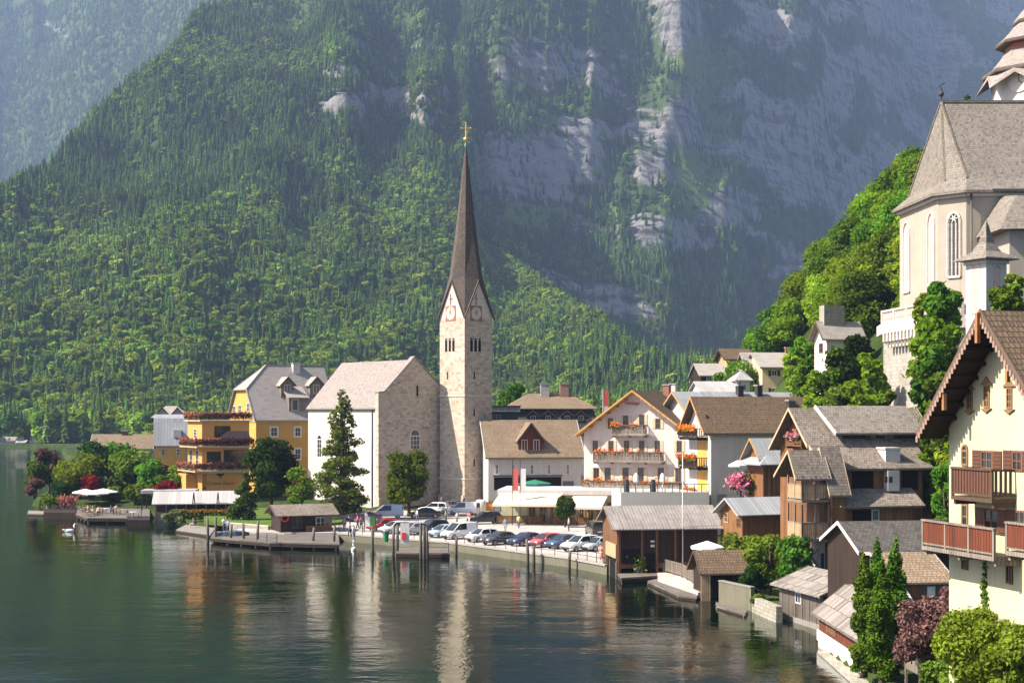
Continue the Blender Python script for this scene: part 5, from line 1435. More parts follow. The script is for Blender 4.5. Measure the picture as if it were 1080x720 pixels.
slat_fence('dock_fence','grey slatted fence below the flag pole, right stretch',pt(719.5,608.5,.6),pt(736,617,.6),1.25,WOODG,z=.6,gap=.25,rail=WOODG)
flat('terrace_paving',[(X_(693,133),133),(X_(694,126.5),126.5),(X_(736,117),117),(X_(800,118),118),(X_(800,135),135)],.58,PAVE)
def parasol_closed(loc,label,mat,hh=2.5,r=.28):
    o=thing('closed_parasol',label,'parasol',loc); MB().tube([(0,0,0),(0,0,hh)],.035,6).build('pole',WOODL,o)
    vs=[(.06,hh+.1),(r*.5,hh-.45),(r*.8,hh-1.1),(r,hh-1.75),(r*.85,hh-1.8)]
    m=MB(); m.lathe([(b,a-.0) for b,a in vs][::-1],10); 
    me_=m.build('canopy',mat,o); 
    for i,v in enumerate(me_.data.vertices): 
        if i%2: v.co.x*=.72; v.co.y*=.72
    MB().lathe([(.3,0),(.3,.08),(.06,.12)],10).build('base',IRON,o); return o
parasol_closed(G_(704,600,.6),'furled dusty pink parasol by the boathouse fence',tone((.6,.42,.4),'dusty_pink_canvas',.9),2.6,.42)
def parasol(loc,label,mat,hh=2.3,r=1.6,n=8,group=None):
    o=thing('parasol',label,'parasol',loc,random.uniform(0,1),group); MB().tube([(0,0,0),(0,0,hh+.25)],.035,6).build('pole',WOODL,o); MB().lathe([(.35,0),(.35,.07),(.06,.1)],10).build('base',IRON,o)
    vs=[(0,0,hh+.2)]+[(r*math.cos(6.2832*k/n),r*math.sin(6.2832*k/n),hh-.3) for k in range(n)]+[(r*math.cos(6.2832*k/n),r*math.sin(6.2832*k/n),hh-.48) for k in range(n)]
    MB().add(vs,[(0,1+k,1+(k+1)%n) for k in range(n)]+[(1+k,1+n+k,1+n+(k+1)%n,1+(k+1)%n) for k in range(n)]).build('canopy',mat,o)
    q=MB()
    for k in range(n): q.beam((0,0,hh-.45),(r*.55*math.cos(6.2832*k/n),r*.55*math.sin(6.2832*k/n),hh-.08),.025)
    q.build('ribs',WOODL,o); return o
parasol(Vector((X_(746,122),122,.6)),'open white parasol behind the small tiled boathouse',CANVASW,hh=3.6,r=1.5)
p_=W_(778,487,150); parasol((p_.x,p_.y,ground_z(p_.x,p_.y)),'open white parasol high by the pink flower basket',CANVASW,hh=p_.z-ground_z(p_.x,p_.y),r=1.)
o=thing('flag_pole','tall white flag pole on the terrace before the large boathouse','flag pole',G_(720,603,.6)); MB().tube([(0,0,0),(0,0,11.)],[.06,.035],8).build('pole',TRIMW,o,True); MB().ell((0,0,11.1),(.1,.1,.1),8,6).build('finial',GOLD,o,True); MB().box(-.2,-.2,0,.2,.2,.35).build('foot',CONC,o)
h = House('small_tiled_boathouse','small boathouse with dark tiled roof and plank corner post','boathouse',742,116,.5,8); h.setW(790); h.setV(735); h.V=max(h.V,3.5)
ze=h.hz(602); zr=h.hz(581,118)
h.gable([(0,ze),(h.V/2,zr),(h.V,ze)],'u',.1,h.W,WOODD,TILEB,oe=.5,og=.45,t=.12,verge=TRIMB,zb=-.1)
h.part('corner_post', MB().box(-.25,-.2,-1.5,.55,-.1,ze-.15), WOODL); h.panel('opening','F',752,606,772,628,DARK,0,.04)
m=MB()
for x in (.2,2,h.W-.2): m.box(x-.1,.05,-2.5,x+.1,.25,-.1)
h.part('piles',m,WOODG)
wall_run('concrete_wall','pale concrete garden wall at the water behind the tiled boathouse',[(*pt(760,632,.3)[:2],.3),(*pt(794,640,.3)[:2],.3)],1.5,QUAYW,cap=CONC)
wall_run('mossy_wall','mossy low stone wall running to the plank boathouse',[(*pt(796,641,.3)[:2],.0),(*pt(822,652,.3)[:2],.0)],1.2,RUBBLE,w=.5)
deck('ledge','narrow pale landing ledge below the concrete wall',[(755,634),(788,643),(786,646.5),(756,638)],.3,cat='ledge')
# ================================================================== plank-roofed boathouses in front
def shed_from(name,label,cat,pL,dL,pR,dR,yL,rise,dep,zbase,wall,roofm,foot,og=.5):
    A=Vector((X_(pL,dL),dL)); B=Vector((X_(pR,dR),dR)); u=(B-A); W_l=u.length; a=math.degrees(math.atan2(u.y,u.x))
    h=House(name,label,cat,pL,dL,zbase,a); h.W=W_l; h.V=dep; ze=Z_(yL,dL)-zbase
    h.gable([(0,ze),(dep/2,ze+rise),(dep,ze)],'u',0,W_l,wall,roofm,oe=.55,og=og,t=.12,zb=.3,verge=WOODG)
    h.part('footing',MB().box(-.05,-.06,-3,W_l+.05,dep,.3),foot); return h
h=shed_from('grey_boathouse','weathered grey plank boathouse with board roof, window over water','boathouse',822,106.5,867,100,614.5,1.05,5.4,.1,WOODGD,PLANKR,CONC)
h.winp('F',839,624,845,637,frame=TRIMW,mull=(1,0)); m=MB()
for i in range(6): m.box(.4+i*1.1,-.05,.3,.48+i*1.1,-.003,2.2)
h.part('batten',m,WOODG)
h=shed_from('red_boathouse','red brown boathouse with silvery board roof and white footing','boathouse',864,93.3,911,82.3,643,2.1,5.2,.2,WOODR,PLANKR,WHITE)
h.part('sill_board',MB().box(-.1,-.14,.25,h.W+.1,-.062,.95),TRIMW)
h.panel('door','F',872,656,882,672,WOODB,.003,.05)
struct(MB().prism([(X_(862,91),91),(X_(905,79),79),(X_(925,79),79),(X_(885,92),92)],-2,.12).build('stone_bank',RUBBLE))
# ================================================================== yellow house at the right edge
far_c=Vector((X_(1001,60),60)); an=16.; S_=8.2
vv=Vector((-math.sin(R(an)),math.cos(R(an)))); cc=far_c-vv*S_
h=House('cream_house','cream walled house with steep brown tiled roof and carved wooden balconies','house',CX+F*cc.x/cc.y,cc.y,5.,an); h.V=S_; h.W=11.; Q=h
zap=19.35-5; zev=14.9-5
h.gable([(0,zev),(S_/2,zap),(S_,zev)],'u',0,h.W,CREAM,TILEB,oe=.45,og=1.25,og1=.3,t=.2,zb=-6,verge=None,gutter=COPPER)
k=(zap-zev)/(S_/2)
q=MB()
for sg in (0,1):
    y0=-.45 if sg==0 else S_+.45; z0=zev-.45*k
    q.extr([(y0,z0-.03),(S_/2,zap-.03),(S_/2,zap+.0),(y0,z0+.0)],-1.23,-.01,'u')
h.part('soffit',q,WOODD)
b=MB(); s_=MB()
n=26
for sg in (0,1):
    y0=-.45 if sg==0 else S_+.45; z0=zev-.45*k
    b.extr([(y0,z0-.1),(S_/2,zap-.1),(S_/2,zap+.26),(y0,z0+.26)],-1.32,-1.252,'u')
    for i in range(n):
        f=(i+.5)/n; y=y0+(S_/2-y0)*f; z=z0+(zap-z0)*f
        s_.box(-1.35,y-.07,z-.27,-1.322,y+.07,z-.02)
bo=h.part('bargeboard',b,tone((.11,.07,.05),'worn_board')); s_.build('scalloped_trim',tone((.26,.17,.13),'pale_carving'),bo)
q=MB()
for i in range(1,8):
    for sg in (0,1):
        y=S_/2*i/8; z=zev+k*y-.14; y=y if sg==0 else S_-y; q.box(-1.3,y-.07,z-.12,.0,y+.07,z+.05)
h.part('rafter_ends',q,WOODD)
PEN=tone((.3,.13,.05),'carved_orange')
h.part('pendant',MB().beam((-1.4,S_/2,zap-1.1),(-1.4,S_/2,zap+.1),.16),PEN)
for y in (S_*.82,S_*.3): h.part('pendant',MB().beam((-1.2,y,zev+k*min(y,S_-y)-.2),(-1.2,y,zev+k*min(y,S_-y)-.9),.14),PEN)
ORN=tone((.2,.11,.05),'painted_frame')
for px,y0,y1,sc_ in ((1023,411,432,1),(1041,406,430,1),(1065,408,431,1)):
    o=h.winp('L',px-3,y0,px+3,y1,frame=ORN,mull=(1,2),fw=.12)
    a,z=h.fp('L',px,y0); m=MB(); m.extr([(a-.4,z+.02),(a+.4,z+.02),(a+.2,z+.14),(a,z+.36),(a-.2,z+.14)],-.08,-.004,'u'); m.build('window_crown',ORN,o) if h.T is None else None
    a,z=h.fp('L',px,y1); m=MB(); m.extr([(a-.36,z-.02),(a+.36,z-.02),(a+.2,z-.1),(a,z-.2),(a-.2,z-.1)],-.08,-.004,'u'); m.build('window_apron',ORN,o)
def shut_win(x0,y0,x1,y1,open_=True):
    return h.winp('L',x0,y0,x1,y1,frame=WOODB,shut=SHUTB,mull=(1,1),shw=.55)
shut_win(1035,475,1048,495); shut_win(1068,475,1079,497); shut_win(1038,536,1054,563); shut_win(1071,538,1082,566)
for px,y0,y1 in ((1018,470,491),(1018,527,558)):
    o=h.winp('L',px-3.4,y0+4,px+3.4,y1,frame=ORN,mull=(0,1),fw=.1,arch=True)
for px,y0,y1 in ((1018,587,601),(1065,590,616)): h.winp('L',px-3.5,y0,px+3.5,y1,frame=WOODB,mull=(1,0))
def bal2(x_far,x_near,pyf_far,hh,depth,pn,seed):
    a,z=h.fp('L',x_far,pyf_far,depth); b,_=h.fp('L',x_near,pyf_far,depth)
    return h.balcony('L',b,a,z,depth=depth,h=hh,mat=WOODR if pn is WOODR else WOODB,panel=pn,seed=seed,solid=.8)
def edge(px,py,n): 
    o,d=h.fo('L',n); t_=h.along(px,d,o); return t_,Z_(py,(o+d*t_).y)-h.zg
ta,z=edge(1003,522,1.1); tb,_=edge(1046,522,1.1); h.balcony('L',tb,ta,z,depth=1.1,h=1.1,mat=TRIMB,panel=SHUTB,solid=.75)
ta,z=edge(972,575,1.25); tb,_=edge(1048,575,1.25)
bb=h.balcony('L',tb,min(ta,S_+2.2),z,depth=1.25,h=1.05,mat=WOODG,panel=WOODR,solid=.93,returns=(False,True))
ta,z=edge(1060,579,1.25); tb,_=edge(1085,579,1.25)
h.balcony('L',max(tb,-1),ta,z-.05,depth=1.25,h=1.05,mat=WOODG,panel=WOODR,solid=.93,returns=(False,True))
# roof dormer strip and tile vents on the right slope
m=MB()
for x in (1.2,3.0,5.2): m.box(x,1.3+S_*.25,zev+k*(S_*.25+.9)-.1,x+.35,1.6+S_*.25,zev+k*(S_*.25+1.6)+.18)
h.part('roof_vent',m,TRIMG); m=MB().beam((0.5,1.0,zev+k*1.0+.38),(7,1.0,zev+k*1.0+.38),.08,.12); h.part('snow_guard',m,IRON)
h.chimney(8,S_*.6,zap-1.5,zap+1.2,.9,.9,WHITE,pots=0)
for x in (1.6,4.6,7.8):
    for z0 in (.6,3.4,6.3): h.win('F',x,x+1.,z0,z0+1.5,frame=WOODB,shut=SHUTB,mull=(1,1),shw=.5)
# grey-tiled outbuildings below it
h=House('grey_tiled_shed','long shed with dark grey tiled roof under the red balcony','shed',910,91,1.8,9); h.setW(1006); h.V=5
ze=h.hz(581); zr=h.hz(552,94)
h.gable([(0,ze),(3.2,zr),(6,ze+.3)],'u',0,h.W,WOODD,TILED,oe=.4,og=.4,t=.14,verge=TRIMW)
h.panel('dark_opening','F',930,586,948,600,DARK,0,.05); h.panel('door','F',914,586,923,606,WOODB,0,.05)
h=House('lower_tiled_shed','lower garden shed with brownish grey tiled roof and round vent','shed',943,86,1.0,7); h.setW(1004); h.V=4
h.gable([(0,h.hz(614)),(3.4,h.hz(585,89)),(4,h.hz(586,89))],'u',0,h.W,WOODGD,TILEL,oe=.3,og=.2,t=.12,verge=TRIMG)
h.panel('door','F',960,616,972,634,WOODB,0,.05); h.panel('window','F',978,618,986,628,TRIMW,0,.05)
o=thing('garden_stair','white railed stair climbing beside the cypresses','stair',W_(966,640,78)); o.scale=(.72,)*3; m=MB(); r=MB()
for i in range(9): m.box(-.9,i*.3-.15,-2.2+i*.19,.5,i*.3+.16,-2.0+i*.19)
m.build('steps',CONC,o); r.beam((.3,-.2,-.55),(-.6,2.6,1.9),.12,.12); 
for i in range(5): r.beam((.3-.225*i,-.2+.7*i,-2.2+.4*i),(.3-.225*i,-.2+.7*i,-.58+.61*i),.09)
r.build('railing',TRIMW,o)
slat_fence('shore_fence','grey board fence along the bank below the cypresses',pt(925,692,1.6),pt(955,706,1.6),1.1,WOODG,z=1.6,gap=.05,sl=.35,rail=WOODG)
slat_fence('shore_fence','grey board fence stretch running into the front shrubs',pt(956,707,1.6),pt(985,722,1.6),1.0,WOODG,z=1.6,gap=.05,sl=.35,rail=WOODG)
# ================================================================== church on the rock
o=thing('hill_church','tall pale parish church on the rock with steep grey shingled roof','church',(43,142,0)); B0=Vector((43,142,0))
P=[(42.3,153.5),(43.0,142.2),(45.2,140),(80,140),(80,160),(46,160)]; zt=25.4; zev=37.6; zr=47.9
pl=[(x-43,y-142) for x,y in P]
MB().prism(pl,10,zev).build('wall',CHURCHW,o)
cen=[(44.9-43,147.2-142),(80-43,147.2-142)]
def off(P,d):
    c=Vector((60-43,150-142)); n=len(P); out=[]
    for i in range(n):
        a,b,c2=Vector(P[i-1]),Vector(P[i]),Vector(P[(i+1)%n]); n1=(b-a).normalized(); n2=(c2-b).normalized(); n1=Vector((n1.y,-n1.x)); n2=Vector((n2.y,-n2.x)); m=(n1+n2); m=m/ max(.3,(1+n1.dot(n2))); out.append(b+m*d)
    return out
e1=off(pl,.75); e2=off(pl,-.9)
A=(cen[0][0],cen[0][1],zr); Bp=(cen[1][0],cen[1][1],zr)
ring0=[(p_[0],p_[1],zev-.05) for p_ in e1]; ring1=[(p_[0],p_[1],zev+1.35) for p_ in e2]
vs=ring0+ring1+[A,Bp]+[(p_[0],p_[1],zev-.3) for p_ in e1]; n=6; fs=[]
for i in range(n): j=(i+1)%n; fs.append((i,j,n+j,n+i)); fs.append((i,14+i,14+j,j))
fs+= [(6,7,12),(7,8,12),(8,9,13,12),(9,10,13),(10,11,12,13),(11,6,12)]; fs.append(tuple(14+i for i in range(n-1,-1,-1)))
rf=MB().add(vs,fs).build('roof',SHINGC,o)
m=MB(); m.beam(Vector(A)+Vector((0,0,.1)),Vector(Bp)+Vector((0,0,.1)),.3,.25)
for i in (0,1,2): m.beam(Vector(ring1[i])+Vector((0,0,.05)),Vector(A)+Vector((0,0,.1)),.2,.12)
m.build('ridge_cap',SHING,rf)
m=MB(); m.tube([(A[0],A[1],zr),(A[0],A[1],zr+1.6)],.09,6); m.ell((A[0],A[1],zr+.9),(.3,.3,.3),10,6); m.beam((A[0]-.3,A[1],zr+1.6),(A[0]+.35,A[1],zr+2.05),.1); m.build('finial',IRON,rf)
m=MB(); zz=zev-.45
for i in range(3): a,b=off(pl,.16)[i],off(pl,.16)[i+1]; m.beam((a[0],a[1],zz),(b[0],b[1],zz),.35,.3)
m.build('cornice',WHITE,o)
RUST=tone((.3,.12,.08),'roof_rail'); m=MB(); m.beam((4.5,-2.9,zev-.1),(37,-2.9,zev-.1),.2,.22); m.build('gutter',COPPER,o); MB().tube([(2.6,-2.35,zev-.4),(2.6,-2.35,22)],.11,8).build('downpipe',COPPER,o,True)
PINKP=stucco('faded_pink_plaster',(.6,.4,.34),(.4,.2,.15),.3)
def wall_seg(i): 
    a,b=Vector(pl[i]),Vector(pl[i+1]); d=(b-a).normalized(); return a,d,Vector((d.y,-d.x)),(b-a).length
def gothic(i,px,y0,y1,wpx,mat,frame,mull):
    a,d,nrm,L=wall_seg(i); aw=a+Vector((43,142)); k_=(px-CX)/F; t_=(k_*aw.y-aw.x)/(d.x-k_*d.y); Y=(aw+d*t_).y; z1,z0=Z_(y0,Y),Z_(y1,Y)
    k2=(px+wpx/2-CX)/F; t2=(k2*aw.y-aw.x)/(d.x-k2*d.y); hw=abs(t2-t_); hw=min(hw,1.1)
    def P3(s,n_,z): q=a+d*(t_+s)+nrm*n_; return (q.x,q.y,z)
    zs=z1-hw*1.6; N_=8
    arc=[(hw*math.cos(math.pi*j/N_), zs+hw*1.6*math.sin(math.pi*j/N_)**.85) for j in range(N_+1)]
    prof=[(-hw,z0),(hw,z0)]+arc
    vs=[P3(s,.03,z) for s,z in prof]; g=MB().add(vs,[tuple(range(len(vs)))]); w_=g.build('window',mat,o)
    m=MB(); loop=[(-hw,z0),(hw,z0)]+arc[:]+[]
    for (s0,za),(s1,zb2) in zip(loop,loop[1:]+loop[:1]):
        m.beam(P3(s0,.06,za),P3(s1,.06,zb2),.22,.22)
    for j in range(mull): s=-hw+2*hw*(j+1)/(mull+1); m.beam(P3(s,.07,z0),P3(s,.07,zs),.14,.14)
    if mull:
        for q_ in range(6): an_=q_*math.pi/3; m.beam(P3(0,.08,zs+.45),P3(hw*.62*math.cos(an_),.08,zs+.45+hw*.62*math.sin(an_)),.1,.1)
    m.build('window_frame',frame,w_); return w_
gothic(0,956.5,234,308,7,PINKP,WHITE,0); gothic(0,982.5,224,300,7,PINKP,WHITE,0); gothic(1,1006.5,224,292,13,GLASS,STONEL,2)
# annexes
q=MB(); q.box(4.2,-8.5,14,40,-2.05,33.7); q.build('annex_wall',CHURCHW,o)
vs=[(3.0,-9.4,32.8),(40,-9.4,33.5),(40,-2.05,33.5),(3.0,-2.05,32.8),(6.0,-5.2,36.6),(40,-5.2,36.6),(40,-2.06,37.0),(5.6,-2.06,37.0)]
MB().add(vs,[(0,1,5,4),(0,4,7,3),(4,5,6,7),(3,2,1,0),(1,2,6,5),(3,7,6,2)]).build('annex_roof',SHINGC,o)
q=MB(); q.box(11.4,-8.56,27.2,12.7,-8.5,29.9); q.build('annex_window',DARK,o)
# octagonal tower with tiered roofs behind the ridge
oc=(X_(1094,166)-43,166-142); q=MB().lathe([(5.1,20),(5.1,55.)],8,(*oc,0),math.pi/8); tw=q.build('tower',WHITE,o)
def zt_(py): return Z_(py,166)
def tier(pf,nm,mat): return MB().lathe([((a),zt_(b)) for a,b in pf],8,(*oc,0),math.pi/8).build(nm,mat,tw)
vs=[]; fs=[]
for r0,z0,r1,z1 in ((7.1,99,5.5,84.5),(6.7,93.5,5.45,81),(5.5,80,5.4,79)):
    for i in range(16):
        a_=i*math.pi/8+math.pi/8; r_,z_=(r0,z0) if i%2==0 else (r1*1.06,z1); vs.append((oc[0]+r_*math.cos(a_),oc[1]+r_*math.sin(a_),zt_(z_)))
for j in range(2):
    for i in range(16): fs.append((j*16+i,j*16+(i+1)%16,j*16+16+(i+1)%16,j*16+16+i))
MB().add(vs,fs).build('lower_roof',SLATEP,tw,fix=True)
tier([(6.1,79),(6.2,77),(5.0,70),(4.1,60),(3.7,54)],'middle_roof',SLATEP)
tier([(3.6,55),(3.6,44)],'lantern',tone((.4,.13,.06),'rusty_wood'))
tier([(4.6,47),(4.7,45.5),(3.7,38),(2.9,30),(2.4,24)],'upper_roof',SLATEP)
tier([(2.6,24),(2.7,22.5),(2.0,14),(1.0,4),(.25,-12)],'cap',SLATEP)
for zb2,rr in ((79,6.15),(46.5,4.65),(23.5,2.65)):
    tier([(rr,zb2+2.2),(rr+.08,zb2+2.1),(rr+.08,zb2),(rr,zb2-.1)],'eaves_board',TRIMB)
ckx=oc[0]-3.3; m=MB(); m.lathe([(1.25,0),(1.25,.1)],24); ck=m.build('clock',DIAL,tw); a_=math.radians(-22.5-90+ -22.5); 
nrm=Vector((math.cos(R(-112.5)),math.sin(R(-112.5)),0)); ck.matrix_local=Matrix.Translation(Vector((*oc,zt_(93)))+Vector((math.cos(R(-135)),math.sin(R(-135)),0))*4.74)@Vector((math.cos(R(-135)),math.sin(R(-135)),0)).to_track_quat('Z','Y').to_matrix().to_4x4()
MB().beam((0,0,.14),(0,.8,.14),.14,.05).beam((0,0,.14),(.45,-.25,.14),.14,.05).build('hands',REDP,ck)
# terrace, balustrade and bastion
t0=Vector((X_(930,151),151)); t1=Vector((X_(970,140.5),140.5)); bt=thing('church_terrace','stone bastion terrace with balustrade below the parish church','terrace',(t0.x,t0.y,0))
zt=Z_(345,151)+.4
P=[t0,t1,Vector((t1.x+6,t1.y-1)),Vector((62,141)),Vector((62,158)),Vector((t0.x+1,t0.y+6))]; pl2=[(p_-t0) for p_ in P]; pl2=[(p_.x,p_.y) for p_ in pl2]
MB().prism(pl2,zt-1.1,zt).build('slab',STONEL,bt)
ins_=[(x+1.1,y) for x,y in pl2]; MB().prism([(1.2,-.2),(t1.x-t0.x+.9,t1.y-t0.y+.4),(20,-9),(20,6),(1.5,5)],-3,zt-1.1).build('bastion',bricks('bastion_stone',[(.3,.27,.24),(.44,.4,.36),(.37,.335,.3)],(.26,.235,.21),.7,.4,.018,bump=.8,weather=.5,wcol=(.2,.2,.15)),bt)
m=MB(); L=(t1-t0); n=11
for i in range(n):
    p_=L*(i+.5)/n; m.box(p_.x-.0,p_.y-.28,zt-2.0,p_.x+1.5,p_.y+.28,zt-1.102); m.box(p_.x+.35,p_.y-.26,zt-2.6,p_.x+1.5,p_.y+.26,zt-2.002)
m.build('corbels',STONEL,bt); m=MB(); hb_=1.25
for (p_,q_) in ((Vector((.15,0)),L+Vector((.15,.1))),(L+Vector((.15,.1)),Vector((pl2[2][0],pl2[2][1]+.2)))):
    m.beam((*p_,zt+hb_),(*q_,zt+hb_),.35,.2); m.beam((*p_,zt+.1),(*q_,zt+.1),.35,.2); n=int((q_-p_).length/.42)
    for i in range(n): s_=p_+(q_-p_)*(i+.5)/n; m.lathe([(.07,.2),(.13,.5),(.07,.95),(.1,1.15)],6,(s_.x,s_.y,zt))
    for i in range(4): s_=p_+(q_-p_)*i/3; m.box(s_.x-.2,s_.y-.2,zt+.002,s_.x+.2,s_.y+.2,zt+hb_+.12)
m.build('balustrade',STONEL,bt)
# little chapel
h=House('small_chapel','small white chapel with curved pyramid roof in front of the parish church','chapel',1040,121,22.,26); h.setW(1062); h.setV(1019); wd=(h.W+h.V)/2
ze=h.hz(273); zp=h.hz(239,123)
h.part('wall',MB().box(0,0,-7,wd,wd,ze),WHITE)
c_=wd/2; vs=[]; prof=[(wd/2+.75,ze),(wd/2+.72,ze+.12),(wd/2*.75,ze+.75),(wd/2*.38,ze+1.55),(.16,zp),(.02,zp+.5)]
h.part('roof',MB().lathe([(r_*1.4142,z_) for r_,z_ in prof],4,(c_,c_,0),math.pi/4),SHINGC)
for fc,x0,x1,y0,y1 in (('L',1022,1036,285,330),('F',1043.5,1058,284,312)):
    a,z1=h.fp(fc,x0,y0); b,z0=h.fp(fc,x1,y1); h.win(fc,min(a,b)+.25,max(a,b)-.25,z0,z1,frame=WHITE,mull=(0,0),arch=True,pane=PINKP,fw=.14,name='niche')
m=MB(); h.fbox(m,'F',-.15,wd+.15,ze-.35,ze-.02,.002,.16); h.fbox(m,'L',-.0,wd+.15,ze-.35,ze-.02,.002,.15); h.part('cornice',m,WHITE)
# ================================================================== houses by the park and on the far shore
h=House('long_brown_roof_house','long low house with brown roof behind the park trees','house',98,285,1.4,10); h.setW(158); h.V=10
h.gable([(0,h.hz(473)),(5,h.hz(459,290)),(10,h.hz(473))],'u',0,h.W,WHITE,TILEL,oe=.7,og=.7,t=.25,verge=TRIMW,zb=-2)
h.chimney(h.W*.52,5,h.hz(461),h.hz(455),1.2,1,WOODB,pots=0)
for px in (108,122,140): h.winp('F',px-2,476,px+2,482)
h=House('grey_gambrel_house','ochre house with tall grey sheet roof left of the hotel','house',164,262,1.4,12); h.setW(196); h.V=10
h.gable([(0,h.hz(469)),(2.2,h.hz(442,266)),(6,h.hz(438,268)),(10,h.hz(469))],'u',0,h.W,YELLOW,METAL,oe=.4,og=.4,t=.2)
x,z=roofpt(187,457,.8); h.part('skylight',MB().box(x-.7,.3,z-.7,x+.7,1.2,z+.7),TRIMW)
for px in (172,188): h.winp('F',px-2,473,px+2,480)
h=House('slate_villa','pale villa with white roof and two dormers behind the hotel','house',162,300,1.4,12); h.setW(198); h.V=10
ze=h.hz(441); zr=h.hz(428,306); h.hip(0,0,h.W,10,ze,zr,GREYP,SLATEG,o=.6,i0=3,i1=3)
for px in (171,187): x,z=roofpt(px,437,.8); dormer(h,x-1.2,x+1.2,.8,z-1.5,z,z+1.4,GREYP,SLATEG,depth=4)
for px in (166,175,186): h.winp('F',px-1.5,446,px+1.5,452)
for i,(px0,px1,pw,pr,pb,D,wl,rf_,lab) in enumerate(((-6,15,465,461,471,640,GREYP,SLATEP,'pale roofed boathouse on the far shore at the left edge'),(66,77,454,447,470,668,tone((.5,.25,.1),'far_orange_wall'),TILED,'orange house with dark hipped roof among far shore trees'),(83,99,464,460,470,650,WHITE,TILEL,'low brown roofed house on the far shore beyond the maples'),(30,42,466,464,470,655,GREYP,METAL,'flat grey shed on the far shore near the water'),(17,26,467,464.5,471,636,WHITE,METALW,'tiny white boat shed at the water on the far shore'),(64,71,449,444,456,700,WHITE,SLATEP,'white gabled house half hidden in far shore trees'))):
    h=House('far_house',lab,'house',px0,D,1.4,8); h.setW(px1); h.V=9
    ze=h.hz(pw); zr=h.hz(pr,D+4); h.gable([(0,ze),(4.5,zr),(9,ze)],'u',0,h.W,wl,rf_,oe=.5,og=.5,t=.3,zb=-3)
    for q_ in (.25,.5,.75): h.win('F',h.W*q_-.5,h.W*q_+.5,1.2,2.6)
# ================================================================== trees and shrubs
def spot(px, D, z=None):
    x = X_(px, D); return Vector((x, D, ground_z(x, D) if z is None else z))
def tree_px(name,label,px,py_top,D,wpx,mat,zg=None,cat='tree',leafm=1.,**k):
    l = spot(px, D, zg); h = Z_(py_top, D)-l.z; rad = wpx*D/F/2
    return make_tree(name,label,cat,l,h,rad,mat,**k)
tree_px('larch_tree','tall ragged larch before the white church side wall',361,411,192,66,GREENLA,1.25,shape='larch',n=10500,leaf=.26,base=1.2,seed=3,nb=120,trunk=.22)
tree_px('lime_tree','round clipped lime tree in front of the church gable',431,474,199,52,GREENB,.9,shape='round',n=9000,leaf=.27,base=1.1,seed=4,nb=26)
tree_px('broadleaf_tree','dense dark green tree in front of the yellow hotel',286,462,197,60,GREEND,1.25,shape='round',n=7500,leaf=.34,base=1.6,seed=5,nb=26)
tree_px('spruce_sapling','small dark conifer left of the dense tree by the hotel',258,497,188,30,GREEND,1.25,shape='cone',n=2400,leaf=.25,base=.3,seed=6,nb=26)
tree_px('birch_sapling','thin yellowish sapling between dense tree and larch',318,492,193,36,GREENY,1.25,shape='round',n=1500,leaf=.26,base=1.2,seed=7,nb=12)
tree_px('clipped_tree','small ball clipped tree before the restaurant terrace',596,523,180,25,GREEND,.9,shape='round',n=2600,leaf=.2,base=.9,seed=8,nb=16)
tree_px('bright_tree','bright green tree rising behind the church tower',540,401,252,38,GREENB,shape='round',n=3200,leaf=.42,seed=9,nb=18)
for i,(px,pt_,D,w,mat,lab,shp) in enumerate(((52,475,243,34,PURPL,'dark purple leaved tree at the left end of the park','round'),(38,487,236,30,GREENL,'dark green shrub tree at the outer park corner','round'),(36,500,232,18,PURPL,'dull red bush at the water on the park corner','bush'),
   (85,483,231,60,GREENY,'broad yellow green tree behind the white parasols','round'),(98,496,227,26,REDL,'vivid red maple just above the white parasols','bush'),(103,467,246,50,GREEND,'dark green tree behind the yellow green park tree','round'),(128,470,250,46,GREENB,'mid green rounded tree in the park centre','round'),
   (142,478,236,56,GREENL,'spreading green tree on the right of the park','round'),(160,487,230,36,GREENB,'leafy bush tree before the grey gambrel house','round'),(181,487,228,38,GREENY,'yellow green shrub beside the hotel balcony wing','bush'),(178,503,216,26,REDL,'small red maple left of the hotel wing','bush'),
   (147,509,221,40,GREENY,'low yellow green hedge behind the dining terrace','bush'),(118,512,224,22,GREENL,'small green shrub right of the parasols','bush'),(172,480,240,16,PURPL,'slim purple shrub in front of the ochre house','bush'),(66,508,230,40,GREEND,'dark shrub mass under the yellow green tree','bush'),(120,500,229,40,GREEND,'dark bush behind the red maple','bush'))):
    tree_px('park_tree' if shp=='round' else 'park_shrub',lab,px,pt_,D,w,mat,cat='tree' if shp=='round' else 'shrub',shape=shp,n=2600 if shp=='round' else 1500,leaf=.42,seed=20+i,nb=16,base=None)
tree_px('willow_bush','grey green rounded bush at the water below the hotel',183,536,194,26,foliage('leaf_grey_green',(.06,.09,.04),(.16,.2,.09)),.2,shape='bush',n=1500,leaf=.26,seed=50,cat='shrub')
for px,pt_,D,w in ((203,534,196,20),):
    o=thing('hedge','reddish green clipped hedge along the lawn below the pavilion','hedge',(X_(203,195),195,.7)); rng=np.random.default_rng(2)
    P=np.stack([rng.uniform(-2.8,6.,2600),rng.uniform(-.5,.5,2600),rng.uniform(.1,1.15,2600)],1); leaf_obj('leaves',P[:1600],.25,rng,GREENL,o); leaf_obj('red_leaves',P[1600:]+np.array([0,0,.25]),.22,rng,foliage('leaf_rust',(.16,.06,.02),(.34,.16,.05)),o)
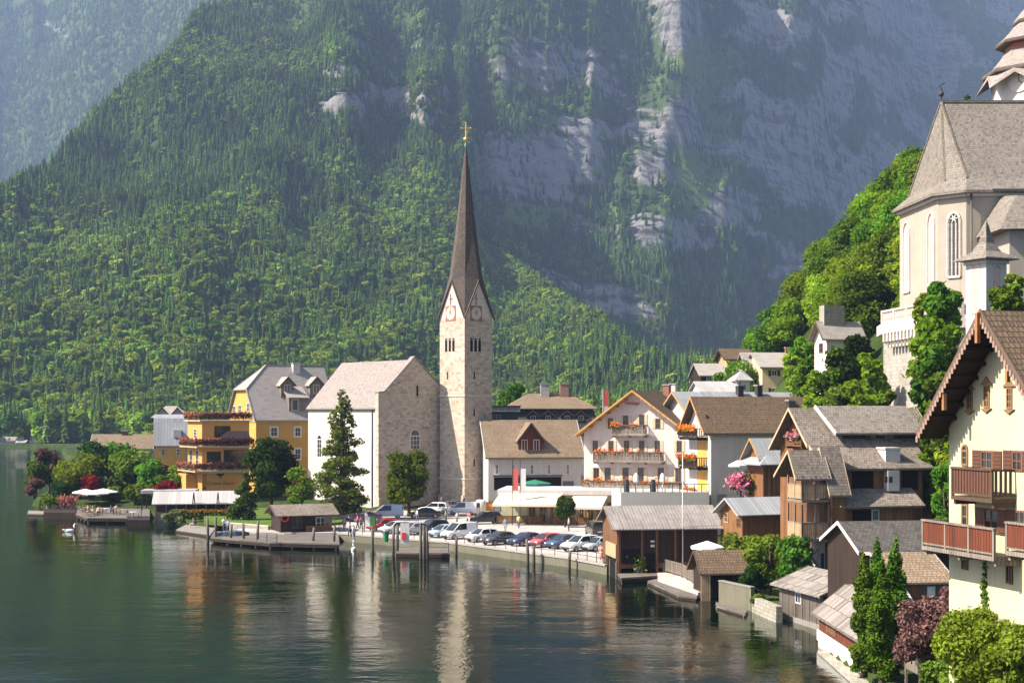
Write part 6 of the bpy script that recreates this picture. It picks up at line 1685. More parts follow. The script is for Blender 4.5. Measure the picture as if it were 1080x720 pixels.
# shrubs and climbers by the boathouses
for i,(px,pt_,D,w,zg,mat,lab,n_,lf) in enumerate(((773,553,122,48,.6,GREENL,'leafy green shrub behind the small tiled boathouse',3600,.2),(812,556,116,58,.8,GREENB,'broad bright green shrub under the timber balconies',5200,.2),(838,562,113,40,.8,GREENL,'tall green shrub left of the white timber house base',3600,.2),(796,590,113,34,.6,GREEND,'dark shrub trailing over the garden wall',2600,.18),(800,624,109,18,.2,GREENY,'yellow green weeds trailing on the wall at the water',900,.14),(757,607,117,14,.4,GREENY,'pale green plant beside the plank corner post',700,.13),
   (897,585,103,30,1.6,GREENL,'green shrub between timber house and cypresses',1800,.18),(915,588,99,22,1.6,foliage('leaf_rust',(.16,.06,.02),(.34,.16,.05)),'rusty leaved shrub by the grey tiled shed',1000,.16))):
    tree_px('garden_shrub',lab,px,pt_,D,w,mat,zg,cat='shrub',shape='bush' if i!=2 else 'round',n=n_,leaf=lf,seed=60+i,nb=20)
for i,(px,pt_,D,w,lab) in enumerate(((911,587,79,27,'leftmost slim cypress of the dark clump by the red boathouse'),(925,572,80,30,'tallest slim cypress in the middle of the dark clump'),(930,592,76.5,28,'front cypress in the middle of the dark clump'),(945,570,79.5,24,'right slim cypress of the dark clump by the stair'),(940,588,78,30,'broad back cypress joining the dark clump'))):
    tree_px('cypress',lab,px,pt_,D,w,GREENC,1.0,shape='column',n=13000,leaf=.1,base=.1,seed=80+i,nb=22,group='cypresses by the red boathouse')
tree_px('purple_shrub','purple leaved smoke bush beside the stair',975,612,73,62,PURPL,2.0,cat='shrub',shape='bush',n=9000,leaf=.11,seed=90,nb=34)
tree_px('purple_shrub','smaller purple shrub close against the cream house wall',1004,598,68,36,PURPL,3.5,cat='shrub',shape='bush',n=3600,leaf=.14,seed=91,nb=14)
tree_px('foreground_shrub','large sunlit yellow green shrub in the right foreground',1034,612,57,104,GREENY,2.0,cat='shrub',shape='bush',n=36000,leaf=.1,seed=92,nb=34)
tree_px('foreground_shrub','dark green bush filling the bottom right corner',1074,626,52,84,GREENB,2.6,cat='shrub',shape='bush',n=18000,leaf=.11,seed=93,nb=24)
tree_px('foreground_shrub','low green bush at the bottom edge by the fence',1000,680,62,60,GREENL,1.2,cat='shrub',shape='bush',n=7000,leaf=.13,seed=94,nb=20)
tree_px('bank_plants','grassy plants on the bank at the foot of cypresses',912,694,82,34,GREENY,.5,cat='plant',shape='bush',n=2200,leaf=.13,seed=95,nb=14)
tree_px('climbing_vine','green climbing vine on the cream house lower wall',1041,585,57.5,12,GREENL,5.,cat='vine',shape='column',n=1400,leaf=.12,base=.1,seed=96,nb=10)
for i in range(5):  # big blurred leaves at the right edge are near the camera
    pass
# rock garden round the hill church
for i,(px,pt_,D,w,zb_,mat,lab,n_) in enumerate(((994,289,131,50,14,GREENB,'bright round tree against the parish church wall',6000),(988,326,128,64,10,GREENH,'ivy covered tree below the church terrace',5500),(980,352,124,44,5,GREENL,'dark ivy mass beside the bastion wall',4500),(996,380,120,50,4,GREENL,'leafy climber on the rock left of the cream house',4500),(1000,430,112,50,2,GREENH,'green bushes on the slope behind the cream house',4500),(985,420,118,40,2,GREENH,'sunlit bush between bastion and timber house roof',3600),(1000,478,100,36,2,GREENB,'bright ivy bank left of the cream house wall',3600),(1061,296,116,46,18,GREENY,'yellow green shrub by the small chapel',3000),(1072,282,119,24,19,GREENL,'thin shrub right of the small chapel niche',1500),(1020,92,190,10,46,GREEND,'small dark spruce tip behind the church ridge',400),(898,350,158,58,13,GREEND,'dark leafy tree left of the bastion wall',5500),(918,362,148,44,8,GREENH,'bushy tree directly beside the bastion wall',4500),(885,362,158,46,12,GREENL,'mid green tree right of the hillside cottage',4200),(838,372,196,34,16,GREENH,'small bushy tree behind the beige house',2400),(862,384,160,40,6,GREENH,'low bushy tree under the white wall of the hillside cottage',3600),(850,376,190,34,14,GREENB,'light green tree between beige house and hillside cottage',2800),(876,398,150,40,4,GREENL,'green bush below the dark tree under the cottage',3000),(905,392,140,50,2,GREENH,'wide green bush over the timber house ridge',4200),(934,398,134,30,2,GREENL,'climbing bush at the left foot of the bastion wall',2400),(846,354,200,34,18,GREENH,'bright tree at the upper left corner of the hillside cottage',2600),(972,300,140,20,17,GREENH,'sunlit shrub at the end of the balustrade',1500),(759,388,221,26,11,GREENL,'green tree by the grey roofed cottage',2000),(760,374,252,30,12,GREENH,'rounded tree behind the old timber house',2000),(742,392,235,20,11,GREENH,'bushy tree left of the grey roofed cottage',1500))):
    l=spot(px,D); l.z=min(l.z,Z_(pt_,D)-3) if zb_ is None else zb_
    h_=Z_(pt_,D)-l.z; tall=h_>w*D/F*1.6
    make_tree('slope_tree',lab,'tree',l,h_,w*D/F/2,mat,shape='round',n=n_,leaf=.34,seed=100+i,nb=22,base=h_*.12)
# hillside wood below the parish church, every tree its own
hill=[]
GRP='broadleaf trees on the church hillside'
for i,(hh,rr,mat) in enumerate(((9.5,4.3,GREENH),(11,4.6,GREENB),(8,3.9,GREENH),(10,3.6,GREENL))):
    o=make_tree('hillside_tree','leafy broadleaf tree among many on the hillside left of the parish church','tree',(0,0,0),hh,rr,mat,shape='round',n=9500,leaf=.31,seed=200+i,nb=30,base=hh*.12,group=GRP); hill.append(o)
rng=random.Random(4); k=0; pos=[]
for yy in np.arange(161,300,5.):
    for xx in np.arange(27,118,4.5):
        x=xx+rng.uniform(-2,2); y=yy+rng.uniform(-2.2,2.2); px=CX+F*x/y
        if px<775 or px>1010: continue
        z=ground_z(x,y)
        py=H0-(z+7-CZ)*F/y
        if z<5 or (x>40 and y<168): continue
        if py>425 or (x<44 and y<204) or (36<x<47 and 198<y<229) or (33<x<42 and 228<y<242): continue
        if 36<x<47 and 166<y<182 : continue
        pos.append((x,y,z))
for n,(x,y,z) in enumerate(pos):
    src=hill[n%4]; s_=rng.uniform(.72,1.12)
    if n<4: o=src; o.location=(x,y,z-.6); o.rotation_euler=(0,0,rng.uniform(0,6.28)); o.scale=(s_,)*3
    else: dup(src,(x,y,z-.6),rng.uniform(0,6.28),(s_*rng.uniform(.9,1.1),s_,s_*rng.uniform(.85,1.2)))
print('HILL',len(pos))
# valley trees between village and mountain foot
far=[]
for i,(hh,rr,mat) in enumerate(((9,4.2,FOR_D),(13,3.,FOR_C))):
    o=make_tree('valley_tree','tree in the belt along the foot of the mountain slope','tree',(0,0,0),hh,rr,mat,shape='round' if i==0 else 'cone',n=900,leaf=.9,seed=300+i,nb=16,base=.6,group='trees along the mountain foot'); far.append(o)
rng=random.Random(8); n=0
for i in range(150):
    if i<40: D=rng.uniform(638,690); px=rng.uniform(-10,130)
    elif i<95: D=rng.uniform(430,640); px=rng.uniform(150,520)
    else: D=rng.uniform(330,560); px=rng.uniform(520,800)
    x=X_(px,D)
    if D<672 and (58<px<82 or -2<px<16 or 26<px<44): continue
    if not in_poly(np.array([x]),np.array([D]),LAND)[0]: continue
    j=0 if rng.random()<.75 else 1; s_=rng.uniform(.7,1.2); z=ground_z(x,D)-.3
    if n<2: o=far[n]; o.location=(x,D,z); o.scale=(s_,)*3
    else: dup(far[j],(x,D,z),rng.uniform(0,6.28),s_)
    n+=1
# ================================================================== cars
TYRE=plain('tyre_rubber',(.015,.015,.015),.9); RIM=plain('alloy_rim',(.4,.4,.42),.35,.7); LAMP=glassy('lamp_glass',(.5,.5,.52),.1); TAIL=paint('tail_lamp',(.45,.01,.01)); CARG=glassy('car_glass',(.02,.025,.03),.04); TRIMP=plain('black_plastic',(.02,.02,.022),.6)
def loft(mb,secs):
    n=len(secs[0]); vs=[p for s_ in secs for p in s_]; fs=[]
    for i in range(len(secs)-1):
        for k in range(n): a=i*n+k; b=i*n+(k+1)%n; fs.append((a,b,b+n,a+n))
    fs.append(tuple(range(n-1,-1,-1))); fs.append(tuple(range((len(secs)-1)*n,len(secs)*n))); return mb.add(vs,fs)
KINDS={
 'hatch':dict(L=4.1,w=.86,low=[(-2.05,.45,.8,.78),(-1.95,.3,.92,.84),(-1.2,.26,.95,.86),(0,.24,.93,.87),(1.,.24,.9,.86),(1.55,.27,.8,.84),(1.95,.3,.66,.78),(2.05,.42,.58,.7)],cab=[(-1.95,.9,.95),(-1.6,.9,1.38),(-.6,.92,1.48),(.2,.92,1.44),(1.05,.88,.93)],tilt=.2),
 'saloon':dict(L=4.6,w=.88,low=[(-2.3,.45,.82,.78),(-2.2,.3,.96,.84),(-1.3,.26,.97,.88),(0,.24,.94,.88),(1.1,.24,.9,.88),(1.8,.27,.8,.85),(2.2,.3,.66,.78),(2.3,.42,.58,.7)],cab=[(-1.75,.94,.99),(-1.05,.94,1.36),(-.4,.93,1.43),(.3,.92,1.4),(1.2,.88,.93)],tilt=.22),
 'estate':dict(L=4.6,w=.9,low=[(-2.3,.45,.85,.8),(-2.2,.3,1.,.86),(-1.3,.28,1.02,.9),(0,.28,1.,.9),(1.1,.28,.97,.89),(1.8,.3,.88,.86),(2.2,.32,.72,.8),(2.3,.45,.62,.72)],cab=[(-2.15,.98,1.1),(-1.85,.98,1.55),(-.8,.98,1.62),(.2,.97,1.58),(1.15,.93,1.)],tilt=.18),
 'van':dict(L=4.5,w=.9,low=[(-2.25,.42,1.05,.84),(-2.2,.3,1.1,.89),(-1.2,.28,1.1,.91),(0,.28,1.08,.91),(1.2,.28,1.05,.9),(1.8,.3,.92,.86),(2.15,.32,.76,.8),(2.25,.45,.64,.74)],cab=[(-2.2,1.05,1.74),(-2.05,1.06,1.84),(-.8,1.06,1.88),(.45,1.04,1.82),(1.45,.98,1.08)],tilt=.1),
}
def make_car(kind):
    d=KINDS[kind]; root=thing('parked_car','','car'); m=MB()
    loft(m,[[(x,-w*.9,zl),(x,-w,zl+.16),(x,-w,zb-.14),(x,-w*.9,zb),(x,w*.9,zb),(x,w,zb-.14),(x,w,zl+.16),(x,w*.9,zl)] for x,zl,zb,w in d['low']])
    cab=d['cab']; w=d['w']; tl=d['tilt']
    # pillars and roof in body colour, glass loft just inside
    def sec(x,zb,zt,ins=0.,top=0.):
        k=w*.9-ins; kt=k-tl*min(1,(zt-zb)/.4); return [(x,-k,zb-.06),(x,-kt,zt-.05+top),(x,-kt*.8,zt+top),(x,kt*.8,zt+top),(x,kt,zt-.05+top),(x,k,zb-.06)]
    roof=[c for c in cab if c[2]>cab[-1][2]+.25]
    loft(m,[[ (x,-(w*.9-tl)-.005,zt-.07),(x,-(w*.9-tl)*.8,zt+.025),(x,(w*.9-tl)*.8,zt+.025),(x,(w*.9-tl)+.005,zt-.07)] for x,zb,zt in roof])
    for sgn in (-1,1):
        a=roof[0]; b=roof[-1]; yb=sgn*(w*.9-.0); yt=sgn*(w*.9-tl+.0)
        m.beam((cab[0][0],yb,cab[0][1]),(a[0],yt,a[2]-.03),.1,.1); m.beam((cab[-1][0],yb,cab[-1][1]),(b[0],yt,b[2]-.03),.07,.07)
        xm=(a[0]+b[0])/2; m.beam((xm,yb,.93),(xm,yt,roof[len(roof)//2][2]-.05),.09,.05)
        if kind=='van': m.hexa([(cab[0][0]+.1,yb-.01*sgn,1.04),(-.55,yb-.01*sgn,1.04),(-.55,yb+.012*sgn,1.04),(cab[0][0]+.1,yb+.012*sgn,1.04),(cab[1][0],yt-.01*sgn,1.8),(-.55,yt-.01*sgn,1.83),(-.55,yt+.012*sgn,1.83),(cab[1][0],yt+.012*sgn,1.8)])
        m.box(.75,sgn*(w+.03),.92,.95,sgn*(w+.2),1.06)
    body=m.build('body',paint('car_paint',(.6,.6,.6)),root)
    g=MB(); loft(g,[sec(*c,ins=.02,top=-.0) for c in cab]); g.build('windows',CARG,root)
    L=d['L']; fx,rx=L/2-.85,-L/2+.8
    for x in (fx,rx):
        for sgn in (-1,1):
            q=MB(); q.M=Matrix.Translation((x,sgn*(w-.1),.31))@Matrix.Rotation(R(90),4,'X'); q.lathe([(.2,-.11),(.31,-.09),(.32,0),(.31,.09),(.2,.11)],14); wl=q.build('wheel',TYRE,root)
            q=MB(); q.M=Matrix.Translation((x,sgn*(w-.1)+sgn*.1,.31))@Matrix.Rotation(R(90),4,'X'); q.lathe([(.06,-.03),(.2,-.02),(.2,.02),(.06,.03)],10); q.build('rim',RIM,wl)
    e=L/2
    for sgn in (-1,1):
        MB().box(e-.2,sgn*.42,.56,e+.0,sgn*.68,.7).build('headlight',LAMP,root); MB().box(-e+.0,sgn*.62,.72,-e+.1,sgn*.78,.98).build('tail_light',TAIL,root)
    MB().box(e-.12,-.5,.3,e+.03,.5,.48).build('bumper_grille',TRIMP,root); MB().box(-e-.02,-.26,.62,-e+.04,.26,.74).build('number_plate',TRIMW,root)
    return root
protoc={k:make_car(k) for k in KINDS}; used_c=set()
def car(kind,col,px,py,head,label,zg=None):
    p_=G_(px,py,QZ+.03 if zg is None else zg); rz=math.radians(head); src=protoc[kind]
    if kind in used_c: o=dup(src,p_,rz,1.,label,'cars parked on the quay')
    else: o=src; o.location=p_; o.rotation_euler=(0,0,rz); o['label']=label; o['group']='cars parked on the quay'; used_c.add(kind)
    for c in o.children:
        if c.name.startswith('body'): c.material_slots[0].link='OBJECT'; c.material_slots[0].material=paint('car_paint_%d_%d_%d'%tuple(int(v*1000) for v in col),col)
    return o
WH,SV,BK,RD,BL=(.72,.72,.72),(.42,.45,.48),(.012,.012,.014),(.45,.03,.03),(.03,.05,.12)
FH=222
for kind,col,px,py,hd,lab in (
 ('saloon',(.05,.03,.07),384,549.5,200,'dark purple car half hidden beside the kiosk path'),('van',(.45,.5,.6),408,546,190,'silver blue van in the back row beside the lime tree'),('hatch',RD,404,559,215,'bright red hatchback at the left end of the front row'),
 ('hatch',WH,417,562,215,'white hatchback next to the bright red one'),('saloon',SV,437,563,FH,'silver saloon between white hatchback and black estate'),('estate',BK,455,562,FH,'black estate car in the front row behind the mooring posts'),
 ('hatch',(.4,.5,.62),468,566,FH,'pale blue hatchback beside the white front row van'),('van',WH,484,567.5,FH,'white van in the front row facing the water'),('hatch',WH,508,570.5,FH,'white hatchback right of the front row van'),('saloon',(.06,.065,.075),527,573.5,FH,'dark grey saloon in the middle of the front row'),
 ('saloon',BL,555,574.5,FH,'dark blue saloon left of the dusty red car'),('hatch',(.5,.1,.12),576,576,FH,'dusty red hatchback among dark front row cars'),('hatch',(.06,.1,.2),593,577.5,FH,'blue hatchback right of the dusty red one'),('estate',WH,612,580,FH,'white estate car behind the woman in pink'),('saloon',SV,632,580,FH,'silver saloon at the right end by the boathouse'),
 ('estate',WH,458,541,165,'white estate car in the back row left of the white van'),('van',WH,489,542.5,160,'white van in the back row showing its rear doors'),('saloon',BK,447,546,190,'black saloon half hidden by the lime tree'),('estate',BK,511,552,200,'black estate parked alone beside the terrace fence'),('van',(.02,.025,.025),628,565,100,'black boxy van by the boathouse gable'),('hatch',(.08,.08,.09),472,538,170,'dark hatchback between the white estate and white van')):
    car(kind,col,px,py,hd,lab)
# ================================================================== quay furniture
def railing(name,label,pts,hh=1.05,step=2.1,mat=IRON,rails=(1.,.55)):
    o=thing(name,label,'railing',pts[0]); b=Vector(pts[0]); m=MB(); r=MB()
    for p_,q_ in zip(pts[:-1],pts[1:]):
        p_,q_=Vector(p_)-b,Vector(q_)-b; n=max(1,round((q_-p_).length/step))
        for i in range(n+1): s_=p_+(q_-p_)*i/n; m.beam(s_-Vector((0,0,.3)),s_+Vector((0,0,hh)),.07)
        for k in rails: r.beam(p_+Vector((0,0,hh*k-.03)),q_+Vector((0,0,hh*k-.03)),.045)
    m.build('railing_post',mat,o); r.build('rail',mat,o); return o
def ins(p_,d=.55): return (p_[0],p_[1]+d,QZ+.05)
railing('quay_railing','dark railing along the quay in front of the parked cars',[ins(p_) for p_ in car_park[2:]])
railing('quay_railing','dark railing along the quay left of the small landing stage',[ins(p_) for p_ in car_park[:3]],.95)
railing('church_lane_railing','dark railing on the lane under the church tower',[pt(506,535,1.2),pt(528,537,1.2)],1.2)
wall_run('churchyard_wall','low pale wall with grassy top before the church side wall',[(X_(348,187),187,.6),(X_(404,205),205,.9)],1.0,STONEL,cap=LAWN)
wall_run('lawn_wall','low brown stone wall at the lawn edge left of the kiosk',[(X_(243,180),180,.5),(X_(284,175),175,.5)],.85,RUBBLE,cap=STONEL)
deck('landing_stage','small plank landing stage below the mooring posts',[(418,582),(474,583),(473,578),(420,577)],.55,cat='jetty')
railing('stage_railing','railing round the small plank landing stage',[pt(452,581.5,.55),pt(473,582,.55)],1.)
deck('main_pier','broad plank pier with kiosk reaching out from the lawn',[(222,566),(285,571.5),(358,573),(357,562),(300,560),(226,560)],.75,cat='pier')
deck('low_pier','low pale concrete bathing platform left of the pier',[(186,558),(222,563),(228,556),(196,553)],.4,CONC,cat='pier')
railing('pier_railing','dark railing on the pier left of the kiosk',[pt(271,570.2,.75),pt(292,571.8,.75)],1.)
def post(px,pyb,pyt,label,w=.16,lean=0.,mat=WOODGD):
    D=CZ*F/(pyb-H0); hh=Z_(pyt,D); o=tag(MB().tube([(0,0,-3),(lean*.3,0,hh*.5),(lean,.0,hh)],[w*1.1,w,w*.9],9).build('mooring_post',mat,None,True),label,'post','mooring posts along the quay'); o.location=(X_(px,D),D,0); return o
for px,pb,pt_,lab in ((219.5,572,546,'dark mooring post at the left pier corner, left of two'),(227.5,572.5,545,'dark mooring post at the left pier corner, right of two'),(271.5,575,549,'grey mooring post left of the kiosk railing'),(393,584,557,'dark slim mooring post in front of the red hatchback'),(414.5,586,553,'left post of the pair before the white hatchback'),(419,586,553,'right post of the pair before the white hatchback'),(444,589,554,'left post of the close trio at the landing stage'),(447.5,589.5,553,'middle post of the close trio at the landing stage'),(451,589.5,554.5,'right post of the close trio at the landing stage'),(557,594.5,568,'stout mooring post where the quay wall bends'),(563,594.5,575,'short post just right of the stout bend post'),(243,573.5,553,'short dark post at the pier front by the covered boat'),(257,574.5,552,'dark post at the pier front between boat and railing'),(330,577,556,'dark post at the pier front below the orange bench'),(352,577.5,554,'dark post at the right front corner of the pier'),(481,585,566,'short post at the quay right of the landing stage'),(600,600,580,'dark post on the quay wall left of the woman in pink')):
    post(px,pb,pt_,lab,lean=random.Random(px).uniform(-.15,.15))
o=thing('waste_bin','green waste bin by the quay railing','bin',pt(407,571,QZ)); MB().lathe([(.28,0),(.34,1.),(.36,1.02),(.36,1.08)],10).build('bin_body',tone((.02,.18,.06)),o); MB().lathe([(.38,1.085),(.3,1.2),(.05,1.25)],10).build('lid',IRON,o)
o=thing('notice_stand','wooden notice stand with pale boards by the kiosk path','sign',pt(390,561,QZ)); MB().box(-.75,-.06,0,-.62,.06,2.3).box(.62,-.06,0,.75,.06,2.3).build('post',WOODB,o); MB().box(-.62,-.04,.7,.0,.04,1.9).build('pale_board',TRIMW,o); MB().box(.02,-.04,.7,.62,.04,1.9).build('green_board',tone((.06,.25,.08)),o); MB().extr([(-1.1,2.2),(0,2.55),(1.1,2.2),(1.1,2.3),(0,2.65),(-1.1,2.3)],-.4,.4,'v').build('roof',SHING,o)
o=thing('life_ring_stand','pale board with red life ring by the mooring posts','life ring',pt(427,573,QZ)); MB().box(-.5,-.05,0,.5,.05,2.3).build('board',TRIMW,o); MB().box(-.35,-.14,.45,.1,-.052,1.25).build('red_box',tone((.6,.05,.04)),o)
o=thing('orange_cabinet','orange upright cabinet beside the church tower','cabinet',pt(515.5,541,QZ)); MB().box(-.55,-.4,0,.55,.4,1.55).build('cabinet_body',tone((.75,.28,.03)),o); MB().box(-.6,-.45,1.553,.6,.45,1.62).build('lid',IRON,o)
o=thing('white_container','cream rounded container beside the orange cabinet','container',pt(507,541.5,QZ)); MB().lathe([(.7,0),(.8,.3),(.8,1.7),(.55,2.),(.1,2.1)],14).build('tank',tone((.7,.66,.55)),o,True); MB().lathe([(.25,2.1),(.25,2.2)],10).build('cap',IRON,o)
for px,c_,lab in ((540.5,(.65,.12,.1),'tall red banner on a pole before the long white house'),(548.5,(.75,.7,.68),'tall white banner on a pole right of the red banner')):
    p_=W_(px,517,183); o=thing('banner',lab,'banner',(p_.x,p_.y,.9)); MB().tube([(0,0,0),(0,0,4.9+Z_(515,183)-2)],.05,6).build('pole',IRON,o); z0=Z_(517,183)-.9; z1=Z_(494,183)-.9; MB().box(.05,-.015,z0,.75,.015,z1).build('cloth',tone(c_),o)
p_=W_(636,440,236); o=thing('flag','hanging red white striped flag on a pole behind the gabled hotel','flag',(p_.x,p_.y,2)); MB().tube([(0,0,0),(0,0,Z_(411,236)-2)],.07,6).build('pole',TRIMW,o); a=Z_(412,236)-2
MB().box(.08,-.02,a-2.6,.9,.02,a).build('red_stripe',tone((.6,.08,.08)),o); MB().box(.08,-.02,a-5.2,.9,.02,a-2.602).build('white_stripe',TRIMW,o)
p_=spot(566,186,.9); parasol(Vector((X_(564,196),196,0)),'dark green parasol under the arcade of the long white house',tone((.02,.15,.09),'green_canvas'),hh=Z_(507,196),r=2.3)
# ================================================================== people
SKIN=plain('skin',(.5,.3,.21),.6); HAIRB=plain('brown_hair',(.06,.035,.02),.7)
def chain_mesh(name,verts,edges,radii,mat,parent,lv=1):
    me_=bpy.data.meshes.new(name); me_.from_pydata(verts,edges,[]); o=bpy.data.objects.new(name,me_); COL.objects.link(o); o.parent=parent
    md=o.modifiers.new('skin','SKIN'); md.use_smooth_shade=True
    sv=me_.skin_vertices[0].data if me_.skin_vertices else None
    if sv is None:
        bm_=__import__('bmesh').new(); bm_.from_mesh(me_); lay=bm_.verts.layers.skin.verify(); bm_.to_mesh(me_); bm_.free(); sv=me_.skin_vertices[0].data
    for i,r_ in enumerate(radii): sv[i].radius=(r_,r_) if not hasattr(r_,'__len__') else r_; sv[i].use_root=(i==0)
    s2=o.modifiers.new('smooth','SUBSURF'); s2.levels=lv; s2.render_levels=lv; me_.materials.append(mat); return o
def person(label,loc,rz,top,legs,pose='stand',hair=HAIRB,dress=False,seed=0):
    r=random.Random(seed); o=thing('person',label,'person',loc,rz)
    st=.16 if pose=='walk' else .03; sw=.14 if pose=='walk' else .02
    if pose=='sit': hip=.48; dz=-.42
    else: hip=.92; dz=0
    P=dict(pel=(0,0,hip),ch=(.0,0,hip+.36),nk=(.01,0,hip+.56),hd=(.03,0,hip+.66),tp=(.02,0,hip+.79))
    for s_,n in ((1,'l'),(-1,'r')):
        P['sh'+n]=(0,s_*.18,hip+.47); P['el'+n]=(.02-s_*sw*.4+.05,s_*.25,hip+.2); P['wr'+n]=(.1-s_*sw,s_*.24,hip-.03); P['ha'+n]=(.13-s_*sw,s_*.235,hip-.12)
        if pose=='sit': P['hp'+n]=(.02,s_*.1,hip); P['kn'+n]=(.42,s_*.12,hip+.02); P['an'+n]=(.4,s_*.12,.07); P['to'+n]=(.56,s_*.13,.03)
        else: P['hp'+n]=(0,s_*.1,hip-.06); P['kn'+n]=(.03+s_*st*.6,s_*.1,.48); P['an'+n]=(-.02+s_*st*1.2,s_*.1,.07); P['to'+n]=(.13+s_*st*1.2,s_*.12,.03)
    K=list(P); ix={k:i for i,k in enumerate(K)}
    E=[('pel','ch'),('ch','nk'),('nk','hd'),('hd','tp')]
    for n in 'lr': E+= [('ch','sh'+n),('sh'+n,'el'+n),('el'+n,'wr'+n),('wr'+n,'ha'+n),('pel','hp'+n),('hp'+n,'kn'+n),('kn'+n,'an'+n),('an'+n,'to'+n)]
    rd=dict(pel=.13,ch=.13,nk=.055,hd=.1,tp=.08,sh=.065,el=.045,wr=.033,ha=.04,hp=.085,kn=.058,an=.04,to=.035)
    g=lambda k: rd.get(k,rd.get(k[:2],.05))
    chain_mesh('body',[P[k] for k in K],[(ix[a],ix[b]) for a,b in E],[g(k) for k in K],SKIN,o)
    def cloth(nm,keys,edges,mat,ex): 
        jx={k:i for i,k in enumerate(keys)}; chain_mesh(nm,[P[k] for k in keys],[(jx[a],jx[b]) for a,b in edges],[g(k)+ex for k in keys],mat,o)
    cloth('shirt',['ch','pel','nk','shl','ell','shr','elr'],[('pel','ch'),('ch','nk'),('ch','shl'),('shl','ell'),('ch','shr'),('shr','elr')],top,.025)
    if dress: MB().lathe([(.17,hip+.1),(.2,hip-.1),(.3,hip-.52),(.28,hip-.54)],12).build('skirt',legs,o,True)
    else: cloth('trousers',['pel','hpl','knl','anl','hpr','knr','anr'],[('pel','hpl'),('hpl','knl'),('knl','anl'),('pel','hpr'),('hpr','knr'),('knr','anr')],legs,.022)
    MB().ell((-.005,0,hip+.76),(.115,.1,.095),10,6).build('hair',hair,o,True)
    return o
C=lambda *c: tone(c)
for i,(px,py,zg,rz,tp,lg,ps,dr,lab) in enumerate((
 (634,592,QZ,250,C(.6,.25,.22),C(.62,.28,.25),'stand',True,'woman in a long pink dress at the quay railing by the boathouse'),(641,590,QZ,200,C(.6,.6,.6),C(.1,.1,.14),'stand',False,'person in white shirt beside the woman in pink'),
 (369,566,QZ,160,C(.55,.5,.45),C(.06,.06,.07),'walk',False,'person in beige top walking on the path past the kiosk'),(373,569.5,QZ,330,C(.75,.75,.75),C(.3,.33,.4),'stand',False,'person in white standing at the quay edge by the kiosk'),(381,559,QZ,120,C(.2,.12,.25),C(.05,.05,.06),'walk',False,'person in purple top walking behind the notice stand'),
 (430,539,1.1,180,C(.05,.05,.06),C(.04,.04,.05),'walk',False,'person in black walking beside the church gable'),(466,535,1.2,90,C(.1,.06,.05),C(.03,.03,.04),'stand',False,'person in dark clothes by the church downpipe'),(489,534,1.2,20,C(.04,.05,.07),C(.05,.04,.04),'walk',False,'person in dark jacket at the foot of the church tower'),
 (482,553,QZ,200,C(.5,.45,.4),C(.15,.15,.2),'walk',False,'person in tan top crossing the car park'),(495,553,QZ,230,C(.55,.12,.1),C(.5,.5,.5),'walk',False,'person in red top crossing the car park behind the vans'),
 (240,558,.75,260,C(.5,.5,.6),C(.2,.22,.3),'sit',False,'person in lilac shirt sitting on the pier'),(236.5,560,.75,300,C(.65,.65,.68),C(.1,.12,.2),'stand',False,'person in white standing on the pier'),(204,556,.4,200,C(.06,.08,.2),C(.5,.35,.28),'sit',False,'person in navy sitting on the bathing platform'))):
    if ps=='sit' and px>230: zg+=.0
    person(lab,pt(px,py,zg+.02),math.radians(rz),tp,lg,ps,dress=dr,seed=i)
for i,(px,py,zg,rz,tp,lg,ps,lab) in enumerate((
 (363,560,QZ,80,C(.12,.1,.3),C(.1,.1,.1),'stand','person in blue top at the side of the kiosk'),(377,557,QZ,20,C(.5,.1,.1),C(.04,.04,.05),'walk','person in red top on the path behind the kiosk'),(386,553,QZ,310,C(.7,.7,.7),C(.4,.35,.3),'walk','person in white top walking near the dark purple car'),
 (533,561,QZ,250,C(.1,.2,.35),C(.3,.27,.22),'walk','person in blue walking behind the front row cars'),(547,557,QZ,70,C(.6,.5,.2),C(.1,.1,.15),'walk','person in mustard top below the terrace fence'),(600,560,QZ,180,C(.5,.5,.55),C(.05,.05,.08),'stand','person in grey top by the terrace fence end'),
 (440,550,QZ,200,C(.7,.65,.6),C(.1,.12,.2),'walk','person in cream top between the car rows'),(470,551,QZ,10,C(.15,.3,.2),C(.1,.1,.1),'walk','person in green top between the car rows'))):
    person(lab,pt(px,py,zg+.03),math.radians(rz),tp,lg,ps,seed=80+i)
o=thing('covered_boat','upturned small boat under a blue grey cover on the pier','boat',pt(246,564.5,.75),R(15)); m=MB()
loft(m,[[(x,-w_,0),(x,-w_*.8,hh_),(x,0,hh_*1.25),(x,w_*.8,hh_),(x,w_,0)] for x,w_,hh_ in ((-1.9,.45,.35),(-1.,.68,.5),(.3,.7,.52),(1.2,.5,.45),(1.9,.08,.3))]); m.build('hull',tone((.06,.075,.11),'blue_grey_cover'),o); MB().box(-1.2,-.5,-.0,-1.05,.5,.05).build('trestle',WOODB,o)
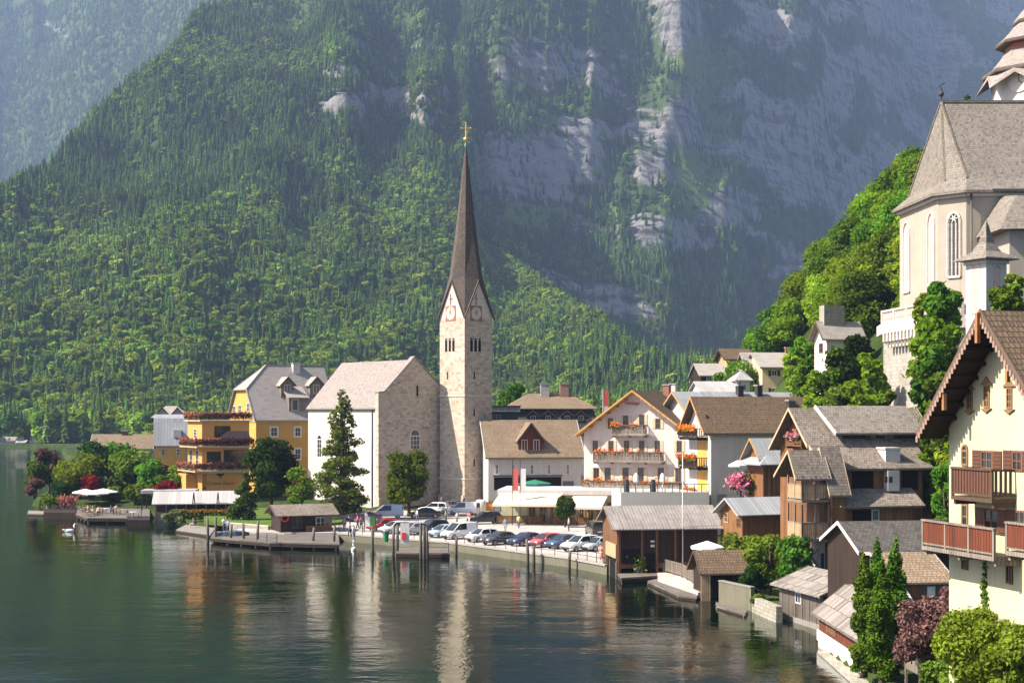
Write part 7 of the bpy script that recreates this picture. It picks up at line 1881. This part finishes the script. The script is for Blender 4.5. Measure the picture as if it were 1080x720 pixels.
# ================================================================== dining terrace by the park
deck('dining_terrace','pale dining terrace on piles with white parasols',[(80,541.5),(92,545.5),(134,546),(158,544),(158,536.5),(80,534)],.8,cat='terrace')
deck('planted_terrace','dark walled terrace with potted plants at the park tip',[(46,540),(80,540.5),(81,534),(47,532)],.9,WOODD,cat='terrace',th=1.6,piles=False)
deck('boat_step','short pale landing step at the park tip',[(29,541),(46,541.5),(46,538.5),(30,538)],.35,CONC,cat='step')
deck('side_terrace','dark edged side terrace with tables beside the canopy',[(134,548),(158,548),(158,544),(134,544)],.9,WOODD,cat='terrace',th=1.5,piles=False)
for i,(px,pyb,D,r_,lab) in enumerate(((90,522,222,2.0,'left white parasol on the dining terrace'),(101,526,219,2.1,'middle white parasol nearest the water on the terrace'),(109,521,223,2.4,'right white parasol with visible pole tip'))):
    parasol(Vector((X_(px,D),D,.8)),lab,CANVASW,hh=2.5,r=r_)
def table_set(loc,label,cl,rz):
    o=thing('cafe_table',label[0],'table',loc,rz); MB().box(-.45,-.45,.7,.45,.45,.745).build('tabletop',cl,o); MB().tube([(0,0,.03),(0,0,.699)],.04,6).build('leg',IRON,o); MB().lathe([(.28,0),(.26,.03)],10).build('foot',IRON,o)
def chair(loc,label,rz,src=[None]):
    if src[0] is None:
        o=thing('cafe_chair',label,'chair',loc,rz,'chairs on the dining terrace'); MB().box(-.22,-.22,.43,.22,.22,.47).build('seat',WOODL,o); MB().box(-.24,-.2,.55,-.2,.2,.9).build('backrest',WOODL,o)
        for a in (-1,1):
            for b in (-1,1): MB().beam((a*.19,b*.19,0),(a*.19,b*.19,.429 if a>0 else .9),.035).build('leg',IRON,o)
        src[0]=o; return o
    return dup(src[0],loc,rz,1.,label)
rng=random.Random(3); PL=('under the left parasol','under the middle parasol','at the right end of the terrace','between the parasols','nearest the terrace corner','by the dark side terrace')
for i,(px,py) in enumerate(((90,540),(100,542.5),(127,542),(112,541),(95,544),(141,545))):
    l=Vector(pt(px,py,.8 if px<134 else .9)); table_set(l,('small cafe table '+PL[i],),TRIMW if i%2 else WOODL,rng.uniform(0,1))
    for k in range(3 if i<5 else 2):
        a=rng.uniform(0,1)+k*2.1; chair(l+Vector((.85*math.cos(a),.85*math.sin(a),0)),'slatted cafe chair at a small table on the lakeside dining terrace',a+math.pi)
for i,(px,py,c1,lab) in enumerate(((93,541,(.6,.2,.25),'diner in rose top seated under the left parasol'),(104,543,(.65,.65,.65),'diner in white seated under the middle parasol'),(117,542,(.05,.1,.3),'diner in blue seated between parasols and terrace end'),(123,541,(.6,.45,.45),'diner in pale pink seated near the terrace end'))):
    person(lab,pt(px,py,.8),rng.uniform(0,6),C(*c1),C(.1,.1,.13),'sit',seed=50+i)
for i,px in enumerate((51,59,67,75)):
    p_=Vector(pt(px,536,.9)); o=thing('potted_plant',('yellow green potted shrub at the outer end of the planted terrace','second potted plant from the outer end, bushy green','third potted plant from the outer end, reddish','potted plant next to the parasols, reddish')[i],'plant',p_); MB().lathe([(.3,0),(.42,.6),(.45,.62)],10).build('pot',TRIMBG,o); rg=np.random.default_rng(i); leaf_obj('leaves',rg.normal(0,1,(300,3))*np.array([.5,.5,.4])+np.array([0,0,1.1]),.25,rg,(GREENY,GREENL,FDUL,FDUL)[i],o)
# ================================================================== swans
FEATH=plain('white_feathers',(.8,.8,.8),.8)
for px,py,rz,lab in ((73,560.5,20,'white swan swimming below the dining terrace'),(373,580,100,'white swan at the quay wall right of the kiosk')):
    o=thing('swan',lab,'swan',G_(px,py,0),R(rz)); m=MB(); m.ell((0,0,.12),(.62,.3,.27),12,8); m.tube([(.45,0,.2),(.62,0,.5),(.55,0,.85),(.66,0,1.02),(.8,0,.98)],[.15,.09,.075,.085,.07],8); m.tube([(-.45,0,.2),(-.85,0,.32)],[.18,.03],8); m.build('body',FEATH,o,True)
    MB().tube([(.82,0,.97),(.98,0,.93)],[.05,.02],6).build('bill',tone((.7,.25,.05)),o)
# convert lettering to plain meshes
dg=bpy.context.evaluated_depsgraph_get()
for o in [q for q in SC.objects if q.type=='FONT']:
    me_=bpy.data.meshes.new_from_object(o.evaluated_get(dg)); n=bpy.data.objects.new('sign_lettering',me_); COL.objects.link(n); n.parent=o.parent; n.matrix_local=o.matrix_local.copy(); bpy.data.objects.remove(o)
